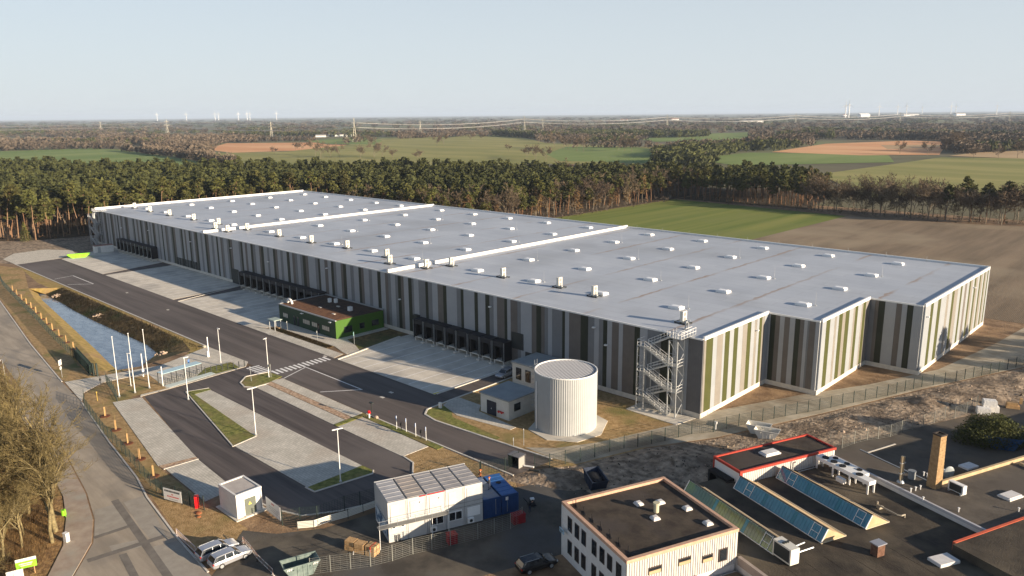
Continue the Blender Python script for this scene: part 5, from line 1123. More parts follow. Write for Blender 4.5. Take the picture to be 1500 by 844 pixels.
# ------------------------------------------------------------------ vehicles
def car(label, a, b, m, name='parked_car', L=4.75, W=1.82, Hc=1.48):
    """a = ground point under the rear, b = under the front"""
    ang = math.atan2(b[1]-a[1], b[0]-a[0]); t = thing(name, label, 'car', ((a[0]+b[0])/2, (a[1]+b[1])/2, .03), ang)
    # stations: x, half width, z low, z belt (body sections)
    st = [(-.5,.80,.42,.80),(-.485,.90,.30,.93),(-.44,.96,.24,.97),(-.30,1,.22,.98),(-.05,1,.22,.97),(.16,1,.22,.96),(.24,1,.22,.94),(.34,.985,.22,.88),(.43,.94,.24,.80),(.485,.84,.30,.70),(.5,.70,.40,.60)]
    vs = []; fs = []; n = 8
    for x, w_, z0, z1 in st:
        hw = w_*W/2; X_ = x*L
        vs += [(X_,-hw*.9,z0),(X_,-hw,z0+.12),(X_,-hw,z1-.22),(X_,-hw*.93,z1),(X_,hw*.93,z1),(X_,hw,z1-.22),(X_,hw,z0+.12),(X_,hw*.9,z0)]
    for i in range(len(st)-1):
        for k in range(n): fs.append((i*n+k,(i+1)*n+k,(i+1)*n+(k+1)%n,i*n+(k+1)%n))
    fs += [tuple(range(n)), tuple(range(len(st)*n-1,(len(st)-1)*n-1,-1))]
    part('body', MB().add(vs, [f[::-1] for f in fs]), m, t, smooth=False)
    # glasshouse and roof
    gb = [(-.475,.93,.95),(-.40,.95,.97),(.02,.95,.97),(.245,.90,.93)]; gt = [(-.40,.76),(-.33,.80),(-.02,.80),(.10,.76)]
    vs = []
    for (x,w_,z),(x2,w2) in zip(gb,gt):
        vs += [(x*L,-w_*W/2*.97,z-.02),(x2*L,-w2*W/2*.95,Hc-.06),(x2*L,w2*W/2*.95,Hc-.06),(x*L,w_*W/2*.97,z-.02)]
    fs = []
    for i in range(3):
        for k in range(4): fs.append((i*4+k,i*4+(k+1)%4,(i+1)*4+(k+1)%4,(i+1)*4+k))
    fs += [(3,2,1,0),(12,13,14,15)]
    part('glasshouse', MB().add(vs, fs), GLASS, t)
    rf = [(-.41,.76),(-.33,.80),(-.1,.80),(-.02,.80),(.085,.76)]; vs = []; hz = [-.06,-.01,.0,-.01,-.06]
    for (x,w_),dz in zip(rf,hz): vs += [(x*L,-w_*W/2*.97,Hc+dz-.03),(x*L,-w_*W/2*.8,Hc+dz+.02),(x*L,w_*W/2*.8,Hc+dz+.02),(x*L,w_*W/2*.97,Hc+dz-.03)]
    fs = []
    for i in range(4):
        for k in range(4): fs.append((i*4+k,i*4+(k+1)%4,(i+1)*4+(k+1)%4,(i+1)*4+k))
    fs += [(3,2,1,0),(16,17,18,19)]
    part('roof', MB().add(vs, fs), m, t)
    pl = MB()
    for s_ in (-1,1):
        for (xb,wb_,zb),(xt,wt) in (((-.475,.93,.95),(-.40,.76)),((-.18,.95,.97),(-.17,.80)),((.245,.90,.93),(.10,.76)),((.03,.95,.97),(.02,.80))):
            pl.bar((xb*L,s_*wb_*W/2*.98,zb),(xt*L,s_*wt*W/2*.97,Hc-.04),.07,.05)
    part('pillar', pl, m, t)
    part('roof_rail', MB().box(-.38*L,-.70*W/2,Hc-.01,.0,-.66*W/2,Hc+.04).box(-.38*L,.66*W/2,Hc-.01,0,.70*W/2,Hc+.04), GREYM, t)
    for x in (-.29*L, .30*L):
        for s_ in (-1,1):
            w_ = part('wheel', MB().tube((x,s_*(W/2-.22),.33),(x,s_*(W/2+.015),.33),.33,n=18), BLACK, t)
            part('rim', MB().tube((x,s_*(W/2+.0),.33),(x,s_*(W/2+.03),.33),.22,n=12), GREYM, w_)
    for s_ in (-1,1):
        part('headlight', MB().box(.455*L,s_*.55*W/2,.58,.492*L,s_*.86*W/2,.70), mat('lamp_glass',(.6,.62,.64),rough=.1), t)
        part('tail_light', MB().box(-.497*L,s_*.62*W/2,.72,-.47*L,s_*.93*W/2,.90), mat('tail_red',(.35,.01,.01),rough=.3), t)
        part('door_mirror', MB().box(.14*L,s_*W/2*.97,.95,.17*L,s_*(W/2+.2),1.08), m, t)
    return t
SILV = mat('silver_paint', (.50,.51,.54), rough=.25, metal=.55, spec=.5); BLK = mat('black_paint', (.01,.01,.012), rough=.15, spec=.6)
w1, w2 = Vector(P(324.5,834.5)), Vector(P(360.5,819)); dv = (w2-w1).normalized(); nv = Vector((-dv.y, dv.x)); c0 = (w1+w2)/2+nv*.9
car('silver estate car parked in front, nearest the bottom edge', c0-dv*2.4, c0+dv*2.4, SILV)
c0 = c0+nv*2.55-dv*.35
car('silver estate car parked behind the nearest silver car, by the lattice barriers', c0-dv*2.4, c0+dv*2.4, SILV)
a = Vector((-99.9,102.6)); dd = Vector((-.1,1)).normalized()
car('silver car parked in the dark lane between loading docks and plant house', a+dd*2.3, a-dd*2.3, SILV, L=4.5)
a, b = P(766,838), P(806,826)
car('black car parked in the shadow left of the works office', a, b, BLK)
# ------------------------------------------------------------------ people on the site
def person(label, x, y, z, face, m_top, helmet=None, bend=0.):
    t = thing('person', label, 'person', (x,y,z), face)
    V = []; E = []; Rr_ = []
    def add(p, r, par=None):
        V.append(p); Rr_.append(r); 
        if par is not None: E.append((par, len(V)-1))
        return len(V)-1
    pel = add((0,0,.95),.15); ch1 = add((.05*bend,0,1.15),.145,pel); ch2 = add((.25*bend,0,1.38),.16,ch1); nk = add((.33*bend,0,1.50),.06,ch2); hd_ = add((.38*bend,0,1.62),.095,nk); add((.40*bend+.01,0,1.73),.08,hd_)
    for s in (-1,1):
        hp = add((0,s*.1,.88),.10,pel); kn = add((.05*s*.6,s*.12,.50),.07,hp); an_ = add((-.02+.04*s,s*.13,.10),.05,kn); add((.14+.04*s,s*.14,.05),.045,an_)
        sh = add((.25*bend,s*.19,1.40),.075,ch2); el = add((.12+.3*bend,s*.27,1.14),.05,sh); wr = add((.28+.35*bend,s*.22,.96),.035,el); pm = add((.34+.35*bend,s*.21,.92),.038,wr)
        for k in range(4): f1 = add((.39+.35*bend,s*(.18+.022*k),.90-.004*k),.010,pm); add((.43+.35*bend,s*(.18+.022*k),.87+.004*(k%2)),.009,f1)
        th = add((.36+.35*bend,s*.165,.93),.011,pm); add((.40+.35*bend,s*.15,.91),.010,th)
    me = bpy.data.meshes.new('body'); me.from_pydata(V, E, []); o = link('body', me, t)
    sm = o.modifiers.new('skin','SKIN'); 
    for i, r in enumerate(Rr_): me.skin_vertices[0].data[i].radius = (r, r)
    me.skin_vertices[0].data[0].use_root = True
    sub = o.modifiers.new('sub','SUBSURF'); sub.levels = 1; sub.render_levels = 1
    def cl(M, n, l, b, cur):
        tc = n.new('ShaderNodeTexCoord'); sp = n.new('ShaderNodeSeparateXYZ'); l.new(tc.outputs['Object'], sp.inputs[0]); r = n.new('ShaderNodeValToRGB'); r.color_ramp.interpolation = 'CONSTANT'
        mr = n.new('ShaderNodeMath'); mr.operation = 'MULTIPLY'; mr.inputs[1].default_value = .5; l.new(sp.outputs[2], mr.inputs[0]); l.new(mr.outputs[0], r.inputs[0])
        e = r.color_ramp.elements; e[0].position = 0; e[0].color = (.02,.02,.02,1); e[1].position = .05; e[1].color = (.03,.04,.07,1)
        for p_, c_ in ((.48,m_top),(.745,(.55,.33,.24))): q = e.new(p_); q.color = (*c_,1)
        l.new(r.outputs[0], b.inputs['Base Color'])
    me.materials.append(mat('clothes_'+label[:12], (.1,.1,.1), extra=cl))
    fz = .40*bend
    part('face', MB().ell((fz+.11,.035,1.68),.012,.014,.01,6,4).ell((fz+.11,-.035,1.68),.012,.014,.01,6,4).ell((fz+.12,0,1.65),.02,.014,.022,6,4).box(fz+.095,-.03,1.6,fz+.11,.03,1.61).ell((fz,.1,1.66),.025,.015,.035,6,4).ell((fz,-.1,1.66),.025,.015,.035,6,4), mat('skin',(.5,.3,.22),rough=.6), t)
    if helmet: part('helmet', MB().ell((fz,0,1.74),.14,.12,.11,12,6).tube((fz+.02,0,1.72),(fz+.02,0,1.735),.16,n=12), helmet, t)
    else: part('hair', MB().ell((fz-.02,0,1.73),.11,.105,.10,12,6), mat('hair_dark',(.03,.02,.015)), t)
    return t
HELM = mat('helmet_orange', (.75,.16,.02), rough=.4)
pp = P(717,719,2.6); person('worker in dark clothes and orange helmet standing on the faded blue container', pp[0], pp[1], 2.72, R(200), (.03,.035,.045), HELM)
pp = P(702,704,2.6); person('worker with orange helmet half hidden behind the white office containers', pp[0]-1.0, pp[1]+1.2, 1.6, R(-120), (.25,.08,.03), HELM)
pp = P(776,752,0); person('worker in black clothes bending over the vibrating plate on the mud', pp[0], pp[1], .15, R(20), (.015,.015,.02), None, bend=1.)
cr = solo('scaffold_tower_deck', MB().box(-.8,-.8,1.45,.8,.8,1.58).tube((-.7,-.7,0),(-.7,-.7,1.45),.04).tube((.7,-.7,0),(.7,-.7,1.45),.04).tube((-.7,.7,0),(-.7,.7,1.45),.04).tube((.7,.7,0),(.7,.7,1.45),.04), GREYM, 'small steel working platform behind the white office containers under the worker', 'platform', loc=(P(702,704,2.6)[0]-1.0, P(702,704,2.6)[1]+1.2, 0))
# satellite dish and bits beside the right roof
ds = thing('satellite_dish', 'grey satellite dish on a short mast behind the chimney', 'satellite dish', (*uv(10.6,52.0),0), R(140))
part('mast', MB().tube((0,0,0),(0,0,3.6),.06), GREYM, ds); part('dish', MB().ell((.25,0,3.7),.16,.75,.85,14,8), mat('dish_grey',(.30,.33,.34),rough=.4), ds); part('arm', MB().tube((.3,0,3.0),(1.1,0,3.6),.03).box(1.05,-.1,3.5,1.25,.1,3.7), WHITEM, ds)
solo('roof_box', MB().box(-1.1,-.7,0,1.1,.7,.25).tube((0,0,.25),(0,0,.28),.3,n=12), mat('hatch_white',()), 'square white vent box with round opening in the back yard by the grey roof edge', 'vent', loc=(*uv(9.4,57.4),2.9), rotz=A68)
solo('wall_box', MB().box(-1.4,-.9,0,1.4,.9,2.9), mat('hut_brown',(.12,.10,.08),rough=.8), 'dark low block carrying the square vent box', 'block', loc=(*uv(9.4,57.4),0), rotz=A68)
solo('extractor', MB().ell((0,0,.35),.5,.4,.35).box(-.4,-.3,0,.4,.3,.2), WHITEM, 'small white extractor cowl right of the brick chimney', 'extractor', loc=(*uv(8.6,49.6),.05))
bsk = MB().box(-.9,-.5,0,.9,.5,.12).mesh('fence_block', mat('block_white',(.6,.6,.58),rough=.7))
# ------------------------------------------------------------------ fences
def wire_mesh(hh, m, nh=9, nv=12, r=.014, z0=.08):
    mb = MB()
    for k in range(nh): z_ = z0+(hh-z0)*k/(nh-1); mb.bar((0,0,z_),(1,0,z_),r*2,r*2.5)
    for k in range(nv): x_ = (k+.5)/nv; mb.box(x_-r*.3,-r,z0,x_+r*.3,r,hh)
    return mb.mesh('mesh_panel', m)
def fence(label, pts, hh, m, step=2.5, wires=None, post_r=.04, name='fence', z=0, group=None):
    t = thing(name, label, 'fence', (*pts[0], z)); O_ = Vector(pts[0])
    pm = MB().box(-post_r,-post_r,0,post_r,post_r,hh+.1).mesh('post', m)
    for a, b in zip(pts[:-1], pts[1:]):
        a, b = Vector(a)-O_, Vector(b)-O_; L = (b-a).length; n = max(1, round(L/step)); an_ = math.atan2(b.y-a.y, b.x-a.x)
        for k in range(n):
            p_ = a+(b-a)*k/n; link('post', pm, t, (p_.x,p_.y,0), an_); link('mesh_panel', wires, t, (p_.x,p_.y,0), an_, (L/n,1,1))
    p_ = Vector(pts[-1])-O_; link('post', pm, t, (p_.x,p_.y,0))
    return t
WG = wire_mesh(2.0, FENCEG, 9, 10, .009); WZm = wire_mesh(2.0, FENCEZ, 9, 3, .008)
pf = [P(x,y) for x,y in [(783,686),(805,685),(828,680),(850,676),(871,670),(893,662),(914,657),(934,655),(974,646),(1013,636),(1045,633),(1100,620),(1150,610),(1200,601),(1250,590),(1300,580),(1350,567),(1400,559),(1450,548),(1500,535),(1600,512)]]
fence('long dark mesh security fence along the concrete path around the warehouse', pf, 2.1, FENCEG, 2.6, WG)
fence('dark mesh fence with close posts between the public road verge and the pond', [(-330,69),(-303,64.5),(-271.4,59.1),(-241.1,55.8),(-217.7,53.4),(-196,50.9),(-176.5,49.1),(-170,48.7)], 2.0, FENCEG, 2.6, WG)
fence('dark mesh fence along the row of staked saplings beside the public road', [(-147.5,41.8),(-143.6,40.6),(-128.5,38.6),(-119.4,38.0),(-112,37.2),(-104.6,36.4),(-100.3,36.3),(-92.4,38.4)], 2.0, FENCEG, 2.6, WG)
fence('short dark fence piece beside the first flagpole', [P(156,562),P(165,575),P(172,588)], 2.4, FENCEG, 2.4, WG)
fence('dark mesh fence from the notice board round the car park curve to the gate', [P(414,770),P(440,765),P(465,763),P(505,748),P(550,735),(-73.5,57),(-72.5,62),(-73.2,70),P(703,696),P(740,690),P(760,680)], 2.0, FENCEG, 2.6, WG)
fence('pale galvanised mesh fence in front of the white containers', [P(455,842),P(543,830),P(575,822),P(605,812),P(660,800),P(700,790),P(748,775),P(765,765)], 2.0, FENCEZ, 2.6, WZm)
fence('pale galvanised mesh fence between the churned ground and the back yard', [P(1215,655),P(1233,657),P(1251,650),P(1270,645),P(1286,643),P(1304,640),P(1320,634),P(1336,630),P(1352,625),P(1368,620),P(1384,613),P(1398,613),P(1415,606),P(1431,596)], 2.0, FENCEZ, 2.6, WZm)
gt = thing('sliding_gate', 'heavy dark sliding gate pushed open beside the entrance road', 'gate', (*P(138,551),.05))
a_, b_ = Vector((0,0)), Vector(P(113,523))-Vector(P(138,551))
for dz_ in (0, .55):
    mb = MB(); n_v = Vector((-b_.y,b_.x)).normalized()*dz_
    for z_ in (.15,2.2): mb.bar((*(a_+n_v),z_),(*(b_+n_v),z_),.12,.14)
    for k in range(60): q = a_+(b_-a_)*k/59+n_v; mb.tube((*q,.15),(*q,2.2),.03,n=4)
    part('gate_leaf', mb, FENCEG, gt)
part('gate_post', MB().box(-.15,-.15,0,.15,.15,2.6).box(.4,.3,0,.7,.6,2.6), FENCEG, gt)
solo('gate_motor', MB().tube((0,0,0),(0,0,2.0),.05).box(-.15,-.15,1.1,.15,.15,1.5), DARKM, 'dark intercom post in the middle of the entrance paving', 'post', loc=(*P(148,566),.05))
solo('entrance_marker', MB().tube((0,0,0),(0,0,1.6),.05).ell((0,0,1.7),.15,.15,.12), mat('marker_yellow',(.5,.35,.08)), 'small round topped post in the dry grass left of the flagpoles', 'post', loc=(*P(143,588),.05))
# ------------------------------------------------------------------ staked saplings
sp = thing('staked_sapling', 'x', 'sapling')
part('stake', MB().tube((-.12,.06,0),(-.10,.06,1.7),.03,n=6), WOOD, sp); part('stake', MB().tube((.12,.06,0),(.10,.06,1.7),.03,n=6), WOOD, sp); part('stake', MB().tube((0,-.12,0),(0,-.10,1.7),.03,n=6), WOOD, sp)
part('reed_wrap', MB().tube((0,0,0),(0,0,1.7),.06,n=8), mat('reed',(.50,.32,.13),rough=.9), sp)
tw = MB().tube((0,0,1.8),(0,0,3.0),.03,.01,5)
for k in range(9): a = k*2.4; tw.tube((0,0,2.0+k*.1),(.4*math.cos(a),.4*math.sin(a),2.5+k*.13),.012,.005,4)
part('twigs', tw, TWIG, sp); part('mulch_ring', MB().tube((0,0,0),(0,0,.08),.85,.7,14), MULCH, sp)
first = True
for y0, lst, wh_ in ((0,[(19,427),(25,433),(32,440),(39,446),(46,452),(53,459),(61,468),(69,475),(77,484),(87,493),(97,502),(108,512)],'between the fence and the pond, %s from the far end'),(1,[(154,610),(170,630),(187,650),(205,673),(225,698)],'beside the grey parking bays, %s from the entrance')):
    for k, (x, y) in enumerate(lst):
        lab = 'staked young tree '+wh_ % ORD[k]
        if first: sp.location = (*P(x,y),.03); sp['label'] = lab; sp['group'] = 'staked saplings'; first = False
        else: dup(sp, (*P(x,y),.03), random.uniform(0,3), lab, 'staked saplings')
# rubble outlets at the pond
for (x,y,l_) in ((238,519,'heap of pale rubble at the near right corner of the pond'),(146,463,'heap of pale rubble on the bank half way along the pond'),(84,434,'patch of rubble at the far end of the pond')):
    mb = MB(); 
    for k in range(40): a = random.uniform(0,6.28); r = random.uniform(0,1.6); mb.ell((r*math.cos(a)*1.3,r*math.sin(a),random.uniform(.0,.5)*(1.7-r)),.25,.22,.18,6,4)
    solo('rubble_heap', mb, ROCK, l_, 'stones', loc=(*P(x,y,-1.2),-1.25))
# ------------------------------------------------------------------ vegetation
def np_mesh(name, V, F, m, mi=None):
    """V (n,3); F (k,3 or 4) int arrays"""
    me = bpy.data.meshes.new(name); V = np.asarray(V, np.float32); F = np.asarray(F, np.int32); k = F.shape[1]
    me.vertices.add(len(V)); me.vertices.foreach_set('co', V.ravel())
    me.loops.add(F.size); me.loops.foreach_set('vertex_index', F.ravel())
    me.polygons.add(len(F)); me.polygons.foreach_set('loop_start', np.arange(0, F.size, k, dtype=np.int32)); 
    me.update(calc_edges=True)
    for q in (m if isinstance(m, (list,tuple)) else [m]): me.materials.append(q)
    if mi is not None: me.polygons.foreach_set('material_index', np.asarray(mi, np.int32))
    me.validate(); return me
def leaf_tris(cent, rad, n, size, r, flat=.6):
    """n random triangles spread in ellipsoid shells around each centre"""
    out = []
    for c, R_ in zip(cent, rad):
        d = r.normal(size=(n,3)); d /= np.linalg.norm(d,axis=1)[:,None]; d[:,2] = d[:,2]*flat+.05
        p = np.array(c)+d*R_*(r.random((n,1))**.4)
        a = r.normal(size=(n,3)); b = r.normal(size=(n,3)); a[:,2] *= .5; b[:,2] *= .5
        a /= np.linalg.norm(a,axis=1)[:,None]; b /= np.linalg.norm(b,axis=1)[:,None]
        s = size*(.6+.8*r.random((n,1)))
        out.append(np.stack([p-a*s*.5-b*s*.3, p+a*s*.5-b*s*.3, p+b*s*.7], 1))
    return np.concatenate(out).reshape(-1,3)
def pine_parts(seed, Ht=16., crown0=.5, n=34, dense=24, size=.85):
    r = np.random.default_rng(seed); mb = MB(); lean = r.normal(size=2)*.9
    pts = [(0,0,0)]
    for k in range(1,6): q = k/5; pts.append((lean[0]*q*q*1.6+r.normal()*.12, lean[1]*q*q*1.6+r.normal()*.12, Ht*.93*q))
    for k in range(5): mb.tube(pts[k], pts[k+1], .24*(1-k/6), .24*(1-(k+1)/6), 5, False)
    cent = []; rad = []
    for k in range(n):
        q = crown0+(1-crown0)*((k+.5)/n); a = r.random()*6.28; i = min(4,int(q*5)); base = np.array(pts[i])+(np.array(pts[i+1])-np.array(pts[i]))*(q*5-i)
        w_ = 2.9*math.sin(math.pi*min(1,((q-crown0)/(1-crown0))*.78+.24))**.8*(.55+.6*r.random())
        c = base+np.array([math.cos(a)*w_*.75, math.sin(a)*w_*.75, .6*r.random()+.3]); cent.append(c); rad.append(np.array([1.15,1.15,.75])*(.7+.6*r.random()))
        if k % 2 == 0: mb.tube(base-np.array([0,0,.5]), c, .07, .03, 3, False)
    for k in range(4):
        q = .2+.3*r.random(); a = r.random()*6.28; mb.tube((0,0,Ht*q),(math.cos(a)*1.1,math.sin(a)*1.1,Ht*q+.4),.04,.015,3,False)
    V = leaf_tris(cent, rad, dense, size, r); F = np.arange(len(V)).reshape(-1,3)
    return mb, V, F
def bare_parts(seed, Ht=12., n=70, spread=3.2, size=1.0, depth=3, thick=1.):
    """bare deciduous tree: trunk and limbs as tubes, twigs as slivers"""
    r = np.random.default_rng(seed); mb = MB(); tips = []
    def grow(p, d, L, rad, lv):
        p = np.array(p, float); d = np.array(d, float); segs = 3
        for s in range(segs):
            q = p+d*L/segs; mb.tube(p, q, rad*(1-s/segs*.4), rad*(1-(s+1)/segs*.4), 4 if lv < 2 else 3, False)
            if lv < depth:
                for _ in range(2 if s else 1):
                    nd = d+r.normal(size=3)*.55; nd[2] = abs(nd[2])*.8+.15; nd /= np.linalg.norm(nd); grow(q, nd, L*(.55+.2*r.random()), rad*.45, lv+1)
            else: tips.append((q.copy(), d.copy()))
            p = q; d = d+r.normal(size=3)*.12; d[2] += .06; d /= np.linalg.norm(d)
        tips.append((p, d))
    grow((0,0,0), (0,0,1), Ht*.55, .2*Ht/12, 0 if depth==3 else 1)
    V = []
    for p, d in tips:
        for _ in range(3):
            e = d+r.normal(size=3)*.6; e /= np.linalg.norm(e); L = size*(.6+.9*r.random()); s = np.cross(e, r.normal(size=3)); s = s/np.linalg.norm(s)*(.045 if depth == 3 else .07)*size*thick
            V += [p-s, p+s, p+e*L]
    return mb, np.array(V), np.arange(len(V)).reshape(-1,3)
PN = []
for k in range(6):
    mb, V, F = pine_parts(100+k, Ht=[16,17.5,14,16.5,18.5,13.5][k], crown0=[.58,.64,.54,.62,.66,.46][k], n=[34,30,40,26,32,38][k])
    PN.append((mb.mesh('trunk', PBARK), np_mesh('crown', V, F, PINE)))
BT = []
for k in range(4):
    mb, V, F = bare_parts(300+k, Ht=[12,10,13,11][k])
    BT.append((mb.mesh('trunk', mat('grey_bark',(.14,.12,.09),(.22,.18,.13),1,.95)), np_mesh('crown', V, F, TWIGB)))
FT = []
for k in range(3):
    mb, V, F = bare_parts(350+k, Ht=[12,10,11][k], thick=2.2); FT.append((mb.mesh('trunk', mat('grey_bark',())), np_mesh('crown', V, F, TWIGB)))
BW_ = []
for k in range(4):
    mb, V, F = pine_parts(400+k, Ht=[12,10,13,9][k], crown0=[.22,.15,.3,.1][k], n=30, dense=26, size=.55); BW_.append((mb.mesh('trunk', mat('grey_bark',())), np_mesh('crown', V, F, BROWNL)))
PW = []
for k in range(4):
    mb, V, F = pine_parts(150+k, Ht=[18,19,17,18.5][k], crown0=[.72,.76,.70,.74][k], n=24, dense=30)
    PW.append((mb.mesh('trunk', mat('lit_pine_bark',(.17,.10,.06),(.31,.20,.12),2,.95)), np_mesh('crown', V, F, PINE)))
def put_tree(nm, label, cat, tc, x, y, group, sc=1., rz=None):
    t = thing(nm, label, cat, (x,y,0), random.uniform(0,6.28) if rz is None else rz, group); t.scale = (sc,sc,sc*random.uniform(.93,1.07))
    link('trunk', tc[0], t); link('crown', tc[1], t); return t
forestA = [(-246,226),(-247,398),(-252,470),(-300,485),(-400,386),(-525,298),(-615,233),(-744,173),(-900,40),(-600,-10),(-470,20),(-400,52),(-383,74),(-366,96),(-362,118),(-362,226)]
forestB = [(-246,402),(-252,500),(-180,470),(-166,399)]
def scatter(poly, sp, r):
    xs_ = [p[0] for p in poly]; ys = [p[1] for p in poly]; out = []
    for x in np.arange(min(xs_), max(xs_), sp):
        for y in np.arange(min(ys), max(ys), sp):
            p = (x+r.uniform(-.42,.42)*sp, y+r.uniform(-.42,.42)*sp)
            if pip(p, poly): out.append(p)
    return out
r5 = np.random.default_rng(5)
ptsA = scatter(forestA, 5.6, r5); ptsB = scatter(forestB, 5.2, r5)
def vis(p):
    v = Vector((p[0],p[1],8-CAM_H)); d = v.dot(_f); return d > 0 and abs(v.dot(_r)/d*F_PX) < 780
allp = [(p,'A') for p in ptsA if vis(p)]+[(p,'B') for p in ptsB if vis(p)]
allp.sort(key=lambda q: edist(q[0], forestA if q[1]=='A' else forestB)*1.6+math.hypot(*q[0])*.25)
print('forest', len(allp))
npine = 0; nbr = 0; nbt = 0; stuffp = []
for p, f_ in allp:
    west = p[0] < -355
    isb = (p[0] > -360 and f_ == 'A' and edist(p, forestA) < 22 and r5.random() < .42) or (west and r5.random() < .05)
    if isb:
        if nbt < 34 and not west and r5.random() < .3: nbt += 1; put_tree('bare_tree', 'pale leafless tree at the front of the pine wood behind the warehouse', 'bare tree', FT[r5.integers(3)], p[0], p[1], 'pale leafless trees at the wood edge', r5.uniform(.95,1.3)); continue
        if nbr < 70 and r5.random() < .6: nbr += 1; put_tree('broadleaf_tree', 'brown leaved tree in front of the pines behind the warehouse' if not west else 'brown leaved tree among the pines left of the warehouse', 'broadleaf tree', BW_[r5.integers(4)], p[0], p[1], 'brown leaved trees behind the warehouse' if not west else 'brown leaved trees left of the warehouse', r5.uniform(.8,1.2)); continue
        stuffp.append((p, 1)); continue
    if npine < 296:
        npine += 1
        put_tree('pine_tree', 'orange stemmed pine at the edge of the wood behind the warehouse' if not west else 'tall orange stemmed pine at the edge of the wood left of the warehouse', 'pine tree', (PW[r5.integers(4)] if west and r5.random() < .7 else PN[r5.integers(6)]), p[0], p[1], 'pines of the wood edge behind the warehouse' if not west else 'pines of the wood edge left of the warehouse', r5.uniform(.8,1.15)*(1.08 if west else .95))
    else: stuffp.append((p, 0))
# the rest of the wood: one mass, each tree still trunk and leafy crown
Vc = []; Vt = []; Vb = []
low = []
for k in range(5):
    mb, V, F = pine_parts(500+k, Ht=[16,17.5,14,16,18.5][k], crown0=.58, n=20, dense=11, size=1.35); low.append(V)
lowb = []
for k in range(3):
    mb, V, F = bare_parts(600+k, Ht=[13,11,12][k], size=1.5, depth=2); lowb.append((mb, V))
def xf(V, x, y, s, a):
    c, s_ = math.cos(a), math.sin(a); V = np.asarray(V); W = np.empty_like(V, dtype=float)
    W[:,0] = (V[:,0]*c-V[:,1]*s_)*s+x; W[:,1] = (V[:,0]*s_+V[:,1]*c)*s+y; W[:,2] = V[:,2]*s; return W
def stem(x, y, h, w_, z0=0):
    return np.array([[x-w_,y,z0],[x+w_,y,z0],[x+w_*.5,y,h],[x-w_*.5,y,h],[x,y-w_,z0],[x,y+w_,z0],[x,y+w_*.5,h],[x,y-w_*.5,h]])
stems = []; bstem = []
for (p, b) in stuffp:
    s = r5.uniform(.85,1.15)*(1.06 if p[0] < -355 else .95)
    if b:
        mb, V = lowb[r5.integers(3)]; a = r5.random()*6.28; Vb.append(xf(V, p[0], p[1], s*.95, a)); bstem.append((mb, p, s*.95, a))
    else:
        Vc.append(xf(low[r5.integers(5)], p[0], p[1], s, r5.random()*6.28)); stems.append(stem(p[0], p[1], 11*s, .2))
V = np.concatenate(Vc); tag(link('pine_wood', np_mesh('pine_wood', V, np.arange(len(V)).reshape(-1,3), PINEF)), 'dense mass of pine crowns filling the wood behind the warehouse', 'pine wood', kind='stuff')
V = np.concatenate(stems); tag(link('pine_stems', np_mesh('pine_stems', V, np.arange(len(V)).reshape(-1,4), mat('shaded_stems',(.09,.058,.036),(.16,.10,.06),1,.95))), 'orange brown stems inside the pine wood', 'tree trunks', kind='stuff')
V = np.concatenate(Vb); tag(link('bare_wood_twigs', np_mesh('bare_wood_twigs', V, np.arange(len(V)).reshape(-1,3), TWIGF)), 'brown leafless crowns among the pines of the wood edge', 'bare trees', kind='stuff')
mb = MB(); 
for (m_, p, s, a) in bstem:
    V = xf(m_.v, p[0], p[1], s, a); mb.add([tuple(q) for q in V], m_.f)
tag(link('bare_wood_trunks', mb.mesh('bare_wood_trunks', mat('grey_bark',()))), 'grey trunks of the leafless trees at the wood edge', 'tree trunks', kind='stuff')
# forest floor and undergrowth
sheet('forest_floor', forestA, mat('forest_floor', (.05,.035,.02), (.10,.07,.04), .3, 1), .02)
sheet('forest_floor', forestB, mat('forest_floor', ()), .022)
def brush(name, label, pts, n, h, m, wid=2.5, size=1.0):
    cent = []; rad = []
    for a, b in zip(pts[:-1], pts[1:]):
        L = math.hypot(b[0]-a[0], b[1]-a[1]); k_ = max(1,int(L/1.6))
        for k in range(k_):
            q = (k+r5.random())/k_; cent.append((a[0]+(b[0]-a[0])*q+r5.uniform(-wid,wid), a[1]+(b[1]-a[1])*q+r5.uniform(-wid,wid), h*r5.uniform(.2,.6))); rad.append(np.array([1.2,1.2,h*.6])*r5.uniform(.6,1.2))
    V = leaf_tris(cent, rad, n, size, r5, 1.)
    # slivers
    tag(link(name, np_mesh(name, V, np.arange(len(V)).reshape(-1,3), m)), label, 'undergrowth', kind='stuff')
brush('undergrowth', 'brown scrub under the trees along the wood edge left of the warehouse', [(-430,45),(-400,55),(-384,76),(-368,98),(-364,118),(-364,220)], 16, 2.4, mat('rust_scrub',(.12,.07,.035),(.22,.14,.07),.3,1), 4, .5)
brush('undergrowth', 'brown and rust coloured scrub along the field side of the wood', [(-362,232),(-250,232),(-245,300),(-245,395)], 22, 3.2, TWIGF, 4, .55)
brush('undergrowth', 'dark hedge bottom under the row of bare trees beyond the green field', [(-245,400),(-166,396),(-120,393),(-60,403),(60,415)], 26, 5.2, mat('dark_scrub',(.05,.04,.022),(.10,.075,.04),.2,1), 7, .5)
# conifer by the wood at far left
cent = [(0,0,.6+k*.55) for k in range(14)]; rad = [np.array([2.6*(1-k/15),2.6*(1-k/15),.6]) for k in range(14)]
V = leaf_tris(cent, rad, 60, .5, r5, 1.); p = P(42,352)
t = thing('spruce_tree', 'dark pointed spruce in front of the pine stems at far left', 'spruce', (p[0]+4,p[1]-2,0)); link('trunk', MB().tube((0,0,0),(0,0,7),.2,.05).mesh('trunk', BARK), t); link('crown', np_mesh('crown', V, np.arange(len(V)).reshape(-1,3), PINE), t)
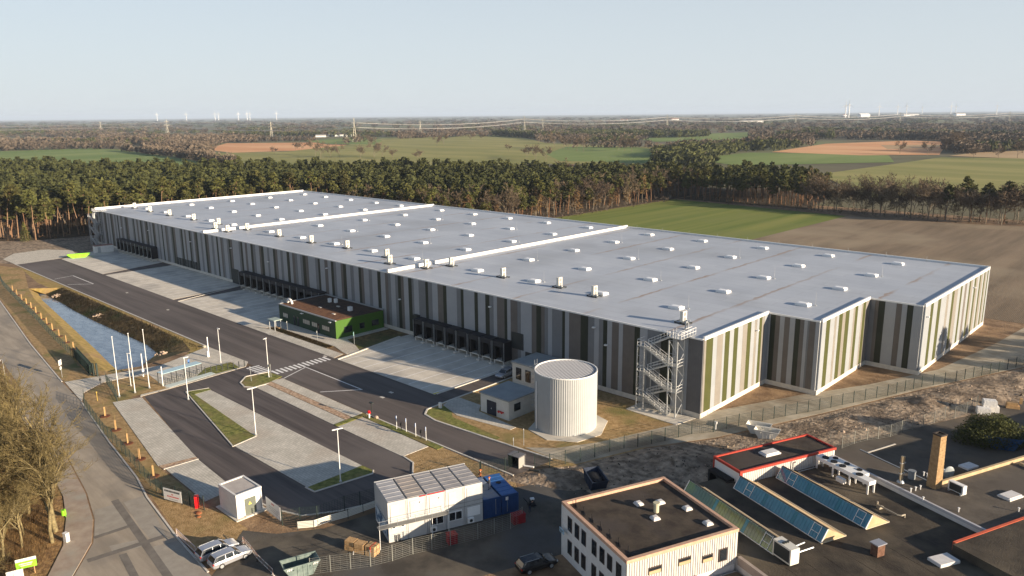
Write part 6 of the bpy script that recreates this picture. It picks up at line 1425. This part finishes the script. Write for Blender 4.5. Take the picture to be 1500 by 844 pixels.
# row of bare trees with pines beyond the ploughed field
row = []
x = -166.
while x < 60:
    yb = 398+ (0.10*max(0,x+100)); row.append((x, yb+r5.uniform(-4,14))); x += r5.uniform(1.5,2.6)
pinesx = [P(1358,331)[0], P(1397,334)[0], P(1413,334)[0], P(1425,334)[0], P(1452,336)[0], P(1495,338)[0]]
for k, (x, y) in enumerate(row):
    if not vis((x,y)): continue
    put_tree('bare_tree', 'slender leafless tree in the row beyond the ploughed field, %s from left' % ordn(k), 'bare tree', (FT[r5.integers(3)] if k % 2 else BT[r5.integers(4)]), x, y, 'leafless trees in the row beyond the ploughed field', r5.uniform(.95,1.45))
for k, x in enumerate(pinesx):
    put_tree('pine_tree', 'flat topped pine above the bare row beyond the ploughed field, %s from left' % ORD[k], 'pine tree', PN[k%6], x, 400+.1*max(0,x+100), 'pines in the bare tree row', 1.12 if k != 0 else 1.05)
# tree shelter belts and single trees further off
def at_px(x, y): return P(x, y)
singles = [(470,232,1.0),(484,230,1.0),(497,231,.9),(540,212,1),(545,215,1.1),(528,232,.9),(560,230,.9),(575,233,.8),(548,231,1.2),(462,228,1.2),(402,226,.7),(433,222,.8),(442,222,.8),(612,236,.8),(640,214,1.0),(650,212,1.1),(585,203,.9),
   (600,205,1),(690,208,1),(706,206,1),(812,217,1.3),(832,220,1.1),(845,222,1.2),(855,223,1.2),(826,219,1.),(772,232,1.0),(785,234,.9),(800,236,.9),(745,222,.7),(905,220,1.1),(915,222,1.),(925,222,1.2),(1318,226,.9),(1358,228,.9),(1426,233,.8),(1490,232,1.1),(1462,233,.7),(1385,222,1.3),(1397,223,1.4),(1405,222,1.3),(1412,224,1.1)]
for k, (x, y, s) in enumerate(singles):
    p = P(x,y)
    side_ = 'in the left meadow' if x < 660 else ('in the middle meadow' if x < 1000 else 'by the orange stubble field')
    put_tree('bare_tree', 'distant round leafless tree %s, %s in order from the left' % (side_, ordn(sorted(q_[0] for q_ in singles).index(x))), 'bare tree', FT[k%3], p[0], p[1], 'distant single trees '+side_, s*1.3)
# far woods: clumps spread by distance, thinning towards the horizon
fieldpx = [[(-300,226),(0,222),(140,217),(182,220),(340,244),(420,262),(0,262)],[(300,219),(332,210),(462,209),(548,213),(490,219),(340,224)],[(380,228),(420,222),(500,214),(560,203),(640,200),(700,207),(730,224),(740,246),(500,262),(350,248)],
 [(640,206),(690,198),(750,198),(800,210),(960,216),(955,242),(770,240),(720,250),(640,230)],[(930,203),(1010,197),(1095,194),(1100,200),(1085,204),(960,208)],[(1050,229),(1100,224),(1300,226),(1310,238),(1080,243),(1030,236)],
 [(1130,223),(1210,211),(1340,206),(1378,208),(1385,214),(1376,227),(1260,228)],[(1200,256),(1330,238),(1378,231),(1700,234),(1750,290),(1270,290)],[(1390,229),(1430,224),(1560,219),(1600,231),(1500,233)]]
fieldpolys = [[P(*q) for q in pl] for pl in fieldpx]
def hides_field(p, h):
    for hh in (h*.55, h):
        v = Vector((p[0], p[1], hh-CAM_H)); d = v.dot(_f); q = (750+F_PX*v.dot(_r)/d, 422-F_PX*v.dot(_u)/d)
        if any(pip(q, pl) for pl in fieldpx): return True
    return False
fieldpolys.append(LOC); fieldpolys.append(forestA); fieldpolys.append(forestB); fieldpolys.append([(-420,60),(-380,-200),(-900,-400),(-900,30)])
base = []
for k in range(6):
    n = 40; d = r5.normal(size=(n,3)); d /= np.linalg.norm(d,axis=1)[:,None]; p = d*np.array([.42,.42,.44])*(r5.random((n,1))**.3)+np.array([0,0,.52])
    a = r5.normal(size=(n,3))*.085; b = r5.normal(size=(n,3))*.13
    tri = np.stack([p-a, p+a, p+b*1.3],1).reshape(-1,3); base.append(tri)
far = {0:[],1:[]}; cnt = 0
nA = 15000
for _ in range(nA):
    ypx = 168.5+ (r5.random()**.85)*78; xpx = r5.uniform(-60,1560)
    yy = ypx+(-.0091*(xpx-750)*-1)*0
    p = P(xpx, ypx + (172.5-168.5)*(750-xpx)/750)
    d = math.hypot(*p)
    if not (420 < d < 14000): continue
    if any(pip(p, pl) for pl in fieldpolys): continue
    if d < 1500 and noise.noise(Vector((p[0]*.009,p[1]*.009,2))) < -.02: continue
    if d >= 1500 and noise.noise(Vector((p[0]*.0016,p[1]*.0045,5))) < -.08: continue
    if hides_field(p, 11): continue
    pine = noise.noise(Vector((p[0]*.0035,p[1]*.0035,9))) > .12
    s = (9+4*r5.random()) if d < 1600 else (9+4*r5.random())
    wdt = max(s*.9, d*.0075)
    tri = base[r5.integers(6)]; far[int(pine)].append(tri*np.array([wdt*1.2,wdt*1.2,s*1.15])+np.array([p[0],p[1],0])); cnt += 1
# belts that read clearly in the photograph: hedgerows and wood edges
belts = [([(0,221),(100,219),(180,219)],0,1.0,6),([(20,214),(240,212),(330,210)],0,1.3,12),([(180,222),(260,231),(345,245)],0,1.0,7),([(310,228),(350,229),(385,232)],1,1.3,5),([(430,262),(560,256),(700,250)],0,.0,1),
  ([(160,211),(330,208),(460,207)],0,1.0,10),([(330,200),(470,200)],1,1.1,12),([(585,204),(650,201),(720,200)],0,1.0,8),([(720,199),(800,204),(1000,202),(1040,200)],1,1.25,16),([(780,218),(960,217),(1060,218)],0,1.0,8),
  ([(960,228),(1030,224),(1060,221)],0,1.1,7),([(1000,222),(1080,216),(1130,211),(1190,205)],0,1.2,9),([(1140,203),(1190,203),(1220,204)],1,1.4,10),([(1240,205),(1340,205),(1500,211)],0,1.3,12),([(1280,202),(1400,203),(1500,205)],1,1.3,10),
  ([(1180,250),(1230,253),(1260,255)],0,1.3,6),([(740,215),(760,206)],0,1.0,3),([(1380,229),(1300,236)],0,.8,2),([(860,244),(960,240),(1060,240)],0,.9,6),([(1410,226),(1500,220)],0,1.0,4),([(380,236),(410,246),(440,256)],0,1.0,8),([(300,221),(420,225)],0,.8,5)]
for pl, pn_, sc, wd_ in belts:
    if sc == 0: continue
    for a, b in zip(pl[:-1], pl[1:]):
        A_, B_ = P(*a), P(*b); L = math.hypot(B_[0]-A_[0], B_[1]-A_[1]); n = int(L/4.2*max(1,wd_/6))
        for k in range(n):
            q = r5.random(); dd_ = np.array([A_[0]+(B_[0]-A_[0])*q, A_[1]+(B_[1]-A_[1])*q]); d = np.hypot(*dd_); dirv = dd_/d
            dd_ = dd_+dirv*r5.random()*wd_*3+r5.normal(size=2)*2
            s = (9+4*r5.random())*sc; tri = base[r5.integers(6)]
            if hides_field(dd_, s*.8): continue
            far[pn_].append(tri*np.array([s*.75,s*.75,s])+np.array([dd_[0],dd_[1],0])); 
            if k % 2 == 0: st_ = np.array([[0,-.25,0],[0,.25,0],[0,0,s*.7]])*1.0; far[0].append(st_+np.array([dd_[0],dd_[1],0]))
for k, nm, m_, lab in ((0,'far_bare_woods',TWIGF,'brown leafless woods and hedgerows stretching to the horizon'),(1,'far_pine_woods',PINEF,'dark pine woods and shelter belts stretching to the horizon')):
    V = np.concatenate(far[k]); tag(link(nm, np_mesh(nm, V, np.arange(len(V)).reshape(-1,3), m_)), lab, 'woods', kind='stuff'); print(nm, len(V)//3)
# farms and far white halls
def hutlet(label, x, y, w_, d_, h_, mw, mr, cat='building'):
    p = P(x,y); t = thing('farm_building' if w_ < 60 else 'far_hall', label, cat, (*p,0), R(50))
    part('wall', MB().box(-w_/2,-d_/2,0,w_/2,d_/2,h_), mw, t); part('roof', MB().xprism([(-d_/2-.5,h_),(d_/2+.5,h_),(0,h_+d_*.22)], -w_/2-.5, w_/2+.5), mr, t)
RT = mat('tile_roof', (.30,.12,.07), rough=.9); GR = mat('grey_fibre_roof', (.30,.30,.30), rough=.9)
hutlet('long low farm shed with pale wall at the left edge beyond the green field', 42, 217, 34, 12, 3, WHITE, GR); hutlet('dark roofed farm shed at the far left beyond the green field', 16, 217, 30, 14, 4, mat('farm_brick',(.22,.10,.07)), mat('dark_tile',(.06,.05,.06)))
hutlet('white farm shed left of the middle pylon', 470, 201, 24, 10, 4, WHITE, GR); hutlet('pale farm shed beside the middle pylon', 487, 200, 30, 10, 4, WHITE, GR); hutlet('dark roofed farmhouse near the middle pylon', 503, 200, 40, 14, 5, WHITE, mat('dark_tile',()))
hutlet('big white hall on the horizon under the tallest wind turbines', 1265, 173, 75, 50, 24, mat('far_white',(.8,.8,.78)), mat('far_white',())); hutlet('white far building left of the big white hall', 1237, 171, 35, 30, 16, mat('far_white',()), RT)
hutlet('pale far hall among the right hand turbines', 1405, 170, 90, 50, 20, mat('far_white',()), GR); hutlet('long pale far hall between the turbine groups', 1333, 170, 160, 50, 16, mat('far_white',()), GR); hutlet('red roofed far farm on the horizon right of centre', 988, 176, 60, 20, 8, WHITE, RT); hutlet('second red roofed far farm near the right pylon', 914, 177, 50, 20, 8, WHITE, RT); hutlet('pale far farm row at the right of the pylon line', 1100, 180, 120, 20, 8, WHITE, GR)
# ------------------------------------------------------------------ power line and turbines
PYM = mat('pylon_steel', (.50,.47,.38), rough=.6, metal=.2)
py = MB(); Ht = 46
for sx in (-1,1):
    for sy in (-1,1): py.tube((sx*4,sy*4,0),(sx*.9,sy*.9,30),.35,.25,4); py.tube((sx*.9,sy*.9,30),(sx*.3,sy*.3,Ht),.25,.2,4)
for k in range(6):
    z0, z1 = k*5, k*5+5; w0, w1 = 4-3.1*z0/30, 4-3.1*z1/30
    for s in (-1,1):
        py.tube((-w0,s*w0,z0),(w1,s*w1,z1),.18,n=3); py.tube((w0,s*w0,z0),(-w1,s*w1,z1),.18,n=3); py.tube((s*w0,-w0,z0),(s*w1,w1,z1),.18,n=3); py.tube((-w1,s*w1,z1),(w1,s*w1,z1),.16,n=3)
arm = MB()
for z, w_ in ((30,10),(39,7)):
    for s in (-1,1): arm.tube((0,0,z+2),(s*w_,0,z),.25,n=4); arm.tube((0,0,z-.6),(s*w_,0,z-.2),.25,n=4); arm.tube((s*w_,0,z),(s*w_,0,z-2.5),.2,n=4)
pyt = thing('pylon', 'x', 'pylon'); part('tower', py, PYM, pyt); part('cross_arm', arm, PYM, pyt)
def towards(x, ytop, h=46., fall=None):
    """distance at which something h tall reaches photograph row ytop"""
    return P(x, ytop, h)
pyl = [(-330,None,178),(246,None,177.5),(520,None,171.5),(768,None,175.5),(977,None,173.5),(1165,None,174.5),(1318,None,171.0),(1478,None,169.5)]
pos = []
# the line runs nearly straight: base positions from the seen foot of the pylons
for (x, yb) in ((-420,204),(246,199.5),(520,208),(768,193.5),(977,188.5),(1165,184.5),(1318,181),(1478,178.5),(1700,175)): pos.append(P(x,yb))
for i, p in enumerate(pos):
    nx_ = pos[min(i+1,len(pos)-1)]; pv = pos[max(i-1,0)]; an_ = math.atan2(nx_[1]-pv[1], nx_[0]-pv[0])+math.pi/2
    lab = 'lattice power pylon, %s from the left along the main overhead line' % ORD[max(0,i-1)]
    if i == 0: continue
    if i == len(pos)-1: pass
    if i == 1: pyt.location = (*p,0); pyt.rotation_euler = (0,0,an_); pyt['label'] = lab; pyt['group'] = 'pylons of the main line'
    elif i < 8: dup(pyt, (*p,0), an_, lab, 'pylons of the main line', scale=1)
for x, y in ((148,191),(398,200),(616,196),(795,192)): 
    dup(pyt, (*P(x,y),0), R(40), 'fainter pylon of the second overhead line behind, at '+{148:'far left',398:'left of the middle pylon',616:'right of the middle pylon',795:'above the centre of the wood'}[x], 'pylons of the second line', scale=.8)
CB = mat('cable', (.55,.53,.50), rough=.4)
mb = None
for hz, off_, lab in ((37,7,'upper right'),(37,-7,'upper left'),(28,10,'lower right'),(28,-10,'lower left')):
    mb = MB()
    for a, b in zip(pos[:-1], pos[1:]):
        A_ = Vector((*a,0)); B_ = Vector((*b,0)); d = (B_-A_); L = d.length; nv_ = Vector((-d.y,d.x,0)).normalized()*off_; n = 10; sag = min(9, L*.022)
        pts_ = [A_+d*(k/n)+nv_+Vector((0,0,hz-4*sag*(k/n)*(1-k/n))) for k in range(n+1)]
        for p_, q_ in zip(pts_[:-1], pts_[1:]):
            r_ = .12+p_.length*.00011; mb.tube(p_, q_, r_, r_, 3, False)
    solo('power_cable', mb, CB, 'pale %s cable bundle slung between the main pylons' % lab, 'power cable', 'cables of the main line')
wt = thing('wind_turbine', 'x', 'wind turbine')
part('tower', MB().tube((0,0,0),(0,0,100),4.2,3.0,10), WHITEM, wt); part('nacelle', MB().box(-5,-2,98,6,2,103), WHITEM, wt)
for k in range(3):
    a = R(90+120*k); bl = MB(); c_ = Vector((-6,0,100.5))
    bl.add([(-6.4,-2.2*math.sin(a),100.5+2.2*math.cos(a)),(-6.4,2.2*math.sin(a),100.5-2.2*math.cos(a)),(-6.2,48*math.cos(a),100.5+48*math.sin(a)),(-5.6,-2.2*math.sin(a),100.5+2.2*math.cos(a)),(-5.6,2.2*math.sin(a),100.5-2.2*math.cos(a)),(-6.1,48*math.cos(a),100.5+48*math.sin(a))],
           [(0,1,2),(5,4,3),(0,2,5,3),(1,4,5,2),(0,3,4,1)])
    part('blade', bl, WHITEM, wt)
part('hub', MB().ell((-6,0,100.5),2.5,2.5,2.5,8,6), WHITEM, wt)
def turb(x, ytop, hpx, label, group, i):
    d = 148*F_PX/hpx; dirv = _f*F_PX+_r*(x-750)+_u*(422-172); k_ = d/F_PX
    p_ = dirv*k_; rz = math.atan2(p_.y, p_.x)+random.uniform(-.5,.5)
    if i == 0: wt.location = (p_.x,p_.y,0); wt.rotation_euler = (0,0,rz); wt['label'] = label; wt['group'] = group
    else: dup(wt, (p_.x,p_.y,0), rz, label, group)
i = 0
for k, x in enumerate((230,273,315,320,349,362,366,405)): turb(x, 158, 15, 'tiny white wind turbine on the left horizon, %s from the left' % ORD[k], 'wind turbines on the left horizon', i); i += 1
for k, (x, h_) in enumerate(((1238,27),(1243,29),(1287,21),(1314,20),(1327,22),(1350,17),(1392,20),(1399,19),(1459,20))): turb(x, 140, h_, 'white wind turbine on the right horizon, %s from the left' % ORD[k], 'wind turbines on the right horizon', i); i += 1
# ------------------------------------------------------------------ near trees at the lower left
def big_tree(seed, Ht, twig_r=.021):
    r = np.random.default_rng(seed); segs = {'trunk':[], 'crown':[]}
    def seg(k, a, b, ra, rb): segs[k].append((a, b, ra, rb))
    def grow(p, d, L, rad, lv):
        n = 4 if lv < 2 else 3
        for s in range(n):
            q = p+d*(L/n); ra = rad*(1-.45*s/n); rb_ = rad*(1-.45*(s+1)/n); seg('trunk' if lv < 3 else 'crown', p, q, ra, rb_)
            if lv < 5 and (lv or s):
                for _ in range(2 if lv < 3 else 1):
                    nd = d+r.normal(size=3)*(.55 if lv < 2 else .5); nd[2] = nd[2]*.8+.18; nd /= np.linalg.norm(nd)
                    grow(q, nd, L*(.60 if lv < 1 else .58)*(.7+.5*r.random()), max(twig_r, rb_*(.55 if lv else .7)), lv+1)
            p = q; d = d+r.normal(size=3)*.11; d[2] += .05; d /= np.linalg.norm(d)
    grow(np.zeros(3), np.array([r.normal()*.05,r.normal()*.05,1.]), Ht*.50, .26*Ht/15, 0)
    def build(lst, n):
        A = np.array([s[0] for s in lst]); B = np.array([s[1] for s in lst]); ra = np.array([s[2] for s in lst])[:,None]; rb_ = np.array([s[3] for s in lst])[:,None]
        d = B-A; d /= np.linalg.norm(d,axis=1)[:,None]; t = np.tile([.3,.2,.93],(len(A),1)); e = np.cross(d,t); e /= np.linalg.norm(e,axis=1)[:,None]+1e-9; g = np.cross(d,e); V = []
        for (C_, rr_) in ((A,ra),(B,rb_)):
            for k in range(n): q = 2*math.pi*k/n; V.append(C_+e*rr_*math.cos(q)+g*rr_*math.sin(q))
        V = np.stack(V,1).reshape(-1,3); base_ = np.arange(len(A))[:,None]*(2*n); F = []
        for k in range(n): F.append(np.concatenate([base_+k, base_+(k+1)%n, base_+n+(k+1)%n, base_+n+k],1))
        return V, np.concatenate(F)
    Vt, Ft = build(segs['trunk'], 6); Vc_, Fc = build(segs['crown'], 3)
    return np_mesh('trunk', Vt, Ft, BARK), np_mesh('crown', Vc_, Fc, TWIG), len(segs['crown'])
BIG = []
for k in range(3): a, b, n = big_tree(40+k, 15+k); BIG.append((a,b)); print('big', n)
near = [(-101.0,23.4,15,0,'tall many stemmed leafless tree at the bend of the footpath'),(-104,17.5,1,1,'leafless tree just left of the tall one at the footpath bend'),(-108.5,22.5,1,2,'leafless tree beside the road behind the footpath bend'),
  (-113,19.5,1,0,'leafless tree further back in the roadside thicket'),(-119,23,1,1,'leafless tree in the middle of the roadside thicket'),(-126,25.5,1,2,'leafless tree where the thicket thins by the road'),(-107,13,1,2,'leafless tree deep in the thicket at the left edge'),
  (-114,13,1,1,'leafless tree at the left edge of the picture'),(-98,13.5,1,2,'slim leafless tree in the lower left corner'),(-134,27,.8,0,'smaller leafless tree beside the public road'),(-121,16.5,1,0,'leafless tree behind others at the left edge'),(-95.5,10,.8,1,'small leafless tree by the advert boards'),(-130,20,1,2,'leafless tree at the far left of the thicket')]
extra_ = [(-98.4,22.3),(-104.5,24.2),(-100,19.5),(-103,20.5),(-110,17),(-116,21.5),(-122,20),(-101,16),(-105.5,10),(-111,9.5),(-117,15.5),(-124,14),(-128,22.5),(-138,24),(-96.5,16.8),(-92.5,14),(-99,9)]
extra_.sort(key=lambda q: -q[0])
for k, (x, y) in enumerate(extra_): near.append((x, y, (.85 if (x,y) in ((-98.4,22.3),(-104.5,24.2)) else .5+.08*(k%3)), k%3, 'thin young leafless stem filling the roadside thicket, %s from the near end' % ORD[k]))
for k, (x, y, s, b, lab) in enumerate(near):
    s = {0:1.3}.get(k, .78+.22*random.random()) if s == 1 or k == 0 else s
    t = thing('bare_tree', lab, 'bare tree', (x,y,0), k*1.7, 'leafless trees of the roadside thicket'); t.scale = (s,s,s)
    link('trunk', BIG[b][0], t); link('crown', BIG[b][1], t)
sheet('leaf_litter', [(-165,30),(-161,33),(-134,30.2),(-122,28.6),(-110,27),(-103.3,25.2),(-96.5,22.8),(-90.8,19.5),(-84.5,13.4),(-78.5,4),(-73,-40),(-200,-60),(-260,0),(-250,44),(-200,38),(-161,34.5)], LITTER, .02)
V = []
for _ in range(9000):
    x, y = r5.uniform(-150,-84), r5.uniform(2,29)
    if y > 29-.0*x and False: continue
    if pip((x,y), [(-165,30),(-134,29),(-122,27.4),(-110,25.8),(-103.3,23.8),(-96.5,21.4),(-91.5,18),(-86,12),(-80,0),(-165,0)]):
        for k in range(3):
            h_ = r5.uniform(.6,3.2)*(1.4 if r5.random() < .1 else .8); a = r5.normal(size=2)*.35*h_; V += [(x-.035,y,0),(x+.035,y+.02,0),(x+a[0],y+a[1],h_)]
tag(link('thicket_shoots', np_mesh('thicket_shoots', np.array(V), np.arange(len(V)).reshape(-1,3), SHOOT)), 'thin dry shoots and brambles covering the thicket floor at lower left', 'undergrowth', kind='stuff')
# round evergreen bush
V = leaf_tris([(x_,y_,z_) for x_,y_,z_ in [(-2.6,0,1.6),(-1.2,.4,2.6),(0,-.3,3.0),(1.2,.3,2.6),(2.6,0,1.6),(0,1.2,1.4),(0,-1.4,1.2),(1.6,-1.2,1.2),(-1.6,-1.2,1.2),(-3.3,.3,.7),(3.3,-.2,.7),(1.5,1.4,2.0),(-1.5,1.4,2.0)]], [np.array([1.7,1.6,1.6])]*13, 1300, .2, r5, 1.)
t = thing('evergreen_bush', 'large round evergreen bush in the back yard by the dark blue skip', 'bush', (*P(1452,650),0), R(35)); t.scale = (1.15,1.15,1.1); link('trunk', MB().tube((0,0,0),(0,0,1.4),.25,.15).mesh('trunk', BARK), t)
link('crown', np_mesh('crown', V, np.arange(len(V)).reshape(-1,3), mat('bush_green',(.035,.045,.012),(.10,.105,.028),1.5,.9)), t)
# office hedge and tufts on the banks
V = []
for _ in range(5200):
    x = r5.uniform(-256,-163); q = r5.random(); yt = 71; 
    i_ = np.searchsorted([w_[0] for w_ in Wr], x); i_ = min(max(i_,1),6); a, b = Wr[i_-1], Wr[i_]; yw = a[1]+(b[1]-a[1])*np.clip((x-a[0])/(b[0]-a[0]),0,1)
    y = yt+(yw-yt)*q; z_ = WZ*q; h_ = r5.uniform(.25,.9); s_ = r5.normal(size=2)*.3; V += [(x-.12,y,z_-.05),(x+.12,y,z_-.05),(x+s_[0],y+s_[1],z_+h_)]
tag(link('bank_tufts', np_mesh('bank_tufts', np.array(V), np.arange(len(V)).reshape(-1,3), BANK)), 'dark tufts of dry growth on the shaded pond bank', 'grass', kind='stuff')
V = []
for _ in range(1500): x, y = r5.uniform(-166,-142), r5.uniform(89.4,91); h_ = r5.uniform(.25,.5); V += [(x-.12,y,0),(x+.12,y,0),(x+r5.normal()*.1,y,h_)]
tag(link('hedge_plants', np_mesh('hedge_plants', np.array(V), np.arange(len(V)).reshape(-1,3), BANK)), 'low brown planting in the bed before the office path', 'plants', kind='stuff')
# trees outside the frame to the right whose shade falls into the picture
for k, (x, y, s) in enumerate([(6,181,1.05),(11,184,1.1),(17,186,1.0),(22,192,1.15),(3,166,.75),(28,198,1.1),(34,203,1.1),(40,212,1.2),(46,222,1.2)]):
    put_tree('pine_tree', 'conifer outside the right picture edge, %s from the left' % ORD[k], 'pine tree', PN[k%6], x, y, 'conifers right of the picture', s)
# ------------------------------------------------------------------ haze
hm = bpy.data.materials.new('haze'); hm.use_nodes = True; n = hm.node_tree.nodes; n.remove(n['Principled BSDF'])
pv = n.new('ShaderNodeVolumePrincipled'); pv.inputs['Color'].default_value = (.66,.80,1,1); pv.inputs['Density'].default_value = .000055; pv.inputs['Anisotropy'].default_value = .0
hm.node_tree.links.new(pv.outputs[0], n['Material Output'].inputs['Volume'])
tag(link('haze', MB().box(-43000,-43000,-3,43000,43000,175).mesh('haze', hm)), kind='stuff')
print('objects', len(bpy.data.objects), 'tris', sum(sum(len(p.vertices)-2 for p in m.polygons) if len(m.polygons) < 3000 else len(m.polygons)*1.3 for m in bpy.data.meshes))
